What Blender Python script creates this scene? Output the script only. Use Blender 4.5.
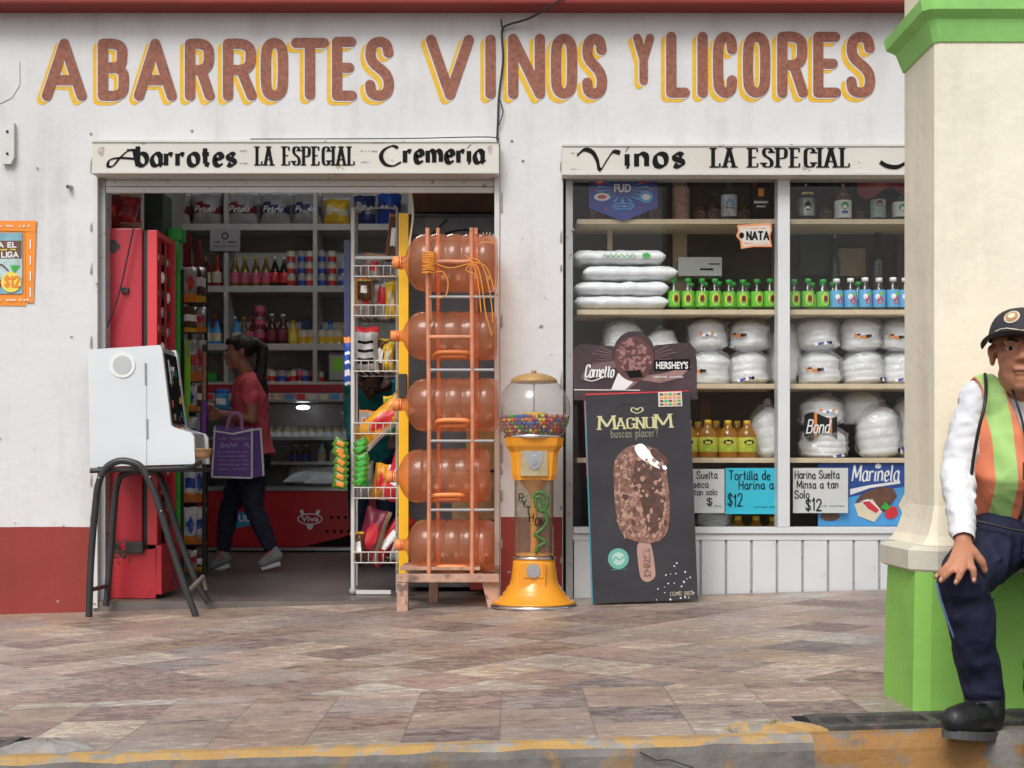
import bpy, bmesh, math, random
from mathutils import Vector, Matrix, Euler, noise as mnoise
random.seed(7)
for o in list(bpy.data.objects): bpy.data.objects.remove(o)
scene = bpy.context.scene
col = scene.collection
rad = math.radians
# ------------------------------------------------------------------ camera
FPX, CXP, HYP, CAMZ, CAMD = 1400.0, 512.0, 467.0, 0.665, 7.0
cam = bpy.data.cameras.new('camera'); camo = bpy.data.objects.new('camera', cam); col.objects.link(camo)
camo.location = (0, -CAMD, CAMZ); camo.rotation_euler = (rad(90), 0, 0)
cam.sensor_width = 36; cam.lens = FPX / 1024 * 36; cam.shift_y = (HYP - 384) / 1024
cam.clip_end = 800; scene.camera = camo
# ------------------------------------------------------------------ sky, sun, exposure
SUN_EL, SUN_AZ = rad(48), rad(200)
w = bpy.data.worlds.new("World"); scene.world = w; w.use_nodes = True
wn = w.node_tree.nodes; wl = w.node_tree.links
bg = wn['Background']; sky = wn.new('ShaderNodeTexSky'); sky.sky_type = 'NISHITA'; sky.sun_disc = False
sky.sun_elevation = SUN_EL; sky.sun_rotation = SUN_AZ; sky.dust_density = 4; sky.air_density = 1.2
hs = wn.new('ShaderNodeHueSaturation'); hs.inputs['Saturation'].default_value = 0.22
wl.new(sky.outputs[0], hs.inputs['Color']); wl.new(hs.outputs[0], bg.inputs[0]); bg.inputs[1].default_value = 0.12
sun = bpy.data.lights.new('sun', 'SUN'); suno = bpy.data.objects.new('sun', sun); col.objects.link(suno)
sun.energy = 1.3; sun.angle = rad(25); sun.color = (1, .97, .92)
sd = Vector((math.sin(SUN_AZ) * math.cos(SUN_EL), math.cos(SUN_AZ) * math.cos(SUN_EL), math.sin(SUN_EL)))
suno.rotation_euler = sd.to_track_quat('Z', 'Y').to_euler()
scene.view_settings.view_transform = 'Standard'; scene.view_settings.look = 'None'
scene.view_settings.gamma = 1; scene.view_settings.exposure = 0.26
scene.render.engine = 'CYCLES'
try:
    scene.cycles.transparent_max_bounces = 24; scene.cycles.max_bounces = 8
except Exception: pass
# ------------------------------------------------------------------ helpers
def PX(px, d): return (px - CXP) * d / FPX
def PZ(py, d): return CAMZ + (HYP - py) * d / FPX
def P(px, py, d): return Vector((PX(px, d), d - CAMD, PZ(py, d)))
def gz(x): return 0.028 * x
W = {}
class MB:
    def __init__(s): s.v = []; s.f = []; s.m = []; s.s = []
    def add(s, vs, fs, m=0, sm=False, mx=None):
        b = len(s.v)
        s.v += [(mx @ Vector(p)) if mx is not None else Vector(p) for p in vs]
        for i, f in enumerate(fs):
            s.f.append([b + k for k in f]); s.m.append(m[i] if isinstance(m, list) else m); s.s.append(sm)
    def box(s, x0, x1, y0, y1, z0, z1, m=0, bev=0, mx=None):
        x0, x1 = min(x0, x1), max(x0, x1); y0, y1 = min(y0, y1), max(y0, y1); z0, z1 = min(z0, z1), max(z0, z1)
        vs = [(x0,y0,z0),(x1,y0,z0),(x1,y1,z0),(x0,y1,z0),(x0,y0,z1),(x1,y0,z1),(x1,y1,z1),(x0,y1,z1)]
        fs = [(0,3,2,1),(4,5,6,7),(0,1,5,4),(1,2,6,5),(2,3,7,6),(3,0,4,7)]
        if bev:
            bm = bmesh.new(); bv = [bm.verts.new(v) for v in vs]
            for f in fs: bm.faces.new([bv[i] for i in f])
            bmesh.ops.bevel(bm, geom=bm.edges[:], offset=bev, segments=2, affect='EDGES', profile=.6)
            bm.verts.index_update()
            s.add([v.co.copy() for v in bm.verts], [[v.index for v in f.verts] for f in bm.faces], m, False, mx); bm.free()
        else: s.add(vs, fs, m, False, mx)
    def tube(s, pts, r, seg=8, m=0, closed=False, caps=True, flat=1.0, mx=None, sm=True):
        pts = [Vector(p) for p in pts]; n = len(pts)
        rs = r if isinstance(r, (list, tuple)) else [r] * n
        vs = []; up = None
        for i, p in enumerate(pts):
            a = pts[i-1] if (i > 0 or closed) else p; b = pts[(i+1) % n] if (i < n-1 or closed) else p
            t = (b - a).normalized()
            if up is None:
                up = Vector((0,1,0)) if abs(t.y) < .9 else Vector((1,0,0))
            u = (up - t * up.dot(t)).normalized(); up = u; v = t.cross(u)
            ri = rs[i]; ra, rb = ri if isinstance(ri, tuple) else (ri * flat, ri)
            for k in range(seg):
                an = 2 * math.pi * k / seg
                vs.append(p + u * (ra * math.cos(an)) + v * (rb * math.sin(an)))
        fs = []
        for i in range(n if closed else n - 1):
            j = (i + 1) % n
            for k in range(seg):
                l = (k + 1) % seg
                fs.append((i*seg+k, i*seg+l, j*seg+l, j*seg+k))
        s.add(vs, fs, m, sm, mx)
        if caps and not closed:
            s.add(vs[:seg], [tuple(range(seg-1, -1, -1))], m, False, mx); s.add(vs[(n-1)*seg:n*seg], [tuple(range(seg))], m, False, mx)
    def lathe(s, prof, seg=20, m=0, c=(0,0,0), mx=None, sm=True, sx=1, sy=1):
        vs = []; fs = []; ms = []
        n = len(prof)
        for (r, z) in prof:
            for k in range(seg):
                a = 2 * math.pi * k / seg
                vs.append((c[0] + max(r,1e-4)*sx*math.cos(a), c[1] + max(r,1e-4)*sy*math.sin(a), c[2] + z))
        for i in range(n-1):
            for k in range(seg):
                l = (k+1) % seg
                fs.append((i*seg+k, i*seg+l, (i+1)*seg+l, (i+1)*seg+k)); ms.append(m[i] if isinstance(m, list) else m)
        s.add(vs, fs, ms, sm, mx)
    def prism(s, poly, y0, y1, m=0, mx=None):
        n = len(poly)
        vs = [(x, y0, z) for x, z in poly] + [(x, y1, z) for x, z in poly]
        fs = [tuple(range(n)), tuple(range(2*n-1, n-1, -1))] + [(i, i+n, (i+1) % n + n, (i+1) % n) for i in range(n)]
        s.add(vs, fs, m, False, mx)
    def flat(s, poly, y, m=0, mx=None):
        a = sum(poly[i][0]*poly[(i+1)%len(poly)][1]-poly[(i+1)%len(poly)][0]*poly[i][1] for i in range(len(poly)))
        if a < 0: poly = poly[::-1]
        s.add([(x, y, z) for x, z in poly], [tuple(range(len(poly)))], m, False, mx)
    def disc(s, cx, cz, rx, rz, y, m=0, n=20, mx=None):
        s.flat([(cx + rx*math.cos(2*math.pi*k/n), cz + rz*math.sin(2*math.pi*k/n)) for k in range(n)], y, m, mx)
    def ell(s, c, r, seg=14, m=0, mx=None, rot=None):
        if not isinstance(r, (tuple, list)): r = (r, r, r)
        vs = []; fs = []; h = seg // 2 + 1; R = rot.to_matrix() if rot else Matrix.Identity(3); c = Vector(c)
        for i in range(h + 1):
            ph = math.pi * i / h
            for k in range(seg):
                a = 2*math.pi*k/seg
                vs.append(c + R @ Vector((r[0]*max(math.sin(ph),1e-3)*math.cos(a), r[1]*max(math.sin(ph),1e-3)*math.sin(a), -r[2]*math.cos(ph))))
        for i in range(h):
            for k in range(seg):
                l = (k+1) % seg; fs.append((i*seg+k, i*seg+l, (i+1)*seg+l, (i+1)*seg+k))
        fs.append(tuple(range(seg-1,-1,-1))); fs.append(tuple(range(h*seg,(h+1)*seg)))
        s.add(vs, fs, m, True, mx)
    def cap(s, p, r, m=0): s.ell(p, r, 10, m)
    def limb(s, pts, rs, seg=14, m=0):
        s.tube(pts, rs, seg, m)
        for p, r in zip(pts, rs):
            rr = min(r) if isinstance(r, tuple) else r
            s.ell(p, rr * .99, 10, m)
    def bag(s, w, h, t, fn=None, nu=12, nv=16, c=(0,0,0), mx=None, seed=0, crimp=.06):
        # pillow bag: x = width, z = height (base at z = 0), y = thickness; fn(u, v) gives the material slot
        for side in (-1, 1):
            vs = []; fs = []; ms = []
            for j in range(nv+1):
                v = j / nv
                for i in range(nu+1):
                    u = i / nu * 2 - 1
                    vv = min(1, min(v, 1-v) / .28)
                    th = t/2 * (max(0, 1-abs(u)**2.6)) ** .6 * (vv ** .6)
                    nn = mnoise.noise(Vector((u*2.3+seed*7.1, v*4.2, seed+side*3.3)))
                    ww = w/2 * (1 - .09*vv + .03*nn)
                    th *= 1 + .45*nn
                    vs.append((c[0] + u*ww, c[1] + side*(th+.0006), c[2] + v*h + .012*h*math.sin(u*5+seed)))
            for j in range(nv):
                for i in range(nu):
                    a = j*(nu+1)+i; q = (a, a+1, a+nu+2, a+nu+1)
                    fs.append(q if side < 0 else q[::-1])
                    ms.append(fn((i+.5)/nu, (j+.5)/nv) if fn else 0)
            s.add(vs, fs, ms, True, mx)
    def build(s, name, mats, parent=None, world=False, loc=None):
        me = bpy.data.meshes.new(name)
        off = Vector((0,0,0))
        if world: off = W.get(parent, Vector((0,0,0))) if parent is not None else Vector(loc or (0,0,0))
        me.from_pydata([tuple(v - off) for v in s.v], [], s.f)
        for m in (mats if isinstance(mats, (list, tuple)) else [mats]): me.materials.append(m)
        me.polygons.foreach_set('material_index', s.m); me.polygons.foreach_set('use_smooth', s.s)
        me.validate(); me.update()
        o = bpy.data.objects.new(name, me); col.objects.link(o)
        if parent is not None: o.parent = parent; W[o] = W[parent]
        elif loc is not None: o.location = loc; W[o] = Vector(loc)
        else: W[o] = Vector((0,0,0))
        return o
def tag(o, label=None, cat=None, group=None, kind=None):
    if label: o['label'] = label
    if cat: o['category'] = cat
    if group: o['group'] = group
    if kind: o['kind'] = kind
    return o
def thing(name, label, cat, loc=(0,0,0), group=None, rot=(0,0,0)):
    o = bpy.data.objects.new(name, None); col.objects.link(o); o.location = loc; o.rotation_euler = rot
    o.empty_display_size = .1; W[o] = Vector(loc)
    return tag(o, label, cat, group)
def kids(o): return [c for c in bpy.data.objects if c.parent == o]
KC = {}
def dup(root, loc, label=None, rot=None, group=None, scale=None):
    r = root.copy(); col.objects.link(r); r.location = loc
    if rot is not None: r.rotation_euler = rot
    if label: r['label'] = label
    if group: r['group'] = group
    if scale: r.scale = scale
    if root not in KC: KC[root] = [(c, kids(c)) for c in kids(root)]
    for ch, gs in KC[root]:
        c = ch.copy(); col.objects.link(c); c.parent = r
        for g in gs:
            d = g.copy(); col.objects.link(d); d.parent = c
    return r
ORD = ['first','second','third','fourth','fifth','sixth','seventh','eighth','ninth','tenth','eleventh','twelfth','thirteenth','fourteenth','fifteenth','sixteenth']
# ------------------------------------------------------------------ materials
def mat(name, c, rough=.55, var=.12, scale=8, bump=0, bscale=60, metal=0, spec=.5, dirt=None, dirtamt=.0, dscale=3, coat=0, emit=None, emits=0):
    m = bpy.data.materials.new(name); m.use_nodes = True; n = m.node_tree.nodes; l = m.node_tree.links
    b = n['Principled BSDF']; b.inputs['Roughness'].default_value = rough; b.inputs['Metallic'].default_value = metal
    b.inputs['Specular IOR Level'].default_value = spec; b.inputs['Coat Weight'].default_value = coat
    tc = n.new('ShaderNodeTexCoord'); nz = n.new('ShaderNodeTexNoise'); nz.inputs['Scale'].default_value = scale; nz.inputs['Detail'].default_value = 5
    l.new(tc.outputs['Object'], nz.inputs['Vector'])
    mr = n.new('ShaderNodeMapRange'); mr.inputs[1].default_value = .3; mr.inputs[2].default_value = .7
    mr.inputs[3].default_value = 1 - var; mr.inputs[4].default_value = 1 + var * .6
    l.new(nz.outputs[0], mr.inputs[0])
    mx = n.new('ShaderNodeVectorMath'); mx.operation = 'SCALE'; mx.inputs[0].default_value = c[:3]
    l.new(mr.outputs[0], mx.inputs['Scale']); out = mx.outputs[0]
    if dirt:
        d = n.new('ShaderNodeTexNoise'); d.inputs['Scale'].default_value = dscale; d.inputs['Detail'].default_value = 9; d.inputs['Roughness'].default_value = .68
        l.new(tc.outputs['Object'], d.inputs['Vector'])
        dr = n.new('ShaderNodeMapRange'); dr.inputs[1].default_value = .62 - dirtamt*.4; dr.inputs[2].default_value = .675 - dirtamt*.4
        l.new(d.outputs[0], dr.inputs[0])
        mm = n.new('ShaderNodeMix'); mm.data_type = 'RGBA'; mm.inputs[7].default_value = (*dirt, 1)
        l.new(dr.outputs[0], mm.inputs[0]); l.new(out, mm.inputs[6]); out = mm.outputs[2]
    l.new(out, b.inputs['Base Color'])
    if bump:
        bn = n.new('ShaderNodeTexNoise'); bn.inputs['Scale'].default_value = bscale; bn.inputs['Detail'].default_value = 6
        l.new(tc.outputs['Object'], bn.inputs['Vector'])
        bp = n.new('ShaderNodeBump'); bp.inputs['Strength'].default_value = bump; bp.inputs['Distance'].default_value = .01
        l.new(bn.outputs[0], bp.inputs['Height']); l.new(bp.outputs[0], b.inputs['Normal'])
    if emit:
        b.inputs['Emission Color'].default_value = (*emit, 1); b.inputs['Emission Strength'].default_value = emits
    m.diffuse_color = (*c[:3], 1)
    return m
def clear(name, tint=(1,1,1), gloss=1.0, rough=.02, body=0, bodyc=(1,1,1), ior=1.5, nsc=7, bmp=0):
    m = bpy.data.materials.new(name); m.use_nodes = True; n = m.node_tree.nodes; l = m.node_tree.links
    n.clear(); o = n.new('ShaderNodeOutputMaterial'); t = n.new('ShaderNodeBsdfTransparent'); t.inputs[0].default_value = (*tint, 1)
    g = n.new('ShaderNodeBsdfGlossy'); g.inputs['Roughness'].default_value = rough
    fr = n.new('ShaderNodeLayerWeight'); fr.inputs[0].default_value = .5
    pw = n.new('ShaderNodeMath'); pw.operation = 'POWER'; pw.inputs[1].default_value = 3.5; l.new(fr.outputs['Facing'], pw.inputs[0])
    pa = n.new('ShaderNodeMath'); pa.operation = 'MULTIPLY_ADD'; pa.inputs[1].default_value = .7; pa.inputs[2].default_value = .045; l.new(pw.outputs[0], pa.inputs[0])
    mu = n.new('ShaderNodeMath'); mu.operation = 'MULTIPLY'; mu.inputs[1].default_value = gloss; l.new(pa.outputs[0], mu.inputs[0])
    src = t.outputs[0]
    if body:
        df = n.new('ShaderNodeBsdfDiffuse'); df.inputs[0].default_value = (*bodyc, 1)
        tl = n.new('ShaderNodeBsdfTranslucent'); tl.inputs[0].default_value = (*bodyc, 1)
        ad = n.new('ShaderNodeMixShader'); ad.inputs[0].default_value = .4; l.new(df.outputs[0], ad.inputs[1]); l.new(tl.outputs[0], ad.inputs[2])
        m1 = n.new('ShaderNodeMixShader')
        tc = n.new('ShaderNodeTexCoord'); nz = n.new('ShaderNodeTexNoise'); nz.inputs['Scale'].default_value = nsc; nz.inputs['Detail'].default_value = 6
        l.new(tc.outputs['Object'], nz.inputs['Vector'])
        mr = n.new('ShaderNodeMapRange'); mr.inputs[1].default_value=.3; mr.inputs[2].default_value=.7; mr.inputs[3].default_value = body*.7; mr.inputs[4].default_value = min(1, body*1.3)
        l.new(nz.outputs[0], mr.inputs[0]); l.new(mr.outputs[0], m1.inputs[0])
        l.new(t.outputs[0], m1.inputs[1]); l.new(ad.outputs[0], m1.inputs[2]); src = m1.outputs[0]
    if bmp:
        bn = n.new('ShaderNodeTexNoise'); bn.inputs['Scale'].default_value = nsc*1.6; bn.inputs['Detail'].default_value = 3; bn.inputs['Distortion'].default_value = 1.5; l.new(tc.outputs['Object'], bn.inputs['Vector'])
        bb = n.new('ShaderNodeBump'); bb.inputs['Strength'].default_value = bmp; bb.inputs['Distance'].default_value = .02; l.new(bn.outputs[0], bb.inputs['Height']); l.new(bb.outputs[0], g.inputs['Normal'])
    ms = n.new('ShaderNodeMixShader'); l.new(mu.outputs[0], ms.inputs[0]); l.new(src, ms.inputs[1]); l.new(g.outputs[0], ms.inputs[2])
    l.new(ms.outputs[0], o.inputs[0]); return m
def lin(r, g, b):
    f = lambda c: (c/255/12.92) if c/255 <= .04045 else ((c/255+.055)/1.055)**2.4
    return (f(r), f(g), f(b))
M = {}
def mk(k, *a, **kw): M[k] = mat(k, *a, **kw); return M[k]
mk('white_paint', (.74,.735,.72), .5, .05, 3, .06, 40, dirt=(.45,.43,.4), dirtamt=-.05, dscale=9)
mk('frame_white', (.62,.62,.60), .45, .08, 5, dirt=(.28,.22,.18), dirtamt=.0, dscale=22)
mk('frame_grey', (.36,.37,.38), .5, .1, 5, dirt=(.16,.12,.1), dirtamt=.05, dscale=20)
mk('panel_white', (.66,.68,.70), .4, .06, 4, dirt=(.4,.38,.35), dirtamt=-.05, dscale=15)
mk('sign_cream', (.62,.6,.55), .5, .08, 3, dirt=(.34,.27,.2), dirtamt=-.02, dscale=7)
mk('black', (.018,.018,.02), .45, .2)
mk('dark', (.03,.03,.032), .6, .2)
mk('ink', (.012,.012,.014), .7, .1, spec=.08)
mk('lwhite', (.78,.78,.78), .5, .05)
mk('letter_brown', lin(146,92,74), .7, .34, 55, .2, 90)
mk('letter_yellow', lin(226,178,32), .6, .12, 30)
mk('letter_dark_yellow', lin(205,150,30), .6, .2, 30)
mk('red_beam', lin(132,40,32), .55, .12, 4, .1, 30)
mk('red', (.48,.025,.035), .35, .08)
mk('redb', (.62,.03,.04), .35, .08)
mk('dred', (.2,.015,.02), .5, .2)
mk('green', (.035,.42,.05), .4, .1)
mk('lime', (.25,.62,.04), .4, .15)
mk('blue', (.02,.08,.42), .4, .12)
mk('lblue', (.07,.33,.68), .4, .12)
mk('cyan', (.02,.42,.56), .6, .06)
mk('yellow', (.78,.48,.03), .4, .1)
mk('lemon', (.8,.68,.1), .45, .1)
mk('orange', (.8,.25,.03), .4, .12)
mk('purple', (.13,.04,.26), .6, .1)
mk('pink', (.65,.12,.2), .5, .1)
mk('brown', (.14,.06,.035), .5, .25, 20)
mk('wood', (.55,.42,.27), .6, .15, 6)
mk('cardboard', (.38,.28,.17), .8, .15)
mk('foam', (.9,.91,.92), .5, .05, 20)
mk('silver', (.55,.56,.58), .28, .1, metal=.85)
mk('chrome', (.7,.7,.7), .15, .05, metal=1)
mk('cream', (.7,.62,.45), .6, .1)
mk('skin', lin(188,128,98), .55, .14, 14, .12, 120)
mk('skin2', lin(172,118,92), .5, .1, 14)
mk('hair', (.012,.009,.008), .55, .4, 60, .9, 55)
M['glass'] = clear('glass', (.985,.99,.99), .42, .01)
M['film'] = clear('film', (.96,.965,.97), 2.4, .16, .2, (.85,.86,.88), nsc=16, bmp=.9)
M['plastic_clear'] = clear('plastic_clear', (.9,.93,.9), 1.2, .05)
M['jug'] = clear('jug', (1,.74,.58), .8, .14, .26, (.9,.4,.22))
M['globe'] = clear('globe', (.95,.95,.94), 1.0, .1, .16, (.62,.61,.57))
M['oil'] = clear('oil', (.95,.6,.1), 1.2, .06, .45, (.75,.38,.03))
M['sauce'] = mat('sauce', (.08,.03,.01), .15, .1)
# ------------------------------------------------------------------ lettering: pen strokes
def crom(p, n=5, closed=False):
    if len(p) < 3: return p
    o = []; N = len(p)
    for i in range(N if closed else N-1):
        a = p[i-1] if (i > 0 or closed) else p[0]; b = p[i]; c = p[(i+1) % N]; d = p[(i+2) % N] if (closed or i+2 < N) else p[-1]
        for k in range(n):
            t = k/n
            o.append(tuple(.5*((2*b[q]) + (-a[q]+c[q])*t + (2*a[q]-5*b[q]+4*c[q]-d[q])*t*t + (-a[q]+3*b[q]-3*c[q]+d[q])*t**3) for q in range(len(b))))
    o.append(p[0] if closed else p[-1]); return o
L_, S_ = 'l', 's'
GL = {
'A': (.6, [(L_,[(0,0),(.3,1)]),(L_,[(.3,1),(.6,0)]),(L_,[(.11,.3),(.49,.3)])]),
'B': (.5, [(L_,[(0,0),(0,1)]),(S_,[(0,1),(.26,1),(.44,.93),(.46,.76),(.42,.6),(.26,.54),(0,.54)]),(S_,[(0,.54),(.3,.54),(.48,.44),(.5,.26),(.47,.08),(.3,0),(0,0)])]),
'C': (.48, [(S_,[(.48,.78),(.44,.94),(.25,1),(.06,.93),(0,.75),(0,.25),(.06,.07),(.25,0),(.44,.06),(.48,.22)])]),
'D': (.5, [(L_,[(0,0),(0,1)]),(S_,[(0,1),(.25,1),(.45,.9),(.5,.68),(.5,.32),(.45,.1),(.25,0),(0,0)])]),
'E': (.44, [(L_,[(0,0),(0,1)]),(L_,[(0,1),(.42,1)]),(L_,[(0,.52),(.36,.52)]),(L_,[(0,0),(.44,0)])]),
'F': (.44, [(L_,[(0,0),(0,1)]),(L_,[(0,1),(.44,1)]),(L_,[(0,.52),(.36,.52)])]),
'G': (.52, [(S_,[(.5,.8),(.44,.95),(.25,1),(.06,.93),(0,.75),(0,.25),(.06,.07),(.27,0),(.5,.1)]),(L_,[(.5,.08),(.5,.42)]),(L_,[(.52,.42),(.3,.42)])]),
'H': (.5, [(L_,[(0,0),(0,1)]),(L_,[(.5,0),(.5,1)]),(L_,[(0,.52),(.5,.52)])]),
'I': (.0, [(L_,[(0,0),(0,1)])]),
'L': (.42, [(L_,[(0,1),(0,0)]),(L_,[(0,0),(.42,0)])]),
'M': (.7, [(L_,[(0,0),(.04,1)]),(L_,[(.04,1),(.35,.2)]),(L_,[(.35,.2),(.66,1)]),(L_,[(.66,1),(.7,0)])]),
'N': (.52, [(L_,[(0,0),(0,1)]),(L_,[(0,1),(.52,0)]),(L_,[(.52,0),(.52,1)])]),
'O': (.5, [('c',[(.25,1),(.07,.94),(0,.76),(0,.24),(.07,.06),(.25,0),(.43,.06),(.5,.24),(.5,.76),(.43,.94)])]),
'P': (.48, [(L_,[(0,0),(0,1)]),(S_,[(0,1),(.28,1),(.46,.92),(.48,.73),(.44,.55),(.28,.47),(0,.47)])]),
'R': (.5, [(L_,[(0,0),(0,1)]),(S_,[(0,1),(.28,1),(.45,.92),(.48,.75),(.44,.58),(.28,.5),(0,.5)]),(L_,[(.28,.5),(.5,0)])]),
'S': (.48, [(S_,[(.47,.8),(.41,.95),(.24,1),(.06,.94),(.01,.77),(.09,.61),(.38,.42),(.48,.25),(.43,.06),(.24,0),(.05,.05),(0,.2)])]),
'T': (.56, [(L_,[(.28,0),(.28,1)]),(L_,[(0,1),(.56,1)])]),
'U': (.52, [(S_,[(0,1),(0,.3),(.06,.08),(.26,0),(.46,.08),(.52,.3),(.52,1)])]),
'V': (.56, [(L_,[(0,1),(.28,0)]),(L_,[(.28,0),(.56,1)])]),
'Y': (.5, [(L_,[(0,1),(.25,.5)]),(L_,[(.5,1),(.25,.5)]),(L_,[(.25,.5),(.25,0)])]),
'1': (.22, [(L_,[(0,.78),(.16,1)]),(L_,[(.16,1),(.16,0)])]),
'2': (.46, [(S_,[(0,.78),(.06,.95),(.23,1),(.42,.92),(.44,.7),(.3,.42),(0,0)]),(L_,[(0,0),(.46,0)])]),
'0': (.46, [('c',[(.23,1),(.05,.85),(0,.5),(.05,.15),(.23,0),(.41,.15),(.46,.5),(.41,.85)])]),
'$': (.46, [(S_,[(.44,.76),(.4,.9),(.23,.94),(.06,.88),(.02,.74),(.09,.6),(.36,.42),(.45,.26),(.41,.12),(.23,.06),(.04,.1),(0,.22)]),(L_,[(.23,-.06),(.23,1.06)])]),
'a': (.42, [(S_,[(.4,.46),(.28,.62),(.1,.56),(0,.32),(.06,.06),(.2,0),(.34,.08),(.4,.24)]),(L_,[(.4,.62),(.4,.06)]),(L_,[(.4,.08),(.48,0)])]),
'b': (.42, [(L_,[(0,1),(0,.05)]),(S_,[(0,.44),(.14,.62),(.34,.56),(.42,.32),(.34,.06),(.16,0),(0,.1)])]),
'c': (.36, [(S_,[(.36,.5),(.22,.62),(.06,.54),(0,.3),(.06,.06),(.2,0),(.36,.1)])]),
'd': (.42, [(L_,[(.4,1),(.4,0)]),(S_,[(.4,.46),(.26,.62),(.08,.56),(0,.32),(.06,.06),(.22,0),(.4,.14)])]),
'e': (.38, [(S_,[(.02,.32),(.34,.38),(.3,.56),(.18,.62),(.05,.54),(0,.3),(.06,.06),(.22,0),(.38,.1)])]),
'i': (.06, [(L_,[(0,.6),(0,.04)]),(L_,[(0,.04),(.08,0)]),(L_,[(0,.86),(.02,.84)])]),
'l': (.06, [(L_,[(0,1),(0,.04)]),(L_,[(0,.04),(.08,0)])]),
'm': (.7, [(L_,[(0,.62),(0,0)]),(S_,[(0,.46),(.16,.62),(.3,.54),(.32,.4)]),(L_,[(.33,.46),(.33,0)]),(S_,[(.33,.46),(.5,.62),(.63,.54),(.66,.4)]),(L_,[(.67,.46),(.67,.04)])]),
'n': (.4, [(L_,[(0,.62),(0,0)]),(S_,[(0,.46),(.18,.62),(.34,.54),(.38,.4)]),(L_,[(.38,.46),(.38,.02)])]),
'o': (.42, [('c',[(.21,.62),(.05,.54),(0,.31),(.05,.08),(.21,0),(.37,.08),(.42,.31),(.37,.54)])]),
'p': (.42, [(L_,[(0,.62),(0,-.35)]),(S_,[(0,.44),(.14,.62),(.34,.56),(.42,.32),(.34,.06),(.16,0),(0,.1)])]),
'r': (.3, [(L_,[(0,.62),(0,0)]),(S_,[(0,.44),(.14,.6),(.3,.56)])]),
's': (.34, [(S_,[(.32,.52),(.18,.62),(.03,.54),(.05,.38),(.28,.26),(.32,.1),(.16,0),(0,.08)])]),
't': (.3, [(L_,[(.1,.9),(.1,.1)]),(L_,[(.1,.1),(.28,.02)]),(L_,[(-.04,.6),(.28,.6)])]),
'u': (.4, [(S_,[(0,.62),(0,.18),(.08,.03),(.24,.02),(.38,.18)]),(L_,[(.38,.62),(.38,.02)])]),
' ': (.25, []), "'": (.04, [(L_,[(.02,1),(0,.78)])]), '?': (.36,[(S_,[(0,.8),(.1,.98),(.28,.98),(.36,.8),(.2,.5),(.18,.32)]),(L_,[(.18,.05),(.19,0)])]), ',': (.05,[(L_,[(.03,.05),(0,-.12)])]),
}
PEN = [0]
def ribbon(mb, pts, T, t, ang, y, m, capr, mx=None, caps=True):
    c, s_ = math.cos(ang), math.sin(ang)
    q = [pts[0]]
    for p in pts[1:]:
        if (p[0]-q[-1][0])**2 + (p[1]-q[-1][1])**2 > 1e-9: q.append(p)
    if len(q) < 2: q.append((q[0][0]+1e-4, q[0][1]))
    PEN[0] = (PEN[0] + 1) % 9; yy = y - .00012 * PEN[0]
    Lf, Rt = [], []
    closed = (q[0][0]-q[-1][0])**2 + (q[0][1]-q[-1][1])**2 < 1e-8 and len(q) > 4
    for i, p in enumerate(q):
        a = q[i-1] if i > 0 else (q[-2] if closed else p); b = q[i+1] if i < len(q)-1 else (q[1] if closed else p)
        dx, dz = b[0]-a[0], b[1]-a[1]; d = math.hypot(dx, dz) or 1; nx, nz = -dz/d, dx/d
        h = .5*math.hypot(T*(nx*c+nz*s_), t*(-nx*s_+nz*c))
        Lf.append((p[0]+nx*h, yy, p[1]+nz*h)); Rt.append((p[0]-nx*h, yy, p[1]-nz*h))
    n = len(q); fs = [(i+n, i+1+n, i+1, i) for i in range(n-1)]
    mb.add(Lf+Rt, fs, m, False, mx)
    if capr and caps and not closed:
        for e, (p, p2) in enumerate(((q[0], q[1]), (q[-1], q[-2]))):
            an = math.atan2(p[1]-p2[1], p[0]-p2[0])
            mb.add([(p[0]+T/2*math.cos(an+k*math.pi/8), yy-.00004*(e+1), p[1]+T/2*math.sin(an+k*math.pi/8)) for k in range(-4, 5)], [tuple(range(9))], m, False, mx)
def gl_strokes(ch):
    w_, st = GL.get(ch, GL['o'] if ch.islower() else GL['O'])
    return w_, [crom(p, 5, k == 'c') if k in ('s','c') else p for k, p in st]
def write(mb, text, x0, x1, z0, z1, T, t=None, ang=0, y=0, m=0, gap=.2, slant=0, serif=False, jit=0, mx=None, base=0.0, top=1.0):
    """letters of cap height z1-z0 between x0 and x1; T = pen width in metres, t = thin width"""
    H = z1 - z0; rnd = t is None; t = T if rnd else t
    lay = []; cx = 0
    for ch in text:
        w_, st = gl_strokes(ch); lay.append((cx, st)); cx += w_ + gap
    tot = max(cx - gap, .01); sx = (x1 - x0) / tot
    for cx, st in lay:
        jz = random.uniform(-jit, jit) * H; js = 1 + random.uniform(-jit, jit)
        for p in st:
            q = [(x0 + (cx + a)*sx + slant*H*b, z0 + b*H*js + jz) for a, b in p]
            ribbon(mb, q, T, t, ang, y, m, rnd, mx)
            if serif:
                for e in (0, -1):
                    px, pz = q[e]; o2 = q[1] if e == 0 else q[-2]
                    if abs(o2[0]-px) < abs(o2[1]-pz)*.6:
                        ribbon(mb, [(px-T*.95, pz), (px+T*.95, pz)], t*1.2, t*1.2, 0, y, m, False, mx)
                    elif abs(o2[1]-pz) < abs(o2[0]-px)*.05 and abs(p[e][0]-max(a for a, b in p)) < 1e-6 and p[e][1] in (0, 1):
                        s = 1 if p[e][1] == 0 else -1
                        ribbon(mb, [(px, pz - .0*H), (px, pz + s*.2*H)], t*1.6, t*1.6, 0, y, m, False, mx)
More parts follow.
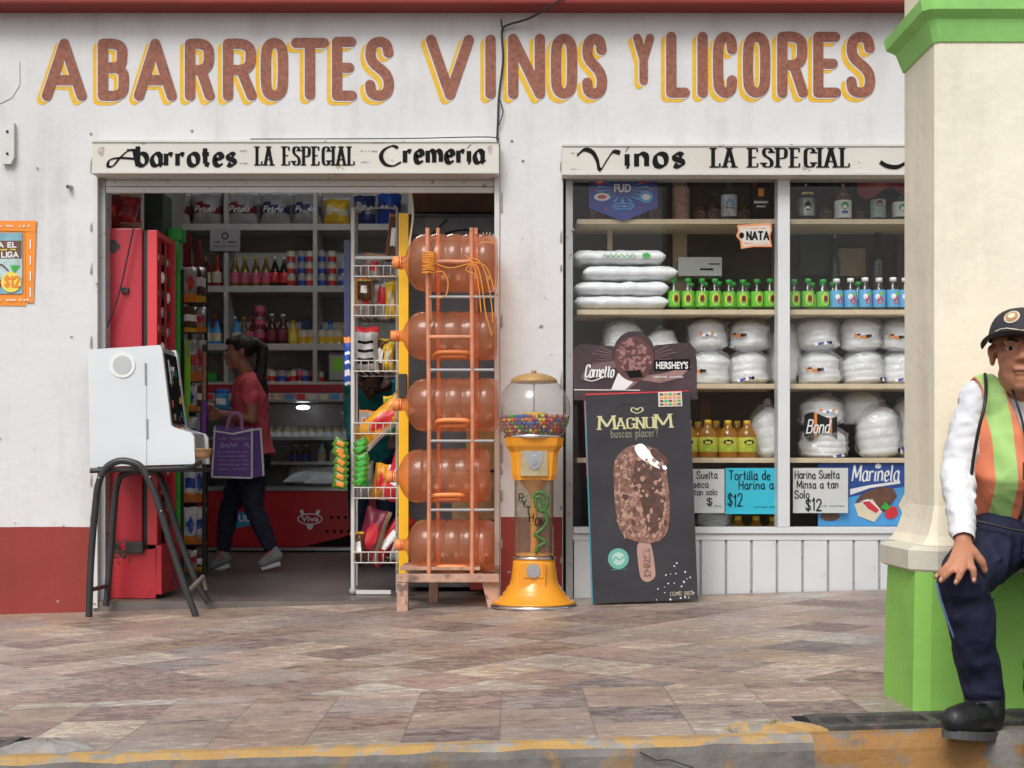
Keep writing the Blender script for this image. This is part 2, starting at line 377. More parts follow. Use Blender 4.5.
def squig(mb, x0, x1, z, h, T, y, m=0, mx=None):
    """illegibly small print: a line of tiny strokes"""
    x = x0; 
    while x < x1:
        w_ = h * random.uniform(.3, .8)
        ribbon(mb, [(x, z + random.uniform(0,.3)*h), (x + w_*.5, z + h*random.uniform(.6,1)), (x+w_, z+random.uniform(0,.3)*h)], T, T, 0, y, m, False, mx); x += w_ * 1.35 + (h if random.random() < .15 else 0)
def bfont(mb, text, x0, x1, z0, z1, y=0, m=0, mx=None, bold=0.0, shear=0):
    cu = bpy.data.curves.new('t', 'FONT'); cu.body = text; cu.offset = bold; cu.shear = shear; cu.resolution_u = 3
    o = bpy.data.objects.new('t', cu); col.objects.link(o)
    me = o.evaluated_get(bpy.context.evaluated_depsgraph_get()).to_mesh()
    vs = [v.co.copy() for v in me.vertices]; fs = [list(p.vertices) for p in me.polygons]
    bpy.data.objects.remove(o)
    if not vs: return
    ax, bx = min(v.x for v in vs), max(v.x for v in vs); ay, by = min(v.y for v in vs), max(v.y for v in vs)
    mb.add([(x0+(v.x-ax)/(bx-ax)*(x1-x0), y, z0+(v.y-ay)/(by-ay)*(z1-z0)) for v in vs], fs, m, False, mx)
def fuse(mb, name, mats, parent, voxel=.006, smooth=4, cut=None, world=True, matfn=None, solid=0, subs=None, wr=None):
    tmp = MB.build(mb, name + '_tmp', mats if isinstance(mats, list) else [mats])
    r = tmp.modifiers.new('r', 'REMESH'); r.mode = 'VOXEL'; r.voxel_size = voxel; r.use_smooth_shade = True
    if smooth:
        s = tmp.modifiers.new('s', 'SMOOTH'); s.factor = .5; s.iterations = smooth
    me = bpy.data.meshes.new_from_object(tmp.evaluated_get(bpy.context.evaluated_depsgraph_get()))
    bpy.data.objects.remove(tmp); W.pop(tmp, None) if False else None
    me.name = name
    bm = bmesh.new(); bm.from_mesh(me)
    if cut:
        kill = [f for f in bm.faces if cut(f.calc_center_median())]
        bmesh.ops.delete(bm, geom=kill, context='FACES')
        for _ in range(3):
            be = [v for v in bm.verts if v.is_boundary]; new = {}
            for v in be:
                nb = [e.other_vert(v) for e in v.link_edges if e.is_boundary]
                if len(nb) == 2: new[v] = v.co*.5 + (nb[0].co + nb[1].co)*.25
            for v, c in new.items(): v.co = c
    if wr:
        bm.normal_update(); amp, sc, st = wr
        for v in bm.verts:
            q_ = Vector((v.co.x*st[0], v.co.y*st[1], v.co.z*st[2]))*sc
            n1 = mnoise.noise(q_ + Vector((3*mnoise.noise(q_*.5), 0, 2*mnoise.noise(q_*.4+Vector((9,0,0)))))); n2 = 1-abs(mnoise.noise(q_*1.7+Vector((4,4,4))))*2
            v.co += v.normal*amp*(n1*.9 + (n2-.4)*.55)
        bm.normal_update()
    off = W[parent] if parent is not None else Vector((0,0,0))
    if world:
        for v in bm.verts: v.co -= off
    for f in bm.faces:
        f.smooth = True; f.material_index = matfn(f.calc_center_median() + (off if world else Vector((0,0,0)))) if matfn else 0
    bm.to_mesh(me); bm.free()
    me.materials.clear()
    for m in (mats if isinstance(mats, list) else [mats]): me.materials.append(m)
    o = bpy.data.objects.new(name, me); col.objects.link(o)
    if solid:
        sm = o.modifiers.new('thick', 'SOLIDIFY'); sm.thickness = solid; sm.offset = 1
    if parent is not None: o.parent = parent; W[o] = W[parent]
    return o
# ------------------------------------------------------------------ ground materials
def slate(name, rotdeg, size):
    m = bpy.data.materials.new(name); m.use_nodes = True; n = m.node_tree.nodes; l = m.node_tree.links; b = n['Principled BSDF']
    tc = n.new('ShaderNodeTexCoord'); mp = n.new('ShaderNodeMapping'); mp.inputs['Rotation'].default_value = (0, 0, rad(rotdeg))
    mp.inputs['Scale'].default_value = (1/size, 1/size, 1/size); mp.inputs['Location'].default_value = (.13, .17, 0)
    l.new(tc.outputs['Object'], mp.inputs[0])
    fl = n.new('ShaderNodeVectorMath'); fl.operation = 'FLOOR'; l.new(mp.outputs[0], fl.inputs[0])
    sp0 = n.new('ShaderNodeSeparateXYZ'); l.new(fl.outputs[0], sp0.inputs[0]); cb = n.new('ShaderNodeCombineXYZ'); l.new(sp0.outputs[0], cb.inputs[0]); l.new(sp0.outputs[1], cb.inputs[1])
    wn_ = n.new('ShaderNodeTexWhiteNoise'); wn_.noise_dimensions = '3D'; l.new(cb.outputs[0], wn_.inputs['Vector'])
    # streaky slate grain, shifted per tile
    mp2 = n.new('ShaderNodeMapping'); mp2.inputs['Scale'].default_value = (3.0, 7.0, 1); l.new(tc.outputs['Object'], mp2.inputs[0])
    ad = n.new('ShaderNodeVectorMath'); ad.operation = 'MULTIPLY_ADD'; l.new(wn_.outputs['Color'], ad.inputs[0]); ad.inputs[1].default_value = (9, 9, 9); l.new(mp2.outputs[0], ad.inputs[2])
    nz = n.new('ShaderNodeTexNoise'); nz.inputs['Scale'].default_value = 4.2; nz.inputs['Detail'].default_value = 12; nz.inputs['Roughness'].default_value = .72; nz.inputs['Distortion'].default_value = 1.1
    l.new(ad.outputs[0], nz.inputs['Vector'])
    mi = n.new('ShaderNodeMath'); mi.operation = 'MULTIPLY_ADD'; l.new(wn_.outputs['Value'], mi.inputs[0]); mi.inputs[1].default_value = .44; mi.inputs[2].default_value = -.22
    am = n.new('ShaderNodeMath'); am.operation = 'MULTIPLY_ADD'; l.new(nz.outputs[0], am.inputs[0]); am.inputs[1].default_value = 2.1; am.inputs[2].default_value = -.55
    su = n.new('ShaderNodeMath'); su.operation = 'ADD'; l.new(mi.outputs[0], su.inputs[0]); l.new(am.outputs[0], su.inputs[1])
    cr = n.new('ShaderNodeValToRGB'); e = cr.color_ramp.elements; e[0].position = .2; e[0].color = (.125,.095,.09,1); e[1].position = .82; e[1].color = (.46,.43,.38,1)
    for p, c in ((.28,(.17,.145,.14)),(.37,(.27,.185,.155)),(.45,(.22,.21,.21)),(.51,(.35,.255,.18)),(.56,(.26,.245,.24)),(.62,(.32,.23,.2)),(.68,(.28,.27,.26)),(.75,(.4,.32,.24))):
        x = e.new(p); x.color = (*c, 1)
    l.new(su.outputs[0], cr.inputs[0])
    hv = n.new('ShaderNodeValToRGB'); h_ = hv.color_ramp.elements; h_[0].color = (1.1,1.0,.95,1); h_[1].color = (.96,1.03,1.08,1)
    for p, c in ((.25,(1.12,.97,.91)),(.5,(1.04,1.04,1.02)),(.7,(1.17,1.04,.86))): x = h_.new(p); x.color = (*c, 1)
    spc = n.new('ShaderNodeSeparateColor'); l.new(wn_.outputs['Color'], spc.inputs[0]); l.new(spc.outputs[1], hv.inputs[0])
    hm = n.new('ShaderNodeMix'); hm.data_type = 'RGBA'; hm.blend_type = 'MULTIPLY'; hm.inputs[0].default_value = 1; l.new(cr.outputs[0], hm.inputs[6]); l.new(hv.outputs[0], hm.inputs[7])
    # fine wear + large stains
    n2 = n.new('ShaderNodeTexNoise'); n2.inputs['Scale'].default_value = 2.2; n2.inputs['Detail'].default_value = 8; l.new(tc.outputs['Object'], n2.inputs['Vector'])
    r2 = n.new('ShaderNodeMapRange'); r2.inputs[1].default_value = .3; r2.inputs[2].default_value = .7; r2.inputs[3].default_value = .88; r2.inputs[4].default_value = 1.36; l.new(n2.outputs[0], r2.inputs[0])
    vm = n.new('ShaderNodeVectorMath'); vm.operation = 'SCALE'; l.new(hm.outputs[2], vm.inputs[0]); l.new(r2.outputs[0], vm.inputs['Scale'])
    vo = n.new('ShaderNodeTexVoronoi'); vo.inputs['Scale'].default_value = 5; vo.inputs['Randomness'].default_value = 1; l.new(tc.outputs['Object'], vo.inputs['Vector'])
    vs_ = n.new('ShaderNodeSeparateColor'); l.new(vo.outputs['Color'], vs_.inputs[0])
    th = n.new('ShaderNodeMath'); th.operation = 'MULTIPLY'; th.inputs[1].default_value = .055; l.new(vs_.outputs[0], th.inputs[0])
    lt = n.new('ShaderNodeMath'); lt.operation = 'LESS_THAN'; l.new(vo.outputs['Distance'], lt.inputs[0]); l.new(th.outputs[0], lt.inputs[1])
    lf = n.new('ShaderNodeMath'); lf.operation = 'MULTIPLY'; lf.inputs[1].default_value = .45; l.new(lt.outputs[0], lf.inputs[0])
    gm_ = n.new('ShaderNodeMix'); gm_.data_type = 'RGBA'; l.new(lf.outputs[0], gm_.inputs[0]); l.new(vm.outputs[0], gm_.inputs[6]); gm_.inputs[7].default_value = (.07,.06,.055,1)
    # joints
    fr = n.new('ShaderNodeVectorMath'); fr.operation = 'FRACTION'; l.new(mp.outputs[0], fr.inputs[0])
    sp = n.new('ShaderNodeSeparateXYZ'); l.new(fr.outputs[0], sp.inputs[0])
    def edge(o):
        a = n.new('ShaderNodeMath'); a.operation = 'SUBTRACT'; l.new(o, a.inputs[0]); a.inputs[1].default_value = .5
        c = n.new('ShaderNodeMath'); c.operation = 'ABSOLUTE'; l.new(a.outputs[0], c.inputs[0]); return c.outputs[0]
    mxn = n.new('ShaderNodeMath'); mxn.operation = 'MAXIMUM'; l.new(edge(sp.outputs[0]), mxn.inputs[0]); l.new(edge(sp.outputs[1]), mxn.inputs[1])
    gt = n.new('ShaderNodeMapRange'); gt.inputs[1].default_value = .484; gt.inputs[2].default_value = .493; gt.inputs[4].default_value = .5; l.new(mxn.outputs[0], gt.inputs[0])
    mm = n.new('ShaderNodeMix'); mm.data_type = 'RGBA'; l.new(gt.outputs[0], mm.inputs[0]); l.new(gm_.outputs[2], mm.inputs[6]); mm.inputs[7].default_value = (.14,.12,.11,1)
    l.new(mm.outputs[2], b.inputs['Base Color'])
    rr = n.new('ShaderNodeMapRange'); rr.inputs[3].default_value = .32; rr.inputs[4].default_value = .62; l.new(nz.outputs[0], rr.inputs[0]); l.new(rr.outputs[0], b.inputs['Roughness'])
    bp = n.new('ShaderNodeBump'); bp.inputs['Strength'].default_value = .35; bp.inputs['Distance'].default_value = .006; l.new(nz.outputs[0], bp.inputs['Height']); l.new(bp.outputs[0], b.inputs['Normal'])
    return m
M['tile_diag'] = slate('slate_tiles_diagonal', 45, .262); M['tile_str'] = slate('slate_tiles_straight', 0, .24)
def worn(name, base, paint, amt, sc=5, rough=.8, bump=.5):
    m = mat(name, base, rough, .3, 14, bump, 45); n = m.node_tree.nodes; l = m.node_tree.links; b = n['Principled BSDF']
    src = b.inputs['Base Color'].links[0].from_socket
    tc = n.new('ShaderNodeTexCoord'); nz = n.new('ShaderNodeTexNoise'); nz.inputs['Scale'].default_value = sc; nz.inputs['Detail'].default_value = 10; nz.inputs['Roughness'].default_value = .72
    l.new(tc.outputs['Object'], nz.inputs['Vector'])
    r = n.new('ShaderNodeMapRange'); r.inputs[1].default_value = 1-amt-.035; r.inputs[2].default_value = 1-amt+.035; l.new(nz.outputs[0], r.inputs[0])
    mm = n.new('ShaderNodeMix'); mm.data_type = 'RGBA'; l.new(r.outputs[0], mm.inputs[0]); l.new(src, mm.inputs[6])
    n3 = n.new('ShaderNodeTexNoise'); n3.inputs['Scale'].default_value = 9; n3.inputs['Detail'].default_value = 6; l.new(tc.outputs['Object'], n3.inputs['Vector'])
    c2 = n.new('ShaderNodeMix'); c2.data_type = 'RGBA'; l.new(n3.outputs[0], c2.inputs[0]); c2.inputs[6].default_value = (*paint, 1); c2.inputs[7].default_value = (paint[0]*.62, paint[1]*.5, paint[2]*.5, 1)
    l.new(c2.outputs[2], mm.inputs[7]); l.new(mm.outputs[2], b.inputs['Base Color']); return m
M['kerb_edge'] = worn('kerb_yellow_edge', (.3,.28,.25), (.56,.37,.13), .52, 13)
M['kerb_face_grey'] = worn('kerb_face_worn', (.17,.155,.145), (.33,.22,.1), .42, 6)
M['kerb_face_orange'] = worn('kerb_face_orange', (.2,.185,.17), (.4,.22,.07), .5, 5)
mk('asphalt', (.06,.06,.06), .85, .25, 30, .4, 120)
mk('concrete', (.3,.28,.26), .85, .25, 9, .5, 40)
mk('shop_floor', (.15,.125,.115), .35, .25, 4, dirt=(.18,.16,.15), dirtamt=0, dscale=2)
# plaster wall with patches, chips and a rough trowelled face
def plaster(name, c, var=.05, dirt=None):
    m = mat(name, c, .75, var, 1.6, .22, 26, dirt=dirt or tuple(x*.62 for x in c), dirtamt=-.28, dscale=24)
    n = m.node_tree.nodes; l = m.node_tree.links; b = n['Principled BSDF']; bp = b.inputs['Normal'].links[0].from_node
    tc = n.new('ShaderNodeTexCoord'); v = n.new('ShaderNodeTexNoise'); v.inputs['Scale'].default_value = 3.5; v.inputs['Detail'].default_value = 4; l.new(tc.outputs['Object'], v.inputs['Vector'])
    b2 = n.new('ShaderNodeBump'); b2.inputs['Strength'].default_value = .5; b2.inputs['Distance'].default_value = .02; l.new(v.outputs[0], b2.inputs['Height']); l.new(bp.outputs[0], b2.inputs['Normal']); l.new(b2.outputs[0], b.inputs['Normal'])
    src = b.inputs['Base Color'].links[0].from_socket
    mp = n.new('ShaderNodeMapping'); mp.inputs['Scale'].default_value = (7, 7, .8); l.new(tc.outputs['Object'], mp.inputs[0])
    g1 = n.new('ShaderNodeTexNoise'); g1.inputs['Scale'].default_value = 1.0; g1.inputs['Detail'].default_value = 9; g1.inputs['Roughness'].default_value = .65; l.new(mp.outputs[0], g1.inputs['Vector'])
    g2 = n.new('ShaderNodeTexNoise'); g2.inputs['Scale'].default_value = 1.3; g2.inputs['Detail'].default_value = 8; g2.inputs['Roughness'].default_value = .7; l.new(tc.outputs['Object'], g2.inputs['Vector'])
    ml = n.new('ShaderNodeMath'); ml.operation = 'MULTIPLY'; l.new(g1.outputs[0], ml.inputs[0]); l.new(g2.outputs[0], ml.inputs[1])
    gr = n.new('ShaderNodeMapRange'); gr.inputs[1].default_value = .24; gr.inputs[2].default_value = .42; gr.inputs[3].default_value = 0; gr.inputs[4].default_value = .5; l.new(ml.outputs[0], gr.inputs[0])
    mg = n.new('ShaderNodeMix'); mg.data_type = 'RGBA'; l.new(gr.outputs[0], mg.inputs[0]); l.new(src, mg.inputs[6]); mg.inputs[7].default_value = (c[0]*.6, c[1]*.58, c[2]*.53, 1); l.new(mg.outputs[2], b.inputs['Base Color'])
    return m
M['wall'] = plaster('white_wall_plaster', (.66,.665,.675)); M['dado'] = plaster('red_dado_paint', lin(140,52,44), .12, (.16,.05,.04))
M['pil_cream'] = plaster('cream_pillar_paint', (.88,.82,.66)); M['pil_green'] = plaster('green_pillar_paint', (.29,.6,.11), .2, (.2,.42,.1))
M['pil_cap'] = plaster('green_capital_paint', (.34,.74,.2), .16, (.2,.45,.12)); M['ledge'] = plaster('cream_ledge_paint', (.7,.66,.55), .12, (.3,.27,.22))
# ------------------------------------------------------------------ ground
KY = -3.67; XE = 14.0
def slab(mb, x0, x1, y0, y1, m, dz=0):
    mb.add([(x0,y0,gz(x0)+dz),(x1,y0,gz(x1)+dz),(x1,y1,gz(x1)+dz),(x0,y1,gz(x0)+dz)], [(0,1,2,3)], m)
DR = (.72, 2.45); DL = (-2.6, -1.24)
mb = MB()
slab(mb, -XE, XE, -2.83, 0.0, 0)
slab(mb, -XE, XE, -3.375, -2.83, 1)
for a, b in ((-XE, DL[0]), (DL[1], DR[0]), (DR[1], XE)): slab(mb, a, b, KY+.07, -3.375, 1)
sw = mb.build('sidewalk', [M['tile_diag'], M['tile_str']]); tag(sw, kind='structure')
mb = MB()
for a, b, fm in ((-XE, DR[0], 1), (DR[0], XE, 2)):
    N = 70; xs = [a + (b-a)*i/N for i in range(N+1)] if a != -XE else [-XE] + [-2.6 + (b+2.6)*i/N for i in range(N+1)]
    for i in range(len(xs)-1):
        q = []
        for x in (xs[i], xs[i+1]):
            n1 = mnoise.noise(Vector((x*4, 1, 0)))*.012; n2 = mnoise.noise(Vector((x*9, 5, 0)))*.007
            q.append([(x, KY+.07, gz(x)+.002), (x, KY+.035+n1, gz(x)+.001), (x, KY+.008+n1, gz(x)-.012+n2), (x, KY+n2*.6, gz(x)-.03), (x, KY-.02, gz(x)-.3)])
        for k in range(4): mb.add([q[0][k], q[0][k+1], q[1][k+1], q[1][k]], [(0,1,2,3)], (0 if fm == 1 else 2) if k in (0, 1) else fm, True)
kb = mb.build('kerb', [M['kerb_edge'], M['kerb_face_grey'], M['kerb_face_orange']]); tag(kb, kind='structure')
mb = MB(); mb.add([(-150,-160,-.26),(150,-160,-.26),(150,140,-.26),(-150,140,-.26)], [(0,1,2,3)])
tag(mb.build('road', M['asphalt']), kind='structure')
# drain channels with gratings
mb = MB()
for a, b in (DL, DR):
    za, zb = gz(a)-.1, gz(b)-.1
    mb.add([(a,KY+.07,za),(b,KY+.07,zb),(b,-3.375,zb),(a,-3.375,za)], [(0,1,2,3)])
    for y in (KY+.07, -3.375): mb.add([(a,y,za),(b,y,zb),(b,y,gz(b)),(a,y,gz(a))], [(0,1,2,3)])
    for x in (a, b): mb.add([(x,KY+.07,gz(x)-.1),(x,-3.375,gz(x)-.1),(x,-3.375,gz(x)),(x,KY+.07,gz(x))], [(0,1,2,3)])
tag(mb.build('drain_channel', M['dark']), kind='structure')
mk('grate_metal', (.1,.095,.09), .55, .3, 20, .3, 60, metal=.3, dirt=(.2,.14,.1), dirtamt=.1, dscale=20)
def grate(x0, x1, label, step):
    t = thing('drain_grate', label, 'grate', ((x0+x1)/2, -3.46, gz((x0+x1)/2))); ang = math.atan(.028)
    mb = MB(); L = (x1-x0)/2
    for y in (-.075, .06): mb.box(-L, L, y-.014, y+.014, -.02, .006, 0, .003)
    for x in (-L+.015, L-.015): mb.box(x-.014, x+.014, -.061, .046, -.02, .005, 0)
    mb.box(-L, L, -.004, .004, -.03, -.004)
    mb.build('grate_frame', M['grate_metal'], t)
    x = -L + step*.6
    while x < L-.05:
        b = MB(); b.box(x-.012, x+.012, -.061, .046, -.016, .003, 0, .002); b.build('grate_bar', M['grate_metal'], t); x += step
    t.rotation_euler = (0, -ang, 0)
grate(DR[0]+.03, 2.42, 'long black metal drain grating set into the kerb in front of the green pillar base', .19)
grate(-2.58, DL[1]-.02, 'short dark drain grating at the broken kerb corner on the left', .075)
# broken concrete lumps at both drain ends
def lump(name, label, px, py, d, rx, ry, rz, seed):
    mb = MB(); c = P(px, py, d); n = 26; vs = []; 
    for j in range(6):
        for k in range(n):
            a = 2*math.pi*k/n; r = (1, .97, .86, .6, .3, .03)[j]; q = 1+.28*mnoise.noise(Vector((math.cos(a)*1.6+seed, math.sin(a)*1.6, j*.3)))
            vs.append((c.x+rx*r*q*math.cos(a), c.y+ry*r*q*math.sin(a), gz(c.x)-.02 + (0,.02,.028,.034,.036,.037)[j]*rz*(1+.3*mnoise.noise(Vector((k*.9,j,seed))))))
    mb.add(vs, [(j*n+k, j*n+(k+1)%n, (j+1)*n+(k+1)%n, (j+1)*n+k) for j in range(5) for k in range(n)], 0, False)
    tag(mb.build(name, M['kerb_edge'] if seed == 1 else M['concrete'], world=True, loc=(c.x, c.y, gz(c.x))), label, 'concrete')
lump('concrete_patch', 'cracked yellow painted concrete patch at the end of the right drain grating', 775, 727, 3.45, .13, .06, 1.0, 1)
lump('broken_concrete', 'broken slab of grey concrete beside the left drain grating', 48, 745, 3.46, .12, .07, 1.1, 2)
mb = MB(); mb.tube([P(640,752,3.325)+Vector((0,-.004,0)), P(656,760,3.325)+Vector((0,-.006,0)), P(668,759,3.32)+Vector((0,-.006,0)), P(690,766,3.32)+Vector((0,-.008,0)), P(700,772,3.32)+Vector((0,-.009,0))], .0018, 5)
tag(mb.build('kerb_crack', M['dark']), kind='structure')
# ------------------------------------------------------------------ building shell
B = thing('shop_building', 'white plastered shop front with painted red and yellow lettering and red dado', 'building', (0, 0, 0))
D = 7.0
x_l, x_r = -5.2, 5.6; dx0, dx1 = PX(93, D), PX(500, D); wx0, wx1 = PX(563, D), PX(962, D)
ztop_d = PZ(141, D); ztop_w = PZ(145, D); zbeam = PZ(13, D); T_ = .22
sill_z = gz(1) - .05
mb = MB()
mb.box(x_l, dx0, 0, T_, -.3, zbeam); mb.box(dx1, wx0, 0, T_, -.3, zbeam); mb.box(wx1, x_r, 0, T_, -.3, zbeam)
mb.box(dx0, dx1, 0, T_, ztop_d, zbeam); mb.box(wx0, wx1, 0, T_, ztop_w, zbeam)
mb.build('wall', M['wall'], B)
for a, b, pyt in ((x_l, dx0-.004, 527), (dx1+.004, wx0-.004, 517), (wx1+.004, x_r, 517)):
    z = PZ(pyt, D); mb = MB()
    n = max(4, int((b-a)*12))
    top = [(a+(b-a)*i/n, z + .004*mnoise.noise(Vector((i*.7, 3, a)))) for i in range(n+1)]
    mb.prism([(a, -.25), (b, -.25)] + top[::-1], -.004, 0, 0); mb.build('red_dado', M['dado'], B)
mb = MB(); mb.box(x_l, x_r, -.14, T_, zbeam, 3.75, 0, .012); mb.build('red_beam', M['red_beam'], B)
# unseen arcade roof cut back to a strip so more daylight reaches the wall
mk('ceiling_paint', (.7,.68,.64), .8, .1)
mb = MB(); mb.box(x_l, x_r, -.42, -.141, 3.6, 3.75); mb.build('unseen_eave', M['ceiling_paint'], B)
# interior
mk('inner_wall', (.5,.48,.45), .8, .15, 3); mk('inner_dark', (.085,.065,.06), .7, .35, 5)
RXL, RXR, RYB, RZ = -2.75, 3.2, 5.45, 3.55
mb = MB(); mb.box(RXL-.1, RXL, T_, RYB, -.2, RZ); mb.box(RXR, RXR+.1, T_, RYB, -.2, RZ); mb.box(RXL-.1, RXR+.1, RYB, RYB+.1, -.2, RZ)
mb.build('inner_wall', M['inner_wall'], B)
mb = MB(); mb.box(RXL-.1, RXR+.1, T_, RYB+.1, RZ, RZ+.1); mb.build('inner_ceiling', M['inner_wall'], B)
mb = MB(); mb.add([(RXL,.0,-.004),(RXR,.0,-.004),(RXR,RYB,-.004),(RXL,RYB,-.004)], [(0,1,2,3)]); mb.add([(dx0,0.001,-.3),(dx1,0.001,-.3),(dx1,0.001,-.004),(dx0,0.001,-.004)], [(0,1,2,3)])
tag(mb.build('shop_floor', M['shop_floor']), kind='structure')
# painted letters
mb = MB(); mb2 = MB(); mb3 = MB(); pen = 10.3/200
LET = [('A',42,87,39,101),('B',98,129,39,101),('A',134,177,39,101),('R',185,215,39,101),('R',223,257,39,101),('O',261,288,38,101),('T',291,329,38,100),('E',332,357,37,101),('S',365,394,37,101),
 ('V',426,474,35,100),('I',485,496,35,99),('N',508,545,34,99),('O',551,577,34,99),('S',582,607,34,99),('Y',632,655,33,86),('L',666,690,32,98),('I',698,707,32,98),('C',713,737,32,98),('O',743,770,32,98),('R',777,808,32,98),('E',813,841,32,98),('S',846,875,32,98)]
for ch, a, b, t, bo in LET:
    x0, x1 = PX(a, D)+pen/2, PX(b, D)-pen/2; z0, z1 = PZ(bo, D)+pen/2, PZ(t, D)-pen/2
    if ch == 'I': x0 = x1 = (x0+x1)/2
    w_, st = gl_strokes(ch); rnd = random.Random(a)
    pp = pen * (.82 if ch == 'Y' else 1)
    for tgt, dx, dz, yy, wd in ((mb2, -.0245, -.02, -.0008, pp*1.04), (mb3, -.004, -.0035, -.0022, pp*1.09), (mb, 0, 0, -.0036, pp)):
        for p in st:
            q = [(x0 + (x1-x0)*(u/max(w_, .01) if ch != 'I' else 0) + dx, z0 + (z1-z0)*v + dz) for u, v in p]
            ribbon(tgt, q, wd, wd, 0, yy, 0, True)
mb2.build('yellow_letter_shadow', M['letter_yellow'], B); mb3.build('letter_outline', M['wall'], B); mb.build('brown_lettering', M['letter_brown'], B)
mk('crack', (.3,.29,.28), .8)
mb = MB()
for pts in ([(925,118),(950,122),(1000,130)], [(0,104),(12,98),(20,85),(20,62)]):
    mb.tube([P(a, b, D)+Vector((0,-.0015,0)) for a, b in pts], .0016, 4)
for a, b in ((91,134),(192,131),(573,230),(523,161),(512,141)): mb.ell(P(a, b, D), (.008,.005,.008), 8)
mb.build('wall_crack', M['crack'], B)
# door frame
F = thing('x', '', ''); bpy.data.objects.remove(F)
fr = MB()
fr.box(PX(93.5,D), PX(98,D), -.01, .1, 0-.04, ztop_d-.003, 0); fr.box(PX(98.2,D), PX(103.5,D), .03, .14, -.04, PZ(176,D), 1)
fr.box(PX(494.5,D), PX(499.5,D), -.012, .14, -.04, ztop_d-.003, 2) if False else None
fr.build('door_frame', [M['frame_white'], M['frame_grey']], B)
fr = MB(); fr.box(PX(494.5,D), PX(499.5,D), -.012, .14, -.04, ztop_d-.003, 0); fr.build('door_frame', M['frame_white'], B)
# rolled shutter: bottom slats under the sign box
sh = MB()
for i, (a, b) in enumerate(((174.5,178.5),(179,185),(185.5,191.5))): sh.box(PX(104,D), PX(494,D), .02+.006*i, .05, PZ(b,D), PZ(a,D), 0, .004)
sh.build('rolling_shutter', M['frame_white'], B)
# display window
win = MB(); FX0 = PX(566, D); FX1 = PX(960, D); WZ0 = PZ(533, D); WZ1 = PZ(176, D)
win.box(FX0, PX(573,D), .005, .1, -.03, WZ1, 1, .003)
win.box(PX(778,D), PX(790,D), .0, .1, PZ(527,D), WZ1, 0, .003)
win.box(PX(945,D), FX1, .005, .1, PZ(527,D), WZ1, 0, .003)
win.box(PX(573,D)+.002, PX(945,D)-.002, -.004, .11, PZ(533.5,D), PZ(527.3,D), 0, .003)
win.box(PX(573,D)+.002, PX(945,D)-.002, .006, .1, PZ(178.5,D), WZ1-.002, 1)
wo = win.build('display_window', [M['panel_white'], M['frame_grey']], B)
g = MB(); g.box(PX(573,D), PX(778,D), .045, .05, PZ(527,D), PZ(178.6,D)); g.build('pane', M['glass'], wo)
g = MB(); g.box(PX(790,D), PX(945,D), .045, .05, PZ(527,D), PZ(178.6,D)); g.build('pane', M['glass'], wo)
sp = MB(); xs = PX(566, D)+.04; zb = -.02
while xs < FX1 - .02:
    xe = min(xs + .128, FX1); sp.box(xs, xe-.012, .012, .03, zb, PZ(534,D), 0, .003); sp.box(xe-.012, xe, .022, .03, zb, PZ(536,D), 1); xs = xe
sp.box(PX(573,D), FX1, .008, .0125, PZ(540,D), PZ(534,D), 0)
sp.build('sill_panel', [M['panel_white'], M['frame_grey']], wo)
# ------------------------------------------------------------------ sign boxes
def sign(px0, px1, pyt, pyb, label):
    d = D - .09; x0, x1, z0, z1 = PX(px0, d), PX(px1, d), PZ(pyb, d), PZ(pyt, d)
    t = thing('shop_sign', label, 'sign', ((x0+x1)/2, -.05, z0)); m = MB()
    m.box(x0, x1, -.09, -.004 if False else -.002, z0, z1, 0, .004); m.build('sign_board', M['sign_cream'], t, True)
    m = MB(); m.box(x0, x1, -.096, -.0905, z1-.012, z1-.002, 0); m.box(x0, x1, -.098, -.0905, z0+.002, z0+.014, 0); m.build('trim', M['frame_white'], t, True)
    return t, d
t, d = sign(92, 499, 140, 174, 'cream sign board above the open doorway lettered Abarrotes La Especial Cremeria')
def pz(y): return PZ(y, d)
def px_(x): return PX(x, d)
YS = -.0925
m = MB(); U = d/FPX
write(m, 'barrotes', px_(138), px_(235), pz(165.5), pz(146.5), 5.6*U, 2.0*U, rad(38), YS, gap=.24)
ribbon(m, [(px_(a), pz(b)) for a, b in crom([(137,150),(128,151),(120,158),(113,166),(108,166),(110,160),(120,158),(136,159)])], 3.4*U, 1.2*U, rad(30), YS, 0, False)
ribbon(m, [(px_(a), pz(b)) for a, b in ((127,150),(134,150),(138,166))], 5*U, 1.4*U, 0, YS, 0, False)
write(m, 'LA', px_(257), px_(272), pz(165), pz(147), 3.0*U, 1.0*U, 0, YS, serif=True, gap=.3)
write(m, 'ESPECIAL', px_(284), px_(354), pz(165), pz(147), 3.0*U, 1.0*U, 0, YS, serif=True, gap=.36)
ribbon(m, [(px_(a), pz(b)) for a, b in crom([(398,148),(392,146),(384,150),(381,157),(385,164),(393,166),(401,162)])], 4.4*U, 1.4*U, rad(15), YS, 0, False)
write(m, 'remeria', px_(405), px_(483), pz(162.5), pz(143.5), 5.6*U, 2.0*U, rad(38), YS, gap=.24)
squig(m, px_(240), px_(247), pz(152), .01, .002, YS); squig(m, px_(240), px_(247), pz(164), .006, .0015, YS); squig(m, px_(361), px_(376), pz(152), .01, .002, YS); squig(m, px_(361), px_(370), pz(163), .008, .002, YS)
m.build('lettering', M['ink'], t, True)
m = MB(); mk('rust', (.3,.13,.07), .8, .3, 20)
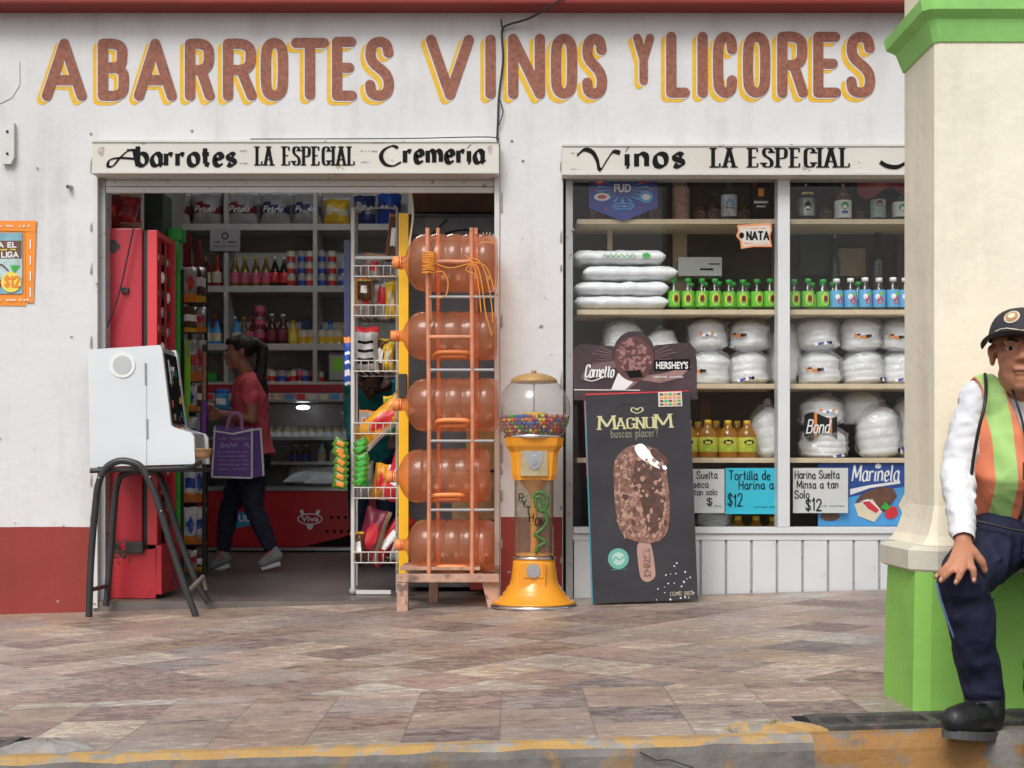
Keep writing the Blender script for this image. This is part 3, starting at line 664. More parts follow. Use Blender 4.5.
for a, b, r1, r2 in ((101,151,4,6),(490,150,3,5),(378,143,8,1.2)):
    m.flat([(px_(a)+r1*U*math.cos(k*.63)*(.6+.5*random.random()), pz(b)+r2*U*math.sin(k*.63)*(.6+.5*random.random())) for k in range(10)], -.0908)
m.build('stain', mat('faded_stain', (.5,.4,.36), .7, .3, 40), t, True)
t, d = sign(562, 962, 144, 175.5, 'cream sign board above the display window lettered Vinos La Especial')
m = MB(); U = d/FPX
ribbon(m, [(px_(a), pz(b)) for a, b in crom([(577,156),(584,150),(592,152),(597,160),(600,170),(607,160),(613,152),(620,153)])], 4.6*U, 1.2*U, rad(60), YS, 0, False)
write(m, 'inos', px_(627), px_(683), pz(166.5), pz(146), 6.2*U, 2.2*U, rad(38), YS, gap=.3)
write(m, 'LA', px_(713), px_(734), pz(167), pz(148.5), 3.8*U, 1.1*U, 0, YS, serif=True, gap=.3)
write(m, 'ESPECIAL', px_(750), px_(849), pz(167), pz(148.5), 3.8*U, 1.1*U, 0, YS, serif=True, gap=.36)
ribbon(m, [(px_(a), pz(b)) for a, b in crom([(880,162),(887,166),(897,167),(906,162),(912,152),(918,149),(920,155),(912,166),(925,168)])], 4.5*U, 1.3*U, rad(75), YS, 0, False)
write(m, 'icores', px_(930), px_(958), pz(166), pz(148), 3*U, 1*U, rad(38), YS)
squig(m, px_(571), px_(578), pz(154), .01, .002, YS); squig(m, px_(571), px_(578), pz(170), .008, .0015, YS)
m.build('lettering', M['ink'], t, True)
# ------------------------------------------------------------------ pillar
pxl = 1.05; pw = .95
pl = thing('pillar', 'cream pillar with bright green base and green capital at the pavement edge', 'pillar', (1.5, -3.2, gz(1.5)))
def blockpoly(x0, x1, y0, y1, ch): return [(x0+ch, y0), (x1-ch, y0), (x1, y0+ch), (x1, y1), (x0, y1), (x0, y0+ch)]
def vprism(mb, rings, m=0, bump=0):
    vs = []; n = len(rings[0][0])
    for poly, z in rings: vs += [(x, y, z) for x, y in poly]
    fs = [tuple(range(n-1,-1,-1)), tuple(range((len(rings)-1)*n, len(rings)*n))]
    for r in range(len(rings)-1):
        for k in range(n): fs.append((r*n+k, r*n+(k+1)%n, (r+1)*n+(k+1)%n, (r+1)*n+k))
    mb.add(vs, fs, m)
def ring(o, z, ch=.035, x0=1.05, x1=2.0, y0=-3.38, y1=-3.075): return (blockpoly(x0-o, x1+o, y0-o, y1+o, ch), z)
S_ = dict(x0=1.116, x1=1.95, y0=-3.31, y1=-3.02)
B_ = dict(x0=1.05, x1=2.0, y0=-3.38, y1=-3.07)
mb = MB(); vprism(mb, [ring(.008, -.05, **B_), ring(.003, .15, **B_), ring(0, .3, **B_), ring(-.004, PZ(568,3.62), **B_)]); mb.build('base_block', M['pil_green'], pl, True)
zl0 = PZ(573,3.6); mb = MB()
vprism(mb, [ring(.004, zl0, .05, **B_), ring(.012, zl0+.006, .06, **B_), ring(.013, zl0+.055, .06, **B_), ring(.0, zl0+.066, .05, **B_)])
mb.build('ledge', M['ledge'], pl, True)
mb = MB(); vprism(mb, [ring(.035, zl0+.0665, .03, **S_), ring(.02, zl0+.09, .02, **S_), ring(.008, zl0+.13, .012, **S_), ring(0, zl0+.17, .01, **S_), ring(.0, 3.6, .01, **S_)]); mb.build('shaft', M['pil_cream'], pl, True)
zc = PZ(42, 3.69)
mb = MB(); vprism(mb, [ring(.004, zc, .012, **S_), ring(.02, zc+.055, .015, **S_), ring(.028, zc+.062, .02, **S_), ring(.042, zc+.074, .02, **S_), ring(.047, zc+.104, .02, **S_), ring(.02, zc+.126, .02, **S_), ring(.004, zc+.128, .02, **S_)])
mb.build('capital', M['pil_cap'], pl, True)
# ------------------------------------------------------------------ wall fittings
mb = MB(); a = P(4.5,165,6.98); b = P(16,126,6.98)
t = thing('wall_bracket', 'small grey metal bracket screwed high on the white wall at the far left', 'bracket', (PX(10,7), -.02, PZ(165,7)))
mb.prism([(PX(4,D),PZ(165,D)),(PX(13,D),PZ(165,D)),(PX(16,D),PZ(158,D)),(PX(16,D),PZ(124,D)),(PX(13,D),PZ(128,D)),(PX(7,D),PZ(133,D)),(PX(4,D),PZ(141,D))], -.03, -.001); mb.build('plate', M['frame_white'], t, True)
for y in (133, 155): mb = MB(); mb.ell((PX(9.5,D), -.032, PZ(y,D)), (.007,.006,.007), 8); mb.build('screw', M['dark'], t, True)
mb = MB(); mb.tube([(PX(71,D),.0,PZ(187,D)), (PX(70,D),-.035,PZ(188,D))], .011, 10, 0); mb.tube([(PX(70,D),-.036,PZ(188,D)), (PX(70,D),-.038,PZ(188,D))], .007, 10, 1)
tag(mb.build('pipe_stub', [M['frame_grey'], M['dark']], world=True, loc=(PX(70,D),0,PZ(187,D))), 'short grey pipe stub sticking out of the white wall left of the door', 'pipe')
mb = MB(); mb.tube(crom([P(575,-14,6.86), P(555,3,6.85), P(530,18,6.93), P(508,25,6.97), P(502,32,6.98), P(503,60,6.985), P(499,95,6.985), P(498,118,6.985), P(497,142,6.98)], 5), .0055, 6)
mb.tube(crom([P(501,19,6.98), P(502,27,6.98), P(504,31,6.98)]), .004, 5); mb.tube(crom([P(500,100,6.98), P(503,112,6.98), P(499,125,6.98)], 4), .003, 5)
mb.tube(crom([P(497,142,6.9), P(490,137,6.9), P(400,138.5,6.92), P(250,139,6.92)]), .003, 5)
tag(mb.build('power_cable', M['black'], world=True, loc=(0,-.01,2.5)), 'black cable running down the wall from the red beam to the doorway sign', 'cable')
# poster
t = thing('wall_poster', 'orange bordered price poster showing 12 pesos pasted on the white wall', 'poster', (-2.5, 0, PZ(305,D)))
mb = MB(); mb.flat([(PX(-60,D),PZ(305,D)),(PX(26,D),PZ(306,D)),(PX(25,D),PZ(222,D)),(PX(-60,D),PZ(222,D))], -.004); mb.flat([(PX(26.5,D),PZ(303,D)),(PX(34,D),PZ(303,D)),(PX(37,D),PZ(221,D)),(PX(25.5,D),PZ(221,D))], -.006)
mb.flat([(PX(-60,D),PZ(229,D)),(PX(36,D),PZ(232,D)),(PX(37,D),PZ(221,D)),(PX(-60,D),PZ(221,D))], -.008); mb.build('poster_border', mat('poster_orange', (.83,.26,.02), .45, .08, 14), t, True)
mb = MB(); R = lambda x0,x1,y0,y1,y,m: mb.flat([(PX(x0,D),PZ(y1,D)),(PX(x1,D),PZ(y1,D)),(PX(x1,D),PZ(y0,D)),(PX(x0,D),PZ(y0,D))], y, m)
R(-55,23,233,294,-.009,0); R(-55,22,241,259,-.0105,1); R(-55,23,259,278,-.0105,2); R(-55,12,280,287,-.012,3)
mb.disc(PX(12,D), PZ(282.5,D), .051, .051, -.0135, 4); ribbon(mb, crom([(PX(-5,D),PZ(267,D)),(PX(2,D),PZ(265,D)),(PX(9,D),PZ(271,D))]), .008, .008, 0, -.0125, 1, True)
for k in range(7): ribbon(mb, [(PX(15,D),PZ(273,D)),(PX(11+k*1.6,D),PZ(266-(k%2),D))], .005, .003, 0, -.0128, 5, False)
write(mb, '$12', PX(6,D), PX(20,D), PZ(287,D), PZ(277,D), .011, None, 0, -.0145, 6)
write(mb, 'COBRA EL', PX(-22,D), PX(17,D), PZ(247.5,D), PZ(243,D), .006, None, 0, -.0125, 7); write(mb, 'O LIGA', PX(-6,D), PX(19,D), PZ(257.5,D), PZ(252.5,D), .006, None, 0, -.0125, 7)
squig(mb, PX(0,D), PX(18,D), PZ(251,D), .012, .004, -.0125, 4)
for k in range(3): squig(mb, PX(-6+k*13,D), PX(3+k*13,D), PZ(227.5,D), .012, .004, -.0125, 7); squig(mb, PX(-6+k*13,D), PX(3+k*13,D), PZ(301,D), .01, .004, -.0125, 7)
for y in (240,256,272,288): ribbon(mb, [(PX(31,D),PZ(y,D)),(PX(31,D),PZ(y+9,D))], .006, .006, 0, -.009, 7, False)
mb.build('poster_print', [mat('poster_sky', (.2,.42,.52), .5, .3, 12), M['brown'], mat('poster_sea', (.45,.6,.62), .5, .3, 20), M['dred'], M['lemon'], M['green'], M['orange'], M['lwhite']], t, True)

mk('bare_plaster', (.34,.31,.28), .9, .25, 20, .4, 40)
rc = random.Random(4); m = MB()
for k in range(34):
    x = rc.choice((PX(rc.uniform(-20,90),D), PX(rc.uniform(503,561),D))); z = rc.choice((PZ(rc.uniform(519,534),D), rc.uniform(-.05,.12), rc.uniform(.1,2.2))); r_ = rc.uniform(.002,.009)
    m.flat([(x+r_*rc.uniform(.6,1.5)*math.cos(q*.9), z+r_*rc.uniform(.4,1.1)*math.sin(q*.9)) for q in range(7)], -.0046-.00003*k)
for k in range(26):
    x = rc.choice((PX(91.5,D), PX(501.5,D), PX(561,D))); z = rc.uniform(-.02,2.2); m.flat([(x-.006,z),(x+.005,z+.004),(x+.004,z+rc.uniform(.02,.09)),(x-.004,z+rc.uniform(.01,.06))], -.0058-.00003*k)
m.build('plaster_chips', M['bare_plaster'], B)
# ------------------------------------------------------------------ shelf goods builders
def bottle_proto(name, label, cat, h, r, body, capm, labm, prof=None, capc=.1, lab=(.2,.6), emblem=None, capr=.38, group=None):
    t = thing(name, label, cat, (0,0,0), group)
    p = prof or [(0,0),(.9,0),(1,.03),(1,.58),(.92,.68),(.55,.8),(.36,.86),(.34,.92)]
    m = MB(); m.lathe([(a*r, b*h) for a, b in p], 14); m.build('body', body, t)
    m = MB(); z = p[-1][1]*h - .01*h; cr = capr*r
    m.lathe([(0,z),(cr,z),(cr,z+capc*h),(cr*.9,z+capc*h+.004),(0,z+capc*h+.004)], 12); m.build('cap', capm, t)
    if labm:
        m = MB(); m.lathe([(r*1.012, lab[0]*h),(r*1.02, lab[0]*h+.001),(r*1.02, lab[1]*h-.001),(r*1.012, lab[1]*h)], 14)
        l = m.build('paper_label', labm, t)
        if emblem:
            m = MB()
            for (u, v, ru, rv, k) in emblem[0]:
                n = 12; c_ = (v)*h; pts = []
                for q in range(n):
                    a = 2*math.pi*q/n; th = (u + ru*math.cos(a)); pts.append((r*(1.04+.01*k)*math.sin(th), -r*(1.04+.01*k)*math.cos(th), c_ + rv*h*math.sin(a)))
                m.add(pts, [tuple(range(n))], k)
            m.build('label_print', emblem[1], l)
    return t
def place(proto, used, loc, label, rz=0, scale=None):
    if scale is None: q_ = random.Random(label).uniform(.975, 1.02); scale = (1, 1, q_) if 'can' not in label and 'jar' not in label else None
    if proto not in used:
        used.add(proto); proto.location = loc; proto['label'] = label; proto.rotation_euler = (0,0,rz)
        if scale: proto.scale = scale
        return proto
    return dup(proto, loc, label, (0,0,rz), None, scale)
used = set()
def set_group(p, g): p['group'] = g
# ------------------------------------------------------------------ display window shelves
DS = 7.30; YF = .1; YB = .42; LX0 = PX(573, 7.06); LX1 = PX(945, 7.1)
ms = P(784, 300, 7.15).x
dshelf = thing('display_shelving', 'pale wooden shelves inside the display window with brown back panel', 'shelving', (0, .3, 0))
m = MB(); m.box(LX0-.05, LX1+.03, .6, .62, 0, 3.0); m.build('back_panel', M['inner_dark'], dshelf, True)
mk('shelf_edge', (.62,.5,.34), .55, .1, 12)
ZS = {}
for key, py in (('a',221.5),('b',312),('c',386),('d',460)):
    z = PZ(py, 7.11); ZS[key] = z + .011
    for x0, x1 in ((PX(577,7.1), PX(776,7.1)), (PX(790,7.1), LX1)):
        m = MB(); m.box(x0, x1, YF, YB, z-.014, z+.011, 0, .002); m.build('shelf_board', M['shelf_edge'], dshelf, True)
m = MB(); m.box(PX(573,7.1), LX1, YF, YB, PZ(529,7.11)-.02, PZ(529,7.11)); m.build('shelf_board', M['frame_white'], dshelf, True); ZS['e'] = PZ(529,7.11)
for px, a, b, w_, d_ in ((610,221,262,5,7.3),(680,178,300,14,7.5),(774,224,300,4,7.35),(902,180,300,10,7.52),(706,400,455,10,7.52),(770,470,520,5,7.5)):
    m = MB(); m.box(PX(px-w_/2,d_), PX(px+w_/2,d_), d_-7, d_-6.98, PZ(b,d_), PZ(a,d_)); m.build('upright', M['wood'] if px < 700 else M['brown'], dshelf, True)
# back stock seen dimly behind the shelves
def simple_box(name, label, cat, px0, px1, py0, py1, d, dep, mm, group=None, bands=None, mats=None):
    x0, x1, z0, z1 = PX(px0,d), PX(px1,d), PZ(py1,d), PZ(py0,d)
    t = thing(name, label, cat, ((x0+x1)/2, d-7, z0), group)
    m = MB(); m.box(x0, x1, d-7, d-7+dep, z0, z1, 0, .004); m.build('body', mm, t, True)
    m = MB()
    for (u0,u1,v0,v1,k) in (bands or []): m.flat([(x0+(x1-x0)*u0, z0+(z1-z0)*v0),(x0+(x1-x0)*u1, z0+(z1-z0)*v0),(x0+(x1-x0)*u1, z0+(z1-z0)*v1),(x0+(x1-x0)*u0, z0+(z1-z0)*v1)], d-7-.0025-.0005*k, k)
    if bands: m.build('print', mats, t, True)
    return t, x0, x1, z0, z1
simple_box('carton', 'tall black liquor carton with red emblem beside the window mullion', 'carton', 752, 770, 180, 219, 7.2, .08, M['ink'], None, [(.35,.65,.58,.78,0),(.1,.9,.4,.46,1),(.25,.75,.3,.34,1),(0,.25,.85,1,2)], [M['orange'], M['silver'], M['dred']])
simple_box('carton', 'white cardboard carton with black squiggle behind the green capped bottles', 'carton', 678, 722, 257, 276, 7.42, .12, M['foam'], None, [(.5,.8,.3,.4,0),(.7,.95,.6,.66,0)], [M['ink']])
simple_box('carton', 'dark carton at the back behind the white capped bottles', 'carton', 800, 830, 225, 275, 7.5, .06, M['dark'])
simple_box('carton', 'brown carton at the back beside the tall wine bottle', 'carton', 838, 866, 248, 276, 7.5, .08, M['cardboard'])
# top row of liquor
LQ = [(0,0),(.95,0),(1,.02),(1,.55),(.95,.62),(.5,.72),(.3,.78),(.28,.95)]
def liq(name, px, py0, wpx, body, capm, labm, label, d=7.2, base='a', prof=LQ, lab=(.15,.5), emblem=None, capr=.34, cat='bottle'):
    r = wpx/2*d/FPX; h = PZ(py0, d) - ZS[base]
    t = bottle_proto(name, label, cat, h*.97, r, body, capm, labm, prof, .05, lab, emblem, capr)
    t.location = (PX(px,d), d-7, ZS[base]); return t
mk('glassdark', (.02,.012,.01), .12, .1); mk('glassamber', (.1,.05,.015), .12, .1); mk('glassgreen', (.02,.05,.02), .12, .1)
liq('liquor_bottle', 681, 178, 17, M['plastic_clear'], M['dred'], mat('label_tan', (.33,.2,.15), .6, .4, 60), 'tall slim bottle with brown and cream label on the top left shelf', lab=(.05,.8), prof=[(0,0),(.95,0),(1,.02),(1,.85),(.6,.93),(.4,.97)])
liq('liquor_bottle', 729, 178, 16, M['plastic_clear'], M['green'], mat('label_pale', (.5,.52,.55), .5, .3, 60), 'clear bottle with green cap and white label on the top shelf', lab=(.12,.62), prof=[(0,0),(.95,0),(1,.02),(1,.7),(.8,.8),(.4,.88),(.38,.93)], emblem=([(0,.4,.5,.12,0),(0,.3,.6,.03,1)], [M['lblue'], M['dred']]))
liq('liquor_bottle', 806, 177, 19, M['glassdark'], M['silver'], M['silver'], 'squat dark bottle with silver crest label right of the mullion', lab=(.12,.52), emblem=([(0,.34,.4,.11,0),(0,.62,.7,.03,1)], [M['ink'], M['lemon']]))
liq('liquor_bottle', 843, 177, 17, M['glassamber'], M['redb'], M['foam'], 'dark bottle with red cap and green crest on a white label', lab=(.08,.48), emblem=([(0,.35,.45,.09,0),(0,.2,.4,.04,1)], [M['green'], M['blue']]))
liq('liquor_bottle', 878, 181, 15, M['plastic_clear'], M['redb'], mat('label_jade', (.4,.5,.47), .5, .3, 50), 'clear bottle with red cap and pale green label near the pillar', lab=(.1,.55), emblem=([(0,.45,.4,.08,0)], [M['dred']]))
liq('liquor_bottle', 901, 182, 17, M['glassgreen'], M['silver'], M['foam'], 'green glass bottle with silver neck half hidden by the pillar', lab=(.12,.5), emblem=([(0,.34,.5,.1,0)], [M['green']]))
liq('wine_bottle', 878, 228, 18, M['glassdark'], M['dark'], None, 'tall black wine bottle behind the white capped bottles', d=7.38, base='b', prof=[(0,0),(.95,0),(1,.02),(1,.6),(.85,.7),(.38,.78),(.33,.95)])
liq('wine_bottle', 835, 231, 9, M['glassgreen'], M['silver'], None, 'dark green bottle hanging neck seen behind the right shelf', d=7.46, base='b', prof=[(0,0),(.95,0),(1,.02),(1,.6),(.85,.7),(.38,.78),(.33,.95)])
BK = [(597,9),(636,11),(655,9),(700,10),(714,9),(744,9),(826,10),(860,11),(891,10)]
dk = bottle_proto('liquor_bottle', 'x', 'bottle', .19, .033, M['glassamber'], M['dred'], mat('lab_dull', (.25,.18,.13), .6, .5, 50), LQ, .05, (.12,.5), ([(0,.34,.5,.1,0)], [M['dred']]), .34, 'dark bottles in the back row of the top window shelf')
for i, (px, w_) in enumerate(BK): place(dk, used, (PX(px,7.36), .36, ZS['a']), f'dark liquor bottle, {ORD[i]} from the left in the top shelf back row', random.uniform(-.5,.5), (1, 1, random.uniform(.85,1.0)))
# red cloth garland at top right
m = MB(); d = 7.15
for k in range(3):
    x = 872 + k*17; m.prism([(PX(x+8.5*math.cos(a),d), PZ(180-14*math.sin(a)*.95,d) if False else PZ(180+12*math.sin(a),d)) for a in [math.pi*i/8 for i in range(9)]], d-7, d-7+.01, 0)
m.build('x', M['dred']) if False else None
t = thing('pennant', 'red cloth bunting hanging at the top of the right window bay', 'bunting', (PX(885,d), d-7, PZ(190,d)))
m2 = MB(); m2.add([(PX(858+i*8,d), d-7+.02*math.sin(i), PZ(178,d)) for i in range(9)] + [(PX(858+i*8,d), d-7+.02*math.sin(i+1), PZ(193+6*math.sin(i*1.2),d)) for i in range(9)], [(i,i+1,i+10,i+9) for i in range(8)], 0, True); m2.build('cloth', M['dred'], t, True)
# green and blue juice bottles
JP = [(0,0),(.88,0),(1,.03),(1,.52),(.85,.64),(.5,.8),(.44,.88)]
mk('lab_green', (.16,.55,.06), .45, .1); mk('lab_blue', (.12,.42,.72), .45, .15)
jh = PZ(277,7.16)-PZ(309,7.16); jr = 6.3*7.16/FPX
jg = bottle_proto('juice_bottle', 'x', 'bottle', jh, jr, M['plastic_clear'], M['green'], M['lab_green'], JP, .1, (.12,.6), ([(0,.36,.62,.19,0),(.05,.36,.36,.11,1)], [M['lemon'], M['dred']]), .52, 'green capped juice bottles in the display window')
jb = bottle_proto('juice_bottle', 'x', 'bottle', jh*1.03, jr*1.05, M['plastic_clear'], M['foam'], M['lab_blue'], JP, .1, (.1,.62), ([(.15,.3,.42,.12,0),(-.25,.42,.35,.08,1),(.3,.5,.3,.06,2)], [M['redb'], M['foam'], M['lime']]), .52, 'white capped juice bottles in the display window')
def juice(px, d, pr, lab, k): place(pr, used, (PX(px,d), d-7, ZS['b']), lab, random.uniform(-.25,.25))
for i, px in enumerate((674,688,702,715,729,743,757,770)): juice(px, 7.16, jg, f'{ORD[i]} green capped juice bottle from the left, front row of the left window bay', 0)
for i, px in enumerate((794,808,823)): juice(px, 7.16, jg, f'{ORD[i]} green capped juice bottle right of the mullion in the right window bay', 0)
for i, px in enumerate((836.5,850.5,865,879,893,905)): juice(px, 7.16, jb, f'{ORD[i]} white capped blue label juice bottle from the left in the right bay', 0)
for i, px in enumerate((691,705,719,733,747)): juice(px, 7.29, jg, f'{ORD[i]} green capped juice bottle from the left in the back row of the left bay', 0)
for i, px in enumerate((812,822,833,858)): juice(px, 7.29, jg, f'{ORD[i]} green capped juice bottle from the left in the back row of the right bay', 0)
# white sacks lying stacked
def sack(px0, px1, py, hh, label, seed, emb=False):
    d = 7.15; x0, x1 = PX(px0,d), PX(px1,d); z = PZ(py+hh/2,d); H = hh*d/FPX
    t = thing('plastic_sack', label, 'sack', ((x0+x1)/2, d-6.9, z), 'white plastic packs stacked flat in the window')
    m = MB(); nx, na = 26, 16; vs = []
    for i in range(nx+1):
        u = i/nx; e = min(u, 1-u); th = min(1, (e/.06)**.5) if e > 0 else .12; th = max(th, .25)
        for k in range(na):
            a = 2*math.pi*k/na; c, s_ = math.cos(a), math.sin(a); nn = mnoise.noise(Vector((u*9+seed*5, c*2, s_*2)))
            yy = math.copysign(abs(c)**.6, c)*.14*(1+.06*nn); zz = math.copysign(abs(s_)**.75, s_)*H/2*th*(1+.22*nn)
            vs.append((x0+(x1-x0)*u, d-6.9+yy, z+H/2+zz))
    m.add(vs, [(i*na+k,(i+1)*na+k,(i+1)*na+(k+1)%na,i*na+(k+1)%na) for i in range(nx) for k in range(na)] + [tuple(range(na)), tuple(range((nx+1)*na-1, nx*na-1, -1))], 0, True)
    m.build('body', M['sackmat'], t, True)
    if emb:
        m = MB(); 
        for q in range(6): ribbon(m, [(x0+.15+q*.028, z+H*.42), (x0+.16+q*.028, z+H*.62), (x0+.175+q*.028, z+H*.4)], .007, .004, 0, d-7.052, 0, False)
        m.disc(x0+.37, z+H*.5, .022, .014, d-7.053, 0, 9); m.build('green_print', M['green'], t, True)
mk('sackmat', (.8,.82,.84), .28, .12, 22, .3, 25, coat=.3)
sack(573, 665, 257, 15, 'topmost white plastic pack with green print on the flat stack', 1, True)
sack(583, 677, 273, 15.5, 'second white plastic pack from the top of the flat stack', 2)
sack(574, 668, 288.5, 15, 'third white plastic pack from the top of the flat stack', 3)
sack(574, 668, 302.5, 14, 'bottom white plastic pack of the flat stack on the shelf', 4)
# foam ware packs wrapped in film
def foam_proto(h, r, seed):
    t = thing('foam_pack', 'x', 'pack', (0,0,0), 'white foam tableware packs on the window shelves'); m = MB()
    nz, na = 34, 28; vs = []; rs = random.Random(seed*3); nb = rs.choice((5, 6, 7))
    for j in range(nz+1):
        v = j/nz; e = (min(1, (v+.02)*7)**.35)*(min(1, max(0, 1.0-v)*4.6)**.42)*(1-.035*abs(math.cos(v*nb*math.pi))**6)*(1-.08*(v*.9)**2)
        for k in range(na):
            a = 2*math.pi*k/na; rr = r*e*(1+.13*mnoise.noise(Vector((math.cos(a)*1.3+seed*4, math.sin(a)*1.3, v*2.5))))
            vs.append((rr*math.cos(a)+.012*mnoise.noise(Vector((v*3,seed,0))), rr*math.sin(a), v*h*(1+.05*math.cos(a+seed))))
    m.add(vs, [(j*na+k, j*na+(k+1)%na, (j+1)*na+(k+1)%na, (j+1)*na+k) for j in range(nz) for k in range(na)] + [tuple(range(na-1,-1,-1)), tuple(range(nz*na,(nz+1)*na))], 0, True); m.build('foam_stack', M['foam'], t)
    m = MB(); nz, na = 22, 40; vs = []
    for j in range(nz+1):
        v = j/nz
        for k in range(na):
            a = 2*math.pi*k/na; q_ = Vector((math.cos(a)*3+seed, math.sin(a)*3, v*6)); cr_n = abs(mnoise.noise(q_))+.5*abs(mnoise.noise(q_*2.3))
            rr = r*1.03*(min(1, (v+.03)*6)**.3)*(min(1,max(0.02,1.02-v)*3.4)**.42)*(1+.17*cr_n)
            vs.append((rr*math.cos(a), rr*math.sin(a), v*h*1.1+.006*mnoise.noise(q_*1.5)))
    m.add(vs, [(j*na+k, j*na+(k+1)%na, (j+1)*na+(k+1)%na, (j+1)*na+k) for j in range(nz) for k in range(na)], 0, True)
    m.tube([(0,0,h*1.06),(.01,-.006,h*1.14),(.035,-.012,h*1.12),(.05,-.02,h*1.16)], [.012,.01,.016,.002], 6)
    m.build('film_wrap', M['film'], t)
    m = MB(); ns = random.Random(seed*5+1)
    if seed != 3:
        th0 = ns.uniform(-.8,.2); zz = h*(.12 if seed % 2 else .45)
        for q in range(6):
            th = th0+q*.13; R_ = r*1.13; n = 7; rz_ = h*ns.uniform(.03,.07); zq = zz+h*ns.uniform(-.03,.05)
            m.add([(R_*math.sin(th+ns.uniform(.07,.11)*math.cos(2*math.pi*i/n)), -R_*math.cos(th+.09*math.cos(2*math.pi*i/n)), zq+rz_*math.sin(2*math.pi*i/n)) for i in range(n)], [tuple(range(n))], ns.choice((0,1,2,2,3,4)))
        m.build('print', [M['orange'], M['blue'], M['ink'], M['purple'], M['foam']], t)
    else:
        m.add([(r*1.13*math.sin(a), -r*1.13*math.cos(a), h*z_) for a, z_ in ((.2,.3),(.26,.3),(.2,.5),(.14,.5))], [(0,1,2,3)]); m.build('print', M['ink'], t)
    return t
fp = [foam_proto(.17, .1, s) for s in (1, 2, 3, 4, 5)]
def foam(px, base, w_, h_, label, k, d=7.28, tilt=0, dz=0):
    z = ZS[base] + dz; sc = (w_*d/FPX/.206, w_*d/FPX/.206, h_*d/FPX/.172)
    k = (k + int(px*.37)) % 5; o = place(fp[k], used, (PX(px,d), d-7, z), label, random.uniform(-.7,.7), sc); o.rotation_euler = (random.uniform(-.08,.08), tilt+random.uniform(-.09,.09), o.rotation_euler[2]); return o
S36 = 36*7.28/FPX
foam(622,'c',40,33,'lower foam pack of the stack behind the ice cream topper',0); foam(620,'c',38,31,'slumped foam pack showing above the left of the ice cream topper',1,dz=.17,tilt=.15)
foam(668,'c',40,30,'foam pack with dark print right behind the ice cream topper',2); foam(664,'c',34,24,'small foam pack leaning above the topper on its right',0,dz=.16,tilt=-.3)
foam(709,'c',41,34,'lower foam pack of the stack right of the ice cream topper',1); foam(708,'c',40,31,'upper foam pack with yellow sticker right of the topper',0,dz=.18)
foam(749,'c',41,34,'lower foam pack of the second stack left of the mullion',2); foam(749,'c',40,31,'upper foam pack with black tick left of the mullion',1,dz=.18)
foam(784,'c',36,62,'tall foam pack standing behind the window mullion',0,7.36)
foam(820,'c',42,34,'lower foam pack right of the mullion with purple and orange print',0); foam(818,'c',42,33,'upper foam pack right of the mullion with colourful print',2,dz=.18)
foam(863,'c',42,34,'lower foam pack with brown print in the middle of the right bay',1); foam(861,'c',41,33,'upper foam pack in the middle of the right bay',0,dz=.18)
foam(899,'c',36,34,'lower foam pack beside the cream pillar on the third shelf',2); foam(898,'c',38,31,'upper foam pack beside the cream pillar on the third shelf',1,dz=.18)
foam(770,'d',32,50,'foam pack left of the mullion on the lowest shelf',1); 
foam(823,'d',46,31,'lower foam pack with black tick on the lowest shelf',0); foam(822,'d',44,28,'upper foam pack printed with a dark lettered wrapper on the lowest shelf',2,dz=.165)
foam(862,'d',42,30,'tilted foam pack leaning left on the lowest shelf',1,7.36,tilt=-.35,dz=.19); foam(880,'d',44,50,'wide foam pack in front on the lowest shelf near the pillar',0)
foam(906,'d',36,56,'foam pack tucked against the cream pillar on the lowest shelf',2,7.36)
foam(714,'e',34,17,'foam pack standing under the white price card',1)
m = MB(); d = 7.16; mx = None
t = thing('wrapper_band', 'dark printed wrapper with white script around the lower right foam pack', 'wrapper', (PX(815,d), d-7, PZ(437,d)))
vs = []; n = 12
for i in range(n+1):
    th = -1.05+1.5*i/n; x = PX(822,7.28)+.122*math.sin(th); y = .28-.125*math.cos(th)
    vs += [(x,y,PZ(436+5*math.sin(i*.6),d)), (x,y,PZ(415-3*math.sin(i*.5),d))]
m.add(vs, [(2*i,2*i+2,2*i+3,2*i+1) for i in range(n)], [0 if i % 5 < 4 else 1 for i in range(n)], True); m.build('band', [M['ink'], M['orange']], t, True)
m = MB(); write(m, 'Bond', PX(806,d), PX(828,d), PZ(433,d), PZ(420,d), .007, None, 0, .146, 0, slant=.2); m.build('lettering', M['lwhite'], t, True)
# oil bottles
OP = [(0,0),(.92,0),(1,.04),(.98,.3),(1,.34),(1,.6),(.8,.74),(.42,.84),(.4,.9)]
oh = PZ(422,7.18)-PZ(459,7.18); orr = 10*7.18/FPX
oi = bottle_proto('oil_bottle', 'x', 'bottle', oh, orr, M['oil'], M['yellow'], mat('label_olive', (.5,.5,.06), .5, .2, 40), OP, .1, (.16,.55), ([(0,.42,.5,.07,0),(0,.25,.6,.05,1)], [M['ink'], M['lime']]), .36, 'cooking oil bottles in the display window')
for i, px in enumerate((688,708,728,747)): place(oi, used, (PX(px,7.18), .18, ZS['d']), f'{ORD[i]} yellow capped oil bottle from the left in the front row', random.uniform(-.2,.2))
for i, px in enumerate((698,716,737)): place(oi, used, (PX(px,7.32), .32, ZS['d']), f'{ORD[i]} yellow capped oil bottle from the left in the back row', random.uniform(-.2,.2))
for i, px in enumerate((738,756,773)): place(oi, used, (PX(px,7.2), .2, ZS['e']-.13), f'{ORD[i]} oil bottle from the left standing low behind the cyan price card', 0)
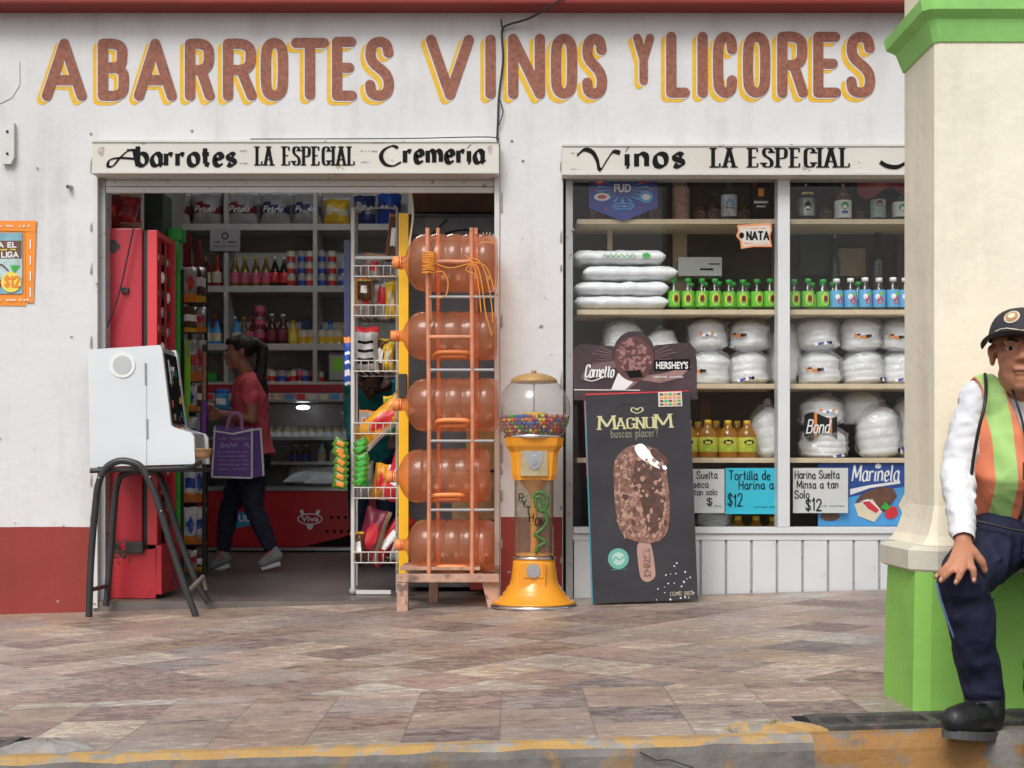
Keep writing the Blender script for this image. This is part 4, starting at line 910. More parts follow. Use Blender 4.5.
# window cards
def card(px0, px1, py0, py1, label, mm, lines, ink=M['ink'], d=7.085):
    x0, x1, z0, z1 = PX(px0,d), PX(px1,d), PZ(py1,d), PZ(py0,d)
    t = thing('price_card', label, 'sign', ((x0+x1)/2, d-7, z0), 'handwritten price cards in the window')
    m = MB(); m.box(x0, x1, d-7, d-6.998, z0, z1); m.build('card', mm, t, True)
    m = MB()
    for (tx, a, b, zt, zb, T) in lines: write(m, tx, PX(a,d), PX(b,d), PZ(zb,d), PZ(zt,d), T, None, 0, d-7.002, jit=.04, gap=.22)
    squig(m, PX(px0+(px1-px0)*.52,d), PX(px1-4,d), PZ(py1-6,d), .012, .002, d-7.002); m.build('handwriting', ink, t, True)
card(691, 724.5, 469, 513, 'white handwritten price card left of the cyan card', M['card_white'] if 'card_white' in M else mk('card_white', (.62,.63,.62), .6, .04), [('Suelta',697,717,471.5,478.5,.0045),('seca',694,708,481,487.5,.0045),('tan solo',694,717,489,495,.004),('$',707,712,498,505,.005)])
card(725.5, 781, 468, 514, 'bright cyan handwritten price card in the left window bay', mk('card_cyan', (.03,.5,.66), .6, .05), [('Tortilla de',729,770,471,479.5,.0055),('Harina a',739,773,481,489,.0055),('$12',728,742,494,506,.006)])
card(793, 848, 468, 513, 'white handwritten price card in the right window bay', M['card_white'], [('Harina Suelta',795,839,471,478.5,.005),('Minsa a tan',797,838,480.5,488,.005),('Solo',795,809,490.5,498,.005),('$12',806,821,499,510.5,.007)])
# blue cake poster
t = thing('cake_poster', 'blue snack cake poster with white script behind the right bay glass', 'poster', (PX(862,7.12), .12, PZ(526,7.12)))
d = 7.12; X = lambda a: PX(a, d); Z = lambda a: PZ(a, d); y0 = .12
m = MB(); m.flat([(X(818),Z(526)),(X(925),Z(526)),(X(925),Z(460)),(X(818),Z(460))], y0); m.build('paper', mat('poster_blue', (.02,.07,.3), .35, .1), t, True)
m = MB(); m.flat([(X(818),Z(526)),(X(925),Z(526)),(X(925),Z(484)),(X(890),Z(489)),(X(850),Z(497)),(X(818),Z(505))], y0-.001, 0)
m.flat([(X(850),Z(489)),(X(870),Z(485)),(X(900),Z(481)),(X(900),Z(483.5)),(X(870),Z(488)),(X(850),Z(495))], y0-.002, 1)
write(m, 'Marinela', X(852), X(898), Z(481), Z(465), .011, .005, rad(40), y0-.003, 1, slant=.12); m.disc(X(878), Z(466), .016, .013, y0-.0025, 1)
m.flat([(X(855),Z(502)),(X(862),Z(494)),(X(880),Z(487)),(X(893),Z(488)),(X(897),Z(496)),(X(884),Z(512)),(X(872),Z(506))], y0-.004, 2)
m.flat([(X(854),Z(504)),(X(872),Z(499)),(X(882),Z(512)),(X(874),Z(522)),(X(858),Z(516))], y0-.005, 3); m.flat([(X(860),Z(501)),(X(868),Z(499)),(X(880),Z(509)),(X(878),Z(514)),(X(868),Z(510))], y0-.006, 1); m.flat([(X(862),Z(502)),(X(869),Z(501)),(X(879),Z(510)),(X(876),Z(513)),(X(868),Z(509))], y0-.007, 4)
m.flat([(X(884),Z(513)),(X(890),Z(506)),(X(896),Z(507)),(X(898),Z(514)),(X(892),Z(519)),(X(886),Z(518))], y0-.008, 4); m.flat([(X(880),Z(508)),(X(885),Z(502)),(X(890),Z(507)),(X(886),Z(510))], y0-.009, 5)
m.flat([(X(898),Z(505)),(X(912),Z(478)),(X(925),Z(478)),(X(925),Z(515)),(X(904),Z(518))], y0-.0085, 3); m.flat([(X(903),Z(505)),(X(915),Z(482)),(X(920),Z(485)),(X(908),Z(510))], y0-.0095, 4)
m.disc(X(830), Z(516), .05, .025, y0-.004, 2)
for k in range(26): a = random.uniform(0,6.3); m.disc(X(877+17*math.cos(a)), Z(497+9*math.sin(a)), .004, .0035, y0-.011, 2, 5)
m.build('print', [M['lblue'], M['lwhite'], M['brown'], M['cream'], M['redb'], M['green']], t, True)
# brand pennant and sticker behind the glass
t = thing('hanging_banner', 'blue pointed banner with sun rays at the top left of the window', 'banner', (PX(623,7.08), .08, PZ(221,7.08)))
d = 7.08; m = MB(); m.prism([(X0 if False else PX(a,d), PZ(b,d)) for a, b in ((589,177),(657,177),(658,207),(623,221),(589,208))], .08, .082); m.build('cloth', mat('banner_blue', (.025,.045,.3), .4, .15, 20), t, True)
m = MB(); yy = .0785
for k in range(18):
    a = 2*math.pi*k/18+.1; a2 = a+.14; m.flat([(PX(623+9*math.cos(a),d),PZ(189-7*math.sin(a),d)),(PX(623+26*math.cos(a),d),PZ(189-14*math.sin(a),d)),(PX(623+26*math.cos(a2),d),PZ(189-14*math.sin(a2),d))], yy, 0)
bfont(m, 'FUD', PX(614,d), PX(631,d), PZ(192.5,d), PZ(184,d), .0768, 1, bold=.03)
for (a, b, r1, r2, c) in ((600,181,6,4.5,2),(602,197,8,4,1),(644,180,8,3.5,2),(646,197,7,6,0)): m.disc(PX(a,d), PZ(b,d), r1*d/FPX, r2*d/FPX, yy-.0005, c); m.disc(PX(a,d), PZ(b,d), r1*.6*d/FPX, r2*.5*d/FPX, yy-.001, 1 if c != 1 else 2)
m.flat([(PX(612,d),PZ(206,d)),(PX(616,d),PZ(203,d)),(PX(631,d),PZ(203,d)),(PX(635,d),PZ(206,d)),(PX(631,d),PZ(209.5,d)),(PX(616,d),PZ(209.5,d))], yy-.0005, 0); m.flat([(PX(614,d),PZ(206,d)),(PX(617,d),PZ(204,d)),(PX(630,d),PZ(204,d)),(PX(633,d),PZ(206,d)),(PX(630,d),PZ(208.5,d)),(PX(617,d),PZ(208.5,d))], yy-.001, 3)
squig(m, PX(617,d), PX(629,d), PZ(207,d), .007, .002, yy-.0015, 1)
for a, b in ((596,190),(651,189),(606,209),(640,208)): m.disc(PX(a,d), PZ(b,d), .006, .006, yy-.0005, 2, 8)
m.build('print', [M['lblue'], M['lwhite'], M['redb'], M['blue']], t, True)
t = thing('window_sticker', 'cream sticker with orange border reading NATA on the left pane', 'sticker', (PX(754,7.03), .038, PZ(248,7.03)))
d = 7.04; m = MB(); m.prism([(PX(a,d),PZ(b,d)) for a, b in ((737,225),(771,223),(772,230),(770,236),(772,247),(753,247),(741,249),(740,241),(736,236),(738,231))], .038, .0392); m.build('backing', mat('sticker_orange', (.75,.3,.14), .5, .1), t, True)
m = MB(); m.flat([(PX(a,d),PZ(b,d)) for a, b in ((739,227),(769.5,225.3),(770,231),(768,236),(770,245),(753,245.4),(743,247),(742,241),(738.5,236),(740,231))], .0375, 0)
write(m, 'NATA', PX(747,d), PX(768.5,d), PZ(239.5,d), PZ(232,d), .009, None, 0, .037, 1); m.disc(PX(741.5,d), PZ(235.5,d), .013, .016, .0368, 1, 10); squig(m, PX(743,d), PX(766,d), PZ(229,d), .008, .0025, .037, 2); squig(m, PX(744,d), PX(767,d), PZ(244,d), .008, .0025, .037, 2)
m.build('print', [M['sign_cream'], M['ink'], M['orange']], t, True)
# ------------------------------------------------------------------ ice cream boards
mk('board_face', (.05,.048,.056), .6, .2, 5, .05, 50, spec=.12, dirt=(.2,.19,.19), dirtamt=-.25, dscale=30)
mk('choc', (.22,.105,.075), .4, .5, 45, .4, 60, dirt=(.42,.25,.2), dirtamt=.25, dscale=35); mk('gold', (.58,.55,.3), .4, .1)
t = thing('ice_cream_board', 'tall dark pavement board picturing a bitten chocolate almond ice cream bar', 'sign board', (PX(641,6.62), -.38, gz(.6)))
d = 6.62; U = d/FPX
c0 = Vector((PX(645.5,d), 0, PZ(602,d))); bw = 105*U; bh = 211*U
rot = Matrix.Translation((c0.x, -.38, c0.z)) @ Matrix.Rotation(rad(-2.4), 4, 'Y') @ Matrix.Rotation(rad(-5), 4, 'X') @ Matrix.Rotation(rad(-1),4,'Z')
rot = Matrix.Translation((c0.x, -.38, c0.z)) @ Matrix.Rotation(rad(-1.8), 4, 'Y') @ Matrix.Rotation(rad(-5), 4, 'X')
def bx_(px): return (px-641)*U
def bz_(py): return (602-py)*U
m = MB(); m.prism([(-bw/2,0.0),(bw/2,0.004),(bw/2+.003,bh),(-bw/2,bh-.004)], 0, .012, 0, rot); m.build('front_panel', M['board_face'], t, True)
m = MB(); m.box(-bw/2-.006, -bw/2, -.001, .013, 0, bh*.97, 0, 0, rot); m.build('edge_strip', mat('teal_edge', (.03,.25,.33), .5, .2), t, True)
m = MB(); m.box(-bw/2, bw/2, .0, .013, bh-.003, bh+.004, 0, 0, rot); m.box(-bw/2-.008,-bw/2-.0065, 0, .01, bh*.6, bh, 0, 0, rot); m.build('red_edge', M['redb'], t, True)
m = MB(); rb = Matrix.Translation((c0.x, -.2, c0.z)) @ Matrix.Rotation(rad(-1.8), 4, 'Y') @ Matrix.Rotation(rad(4), 4, 'X'); m.box(-bw/2+.01, bw/2-.01, 0, .012, .0, bh*.97, 0, 0, rb); m.build('rear_panel', M['board_face'], t, True)
m = MB(); yb = -.0015
m.flat([(bx_(625),bz_(396)),(bx_(653),bz_(396)),(bx_(653),bz_(402.5)),(bx_(625),bz_(402.5))], yb, 0, rot)
m.build('handle_slot', M['black'], t, True)
m = MB()
write(m, 'M', bx_(601), bx_(617), bz_(427), bz_(414), 2.7*U, 1.0*U, rad(10), yb-.001, 0, mx=rot, serif=True)
write(m, 'AGNU', bx_(619), bx_(656), bz_(427), bz_(416.5), 2.1*U, .9*U, rad(10), yb-.001, 0, mx=rot, serif=True, gap=.2)
write(m, 'M', bx_(658), bx_(674), bz_(427), bz_(414), 2.7*U, 1.0*U, rad(10), yb-.001, 0, mx=rot, serif=True)
write(m, '¿buscas placer?'.replace('¿',''), bx_(613), bx_(660), bz_(436), bz_(428), .8*U, None, 0, yb-.001, 1, mx=rot, gap=.3)
for s in (-1, 1): ribbon(m, crom([(bx_(640-1.5*s),bz_(408.5)),(bx_(640+4.5*s),bz_(406)),(bx_(640+5.5*s),bz_(409.5)),(bx_(640),bz_(412))], 4), 1.6*U, .8*U, 0, yb-.001, 0, False, rot)
write(m, 'COME BIEN', bx_(666), bx_(689), bz_(596.5), bz_(593), .8*U, None, 0, yb-.001, 1, mx=rot)
m.build('lettering', [M['gold'], mat('dim_gold', (.26,.24,.17), .5, .2)], t, True)
# printed ice cream bar: flat print
m = MB()
body = [(a, b) for a, b in crom([(614,470),(618,455),(632,445),(648,445),(662,452),(667,470),(669,500),(667,528),(658,541),(640,543),(622,535),(616,520),(614,500)], 4, True)]
m.flat([(bx_(a+ .8*mnoise.noise(Vector((a,b,0)))),bz_(b)) for a, b in body], yb-.001, 0, rot)
m.flat([(bx_(a),bz_(b)) for a, b in crom([(636,446),(644,443),(652,452),(666,465),(667,470),(658,468),(648,462),(640,456)], 3, True)], yb-.002, 2, rot)
m.flat([(bx_(a),bz_(b)) for a, b in crom([(652,449),(659,450),(669,459),(668,466),(660,462),(653,455)], 3, True)], yb-.003, 1, rot)
m.flat([(bx_(a),bz_(b)) for a, b in crom([(640,456),(648,463),(660,470),(664,500),(658,528),(648,534),(640,500),(634,470)], 3, True)], yb-.0015, 1, rot)
rr = random.Random(5)
for k in range(120):
    a, b = rr.uniform(616,666), rr.uniform(456,538)
    if ((a-641)/25)**4 + ((b-496)/46)**4 < 1: m.disc(bx_(a), bz_(b), rr.uniform(.8,2.4)*U, rr.uniform(1.2,3.4)*U, yb-.0035-.00001*k, rr.choice((3,3,1,0)), 7, rot)
m.flat([(bx_(a),bz_(b)) for a, b in crom([(635,545),(642,541),(649,546),(652,572),(650,579),(643,582),(637,577),(635,560)], 3, True)], yb-.0006, 4, rot)
for k, ch in enumerate('MAGNUM'): write(m, ch, bx_(641), bx_(647), bz_(577-k*5), bz_(574-k*5), .8*U, None, 0, yb-.0045, 5, mx=rot)
m.disc(bx_(615.5), bz_(558), 10.5*U, 10.5*U, yb-.001, 6, 20, rot); m.disc(bx_(615.5), bz_(558), 6.5*U, 6.5*U, yb-.002, 7, 16, rot)
ribbon(m, crom([(bx_(610),bz_(560)),(bx_(613),bz_(556)),(bx_(616),bz_(559)),(bx_(621),bz_(556))]), 1.8*U, 1*U, 0, yb-.003, 6, False, rot); squig(m, bx_(608), bx_(623), bz_(569.5), .006, .0015, yb-.002, 6, rot)
m.build('print', [M['choc'], mat('choc_dark', (.1,.045,.035), .4, .4, 40), M['foam'], mat('nut', (.42,.25,.18), .5, .2, 50), mat('stick', (.42,.25,.21), .5, .1), M['choc'], mat('seal_green', (.12,.38,.33), .5, .1), mat('seal_pale', (.4,.55,.5), .5, .1)], t, True)
m = MB()
for k in range(34): 
    a, b = rr.uniform(650,690), rr.uniform(560,601)
    if a + b > 1238: m.disc(bx_(a), bz_(b), rr.uniform(.4,1.1)*U, rr.uniform(.4,1.1)*U, yb-.0006, 0, 5, rot)
m.build('paint_chips', M['foam'], t, True)
# price sticker on the board
m = MB(); m.box(bx_(662), bx_(686), -.003, -.0005, bz_(406), bz_(391), 0, 0, rot); s = m.build('price_sticker', M['sign_cream'], t, True)
m = MB(); 
for j in range(4):
    for i in range(5): m.flat([(bx_(663.5+i*4.4),bz_(394.5+j*3.4)),(bx_(667+i*4.4),bz_(394.5+j*3.4)),(bx_(667+i*4.4),bz_(392.5+j*3.4)),(bx_(663.5+i*4.4),bz_(392.5+j*3.4))], -.0045, (0,1,2,1,0,2)[(i+j*2) % 6] if j != 1 else 1, rot)
m.build('print', [M['brown'], M['orange'], M['green']], s, True)
# topper
t = thing('ice_cream_topper', 'wide dark cardboard topper picturing a chocolate cone above the ice cream board', 'sign board', (PX(636,6.7), -.3, PZ(400,6.7)))
d = 6.735; U = d/FPX; X = lambda a: PX(a, d); Z = lambda a: PZ(a, d)
ol = [(574,400),(573,352),(576,346),(582,344),(612,346)] + [(634+20.5*math.cos(rad(a)), 352-21*math.sin(rad(a))) for a in range(165, 14, -15)] + [(656,345),(680,343),(690,343),(695,349),(697,362),(697,391),(698,399),(688,400)]
m = MB(); m.prism([(X(a),Z(b)) for a, b in ol], -.265, -.255); m.build('cardboard', mat('topper_face', (.075,.052,.06), .6, .2, 8, spec=.15), t, True)
m = MB(); yb = -.2665
m.flat([(X(574),Z(389.3)),(X(640),Z(389.8)),(X(640),Z(390.6)),(X(574),Z(390.2))], yb, 3)
m.flat([(X(a),Z(b)) for a, b in ((600,390),(624,390),(618,371),(612,362))][::1] , yb, 1) if False else None
m.flat([(X(a),Z(b)) for a, b in ((612,390),(628,390),(640,380),(660,383),(680,378),(692,366),(660,374),(640,376),(620,372))], yb-.0004, 1)
m.flat([(X(a),Z(b)) for a, b in ((611,390),(625,390),(633,382),(618,373))], yb-.001, 3)
m.disc(X(634), Z(359), 19.5*U, 22.5*U, yb-.0012, 2, 28)
for k in range(80):
    a = rr.uniform(0,6.28); q = math.sqrt(rr.random()); m.disc(X(634+17*q*math.cos(a)), Z(357+18*q*math.sin(a)), rr.uniform(.8,2.6)*U, rr.uniform(.8,2.2)*U, yb-.002-.00001*k, rr.choice((1,4,4,5)), 7)
m.flat([(X(a),Z(b)) for a, b in ((625,371),(640,370),(643,377),(630,378))], yb-.0031, 0)
for k in range(7): ribbon(m, [(X(612),Z(352+k*2)),(X(600-k%3*4),Z(347+k*3.2))], .8*U, .4*U, 0, yb, 1, False)
for k in range(7): ribbon(m, [(X(655),Z(352+k*2)),(X(668+k%3*4),Z(346+k*3.2))], .8*U, .4*U, 0, yb, 1, False)
ribbon(m, [(X(585),Z(380)),(X(589),Z(369)),(X(604),Z(366)),(X(616),Z(364))], 10*U, 7*U, 0, yb-.0006, 6, False)
write(m, 'Cornetto', X(585), X(613), Z(377.5), Z(365), 1.8*U, 1.1*U, rad(30), yb-.0035, 3, slant=.15, gap=.16); ribbon(m, crom([(X(584),Z(379)),(X(592),Z(381)),(X(604),Z(377))]), 1.8*U, .8*U, 0, yb-.003, 3, False)
m.flat([(X(654),Z(371)),(X(690),Z(370)),(X(690),Z(359)),(X(654),Z(360))], yb-.0006, 0); bfont(m, "HERSHEY'S", X(656), X(688), Z(369), Z(361.5), yb-.0016, 3, bold=.03)
squig(m, X(654), X(682), Z(378), .011, .003, yb-.0016, 3)
m.build('print', [M['ink'], mat('topper_pink', (.3,.17,.16), .5, .3, 20), mat('cone_choc', (.13,.05,.05), .35, .4, 30), M['lwhite'], mat('cone_nut', (.35,.17,.17), .5, .3, 30), M['choc'], mat('topper_logo', (.16,.1,.11), .5, .1)], t, True)
m = MB(); m.box(X(612), X(618), -.254, -.235, Z(600), Z(400)); m.box(X(660), X(666), -.254, -.235, Z(600), Z(400)); m.build('support_post', M['brown'], t, True)
# ------------------------------------------------------------------ water jug rack
mk('jug_cap', (.86,.27,.08), .4, .08); mk('rack_paint', (.62,.24,.13), .55, .2, 12, .2, 50, dirt=(.2,.11,.08), dirtamt=0, dscale=25)
mk('rack_wood', (.5,.3,.22), .8, .3, 12, .4, 40, dirt=(.2,.12,.1), dirtamt=.15, dscale=14)
RD = 6.86; U = RD/FPX
def jug_proto():
    t = thing('water_jug', 'x', 'water jug', (0,0,0), 'orange water jugs lying in the rack'); m = MB(); L = .445; R = .148
    # lying along +x with neck to -x; slight ribs
    prof = [(.001,L)]
    pts = [(.9,L-.006),(.965,L-.022),(1,L-.055)]
    for k in range(4):
        x = L-.08-k*.082; pts += [(1,x),(.955,x-.012),(.955,x-.02),(1,x-.032)]
    pts += [(1,.085),(.965,.05),(.88,.02),(.68,-.006),(.45,-.024),(.25,-.034),(.2,-.05),(.19,-.07)]
    prof = [(.001,L-.006),(.55*R,L-.004),(.72*R,L),(.82*R,L-.001)] + [(a*R,b) for a, b in pts]
    mx = Matrix.Rotation(rad(90), 4, 'Y'); m.lathe(prof, 32, 0, mx=mx)
    m.build('bottle_body', M['jug'], t)
    m = MB(); m.lathe([(.0,-.1),(.031,-.099),(.033,-.066),(.031,-.064)], 18, 0, mx=mx); m.lathe([(.034,-.06),(.0345,-.057),(.034,-.054)], 18, 0, mx=mx); m.build('cap', M['jug_cap'], t)
    return t
jp = jug_proto()
# moulded handle, copied with the jugs that show it
def add_handle(root, sx):
    m = MB(); m.tube(crom([(.13,-.1,-.118),(.14,-.135,-.105),(.16,-.152,-.098),(.22,-.156,-.096),(.28,-.152,-.098),(.3,-.135,-.105),(.31,-.1,-.118)], 4), .013, 8); m.tube([(.15,-.118,-.125),(.29,-.118,-.125)], .009, 6)
    m.build('handle', M['jug_cap'], root)
JG = [(263,405,497,0),(336,403,497,1),(405,405,498,1),(476.5,398,490,1),(545,406,494,1)]
jl = ['top jug in the rack, tied with orange string', 'second jug from the top of the rack', 'middle jug of the rack, the most orange and largest', 'fourth jug from the top, sitting further left than the rest', 'bottom jug in the rack just above the wooden pallet']
KC.clear()
for i, (cy, xa, xb, hd) in enumerate(JG):
    o = jp if i == 0 else dup(jp, (0,0,0)); o['label'] = 'orange translucent ' + jl[i]
    o.location = (PX(xa+7, RD), RD-7, PZ(cy, RD)); o.scale = (((xb-xa-7)*U)/.445,)+((.97,.82,.9,.9,.88)[i],)*2; W[o] = Vector(o.location)
    if hd: add_handle(o, 1)
    o.rotation_euler = (rad((0, 4, -3, 2, 5)[i]), rad((1,0,0,-1,.5)[i]), rad((-2,1,-1,2,0)[i]))
    if i == 0: KC.clear(); KC[jp] = [(c, []) for c in kids(jp)]
t = thing('jug_rack', 'salmon painted pipe rack on a wooden pallet holding five water jugs', 'rack', (PX(450,RD), -.14, gz(-.3)))
def rp(px, py, d): return P(px, py, d)
for px0, px1, d in ((431,427.5,6.69),(474,471.5,6.69),(440,438,7.03),(478,476,7.03)):
    m = MB(); m.tube([rp(px1,228,d), rp(px1+.3,300,d), rp((px0+px1)/2,420,d), rp(px0-2,575,d)], .0105, 10); m.build('upright', M['rack_paint'], t, True)
m = MB(); m.tube(crom([rp(430,320,6.7), rp(429,278,6.7), rp(432,266,6.7), rp(440,262,6.7), rp(462,262,6.7), rp(471,261,6.7)], 5), .011, 8); m.build('top_loop', M['rack_paint'], t, True)
for py, c in ((297,1),(337,0),(370,1),(441,1),(510,1)):
    for d in ((6.69, 7.03) if c else (6.69,)):
        m = MB(); m.tube([rp(428,py,d), rp(494 if (c and d < 7) else 473,py,d)], .007 if c else .010, 8); m.build('cross_bar', M['rack_paint'] if not c else M['frame_grey'], t, True)
for py in (297,370,441,510,577):
    for px in (430,472): m = MB(); m.tube([rp(px,py+1,6.69), rp(px,py+1,7.03)], .009, 8); m.build('jug_rest', M['rack_paint'], t, True)
for (a, b, c, d0, d1) in ((397,499,576,6.62,6.68),(400,499,572,6.98,7.04)):
    m = MB(); m.box(PX(a,6.65), PX(b,6.65), d0-7, d1-7, PZ(c+6,6.65), PZ(c-2,6.65), 0, .004); m.build('pallet_board', M['rack_wood'], t, True)
m = MB(); m.box(PX(399,6.65), PX(480,6.65), -.31, .03, PZ(573.5,6.65), PZ(570.5,6.65), 0, .003, Matrix.Translation((0,0,.012))); m.build('pallet_board', M['rack_wood'], t, True)
for a, b, dd in ((397,408,6.63),(482,500,6.66),(429,438,7.0),(490,500,7.02),(400,408,7.02)):
    x0, x1 = PX(a,dd), PX(b,dd); zb = gz(x0); zt = PZ(582,6.65)-.001; ta = .03 if a == 482 else 0
    m = MB(); m.prism([(x0+ta,zb),(x1-ta*.5,zb),(x1,zt),(x0,zt)], dd-7-.01, dd-7+.05); m.build('pallet_foot', M['rack_wood'], t, True)
# strings tied round the rack
t = thing('orange_string', 'orange string wound round the top of the jug rack and hanging down', 'string', rp(430,262,6.66))
m = MB(); rr = random.Random(3); pts = []
for k in range(90):
    a = k*.9; pts.append(rp(429+7*math.cos(a), 263+ (k/90-.5)*22 + 2*rr.random(), 6.685) + Vector((0, -.022+.02*math.sin(a)-.01, 0)))
m.tube(pts, .0024, 5); m.build('wound_string', M['string'] if 'string' in M else mk('string', (.8,.32,.04), .7, .15), t, True)
for pts in ([(436,272),(443,272),(448,282),(446,295),(438,298)], [(470,262),(478,268),(482,285),(484,300),(486,315),(492,335)], [(472,262),(484,265),(490,275),(494,290)], [(473,258),(480,262),(486,275),(491,300),(493,322)], [(432,262),(450,268),(470,264),(476,272),(479,290),(481,312)], [(465,255),(471,262),(466,270),(475,274)]):
    m = MB(); m.tube(crom([rp(a,b,6.655) for a, b in pts], 5), .003, 5); m.build('loose_end', M['string'], t, True)
# ------------------------------------------------------------------ gumball machine
GX, GD = 534, 6.64; U = GD/FPX; gx = PX(GX, GD); gy = GD-7; g0 = gz(gx)
ZG = lambda py: PZ(py, GD) - g0
t = thing('gumball_machine', 'orange yellow gumball machine with glass globe and clear spiral tube', 'gumball machine', (gx, gy, g0))
mk('gm', (.8,.32,.02), .3, .08, 6, coat=.3, dirt=(.45,.2,.05), dirtamt=-.1, dscale=12)
m = MB(); m.lathe([(0,0),(43*U,0),(44*U,.008),(43*U,.016),(41*U,.018)], 40); m.build('base_trim', M['chrome'], t)
prof = [(41.5*U,.018),(42*U,ZG(603)),(40*U,ZG(600.5)),(36*U,ZG(599.5)),(35*U,ZG(596.5)),(31.5*U,ZG(595)),(31*U,ZG(592)),(28*U,ZG(590)),(27.5*U,ZG(587)),(24.5*U,ZG(584)),(23*U,ZG(578)),(21.5*U,ZG(566)),(20.8*U,ZG(559)),(0,ZG(558.8))]
m = MB(); m.lathe(prof, 40)
m.box(-15*U, 11*U, -23.8*U, -10*U, ZG(588), ZG(562), 0, .004); m.build('stepped_base', M['gm'], t)
m = MB(); m.lathe([(20.8*U,ZG(559)),(21.8*U,ZG(558.5)),(21.8*U,ZG(556.5)),(20*U,ZG(556))], 36); m.build('chrome_ring', M['chrome'], t)
m = MB(); m.lathe([(0,ZG(557)),(18.5*U,ZG(556.5)),(19*U,ZG(553)),(0,ZG(552.5))], 30); m.build('tube_foot', M['gm'], t)
m = MB(); m.box(-11*U, 9*U, -25*U, -23.9*U, ZG(576), ZG(561), 0, .002); pl_ = m.build('coin_return_plate', M['gm'], t)
m = MB(); m.tube([(-1*U, -24.9*U, ZG(569)), (-1*U, -26.2*U, ZG(569))], 7*U, 20); m.tube([(-1*U,-26.3*U,ZG(569)),(-1*U,-26.8*U,ZG(569))], 4.5*U, 16); m.build('chute_flap', M['silver'], t)
m = MB(); m.lathe([(19.6*U,ZG(556)),(19.6*U,ZG(479))], 36); m.lathe([(19.1*U,ZG(479)),(19.1*U,ZG(556))], 36); m.build('clear_tube', M['glass2'] if 'glass2' in M else M.setdefault('glass2', clear('tube_plastic', (.93,.92,.86), 1.3, .05, .06, (.7,.68,.6))), t)
m = MB(); m.lathe([(3.6*U,ZG(556)),(3.6*U,ZG(500)),(3*U,ZG(496)),(14*U,ZG(482)),(18*U,ZG(479))], 24); m.build('centre_column', M['gm'], t)
for k in range(1):
    m = MB(); sp = []
    for i in range(120): a = i/120*4.2*math.pi - 1; sp.append((13*U*math.cos(a), 13*U*math.sin(a), ZG(553 - i/120*66)))
    m.tube(sp, .006, 6, 0, flat=.5); m.build('spiral_track', M['plastic_clear'], t)
m = MB(); sn = crom([(533,498),(537,492),(544,494),(547,502),(543,510),(537,508),(535,500),(539,497),(545,512),(546,522),(540,530),(535,534),(541,538),(545,541),(538,546),(535,552)], 5)
m.tube([((a-GX)*U, -20.3*U + .0*b, ZG(b)) for a, b in sn], .0085, 8, 0, flat=.4); m.build('snake_decal', mat('snake_green', (.045,.14,.02), .5, .5, 90, dirt=(.3,.3,.05), dirtamt=-.1, dscale=60), t)
m = MB()
for ch, a, b, s in (('P',521,497,7),('Y',524,503,7),('T',528,510,7),('H',531,517,8),('O',537,521,7),('N',542.5,522,7)): write(m, ch, (a-2-GX)*U, (a+2-GX)*U, ZG(b+s/2), ZG(b-s/2), 1.1*U, None, 0, -20.6*U)
m.build('lettering', M['ink'], t)
# head
def oct_(w_, dpt): return [(w_*c, dpt*s_) for c, s_ in [(-.78,-1),(.78,-1),(1,-.7),(1,.7),(.78,1),(-.78,1),(-1,.7),(-1,-.7)]]
m = MB(); rg = [([(x*U, y*U) for x, y in oct_(20.5,17)], ZG(480)), ([(x*U, y*U) for x, y in oct_(22,18)], ZG(475)), ([(x*U, y*U) for x, y in oct_(23,19)], ZG(462)), ([(x*U, y*U) for x, y in oct_(24,20)], ZG(452)), ([(x*U, y*U) for x, y in oct_(28,24)], ZG(446)), ([(x*U, y*U) for x, y in oct_(29,26)], ZG(438.5))]
vprism(m, rg); m.build('head', M['gm'], t)
m = MB(); m.lathe([(28*U,ZG(438.6)),(30*U,ZG(438)),(30*U,ZG(435.5)),(28.5*U,ZG(435))], 40); m.build('chrome_ring', M['chrome'], t)
m = MB(); m.box(-13.5*U, 13.5*U, -20.8*U, -18*U, ZG(476), ZG(445), 0, .002); m.build('coin_plate', mat('coin_plate', (.5,.42,.26), .35, .2, 25, metal=.5), t)
m = MB(); m.prism([((a)*U, ZG(b)) for a, b in ((-8,452),(8,452),(8,460),(5,467),(0,470),(-5,467),(-8,460))], -22*U, -20.9*U); m.tube([(0,-22.05*U,ZG(460)),(0,-24*U,ZG(460))], 4*U, 14); m.box(-1.2*U, 1.2*U, -25.5*U, -24.02*U, ZG(464.5), ZG(455.5), 0, .001); m.build('coin_mechanism', M['silver'], t)
m = MB(); gp = [(27.5*U,ZG(436)),(31*U,ZG(431)),(35*U,ZG(421)),(36.3*U,ZG(410)),(34.5*U,ZG(399)),(29.5*U,ZG(389)),(23*U,ZG(382)),(20*U,ZG(380))]
gp2 = crom([(a, b) for a, b in gp], 4); m.lathe(gp2, 44); m.build('globe', M['globe'], t)
m = MB(); m.lathe([(23*U,ZG(382.5)),(23.5*U,ZG(381)),(22*U,ZG(379)),(17*U,ZG(376)),(8*U,ZG(373.5)),(0,ZG(373))], 36); m.lathe([(0,ZG(384)),(21*U,ZG(383)),(23*U,ZG(382.5))], 36); m.lathe([(0,ZG(374)),(2.6*U,ZG(373)),(2.2*U,ZG(370.5)),(0,ZG(370))], 12); m.build('lid', mat('lid_gold', (.42,.25,.09), .4, .2, 10), t)
m = MB(); m.tube([(0,0,ZG(374)),(0,0,ZG(418))], .004, 8); m.build('centre_rod', M['silver'], t)
m = MB(); m.lathe([(0,ZG(412)),(12*U,ZG(412.5)),(13.5*U,ZG(416)),(16*U,ZG(420))], 24); m.build('inner_cone', M['yellow'], t)
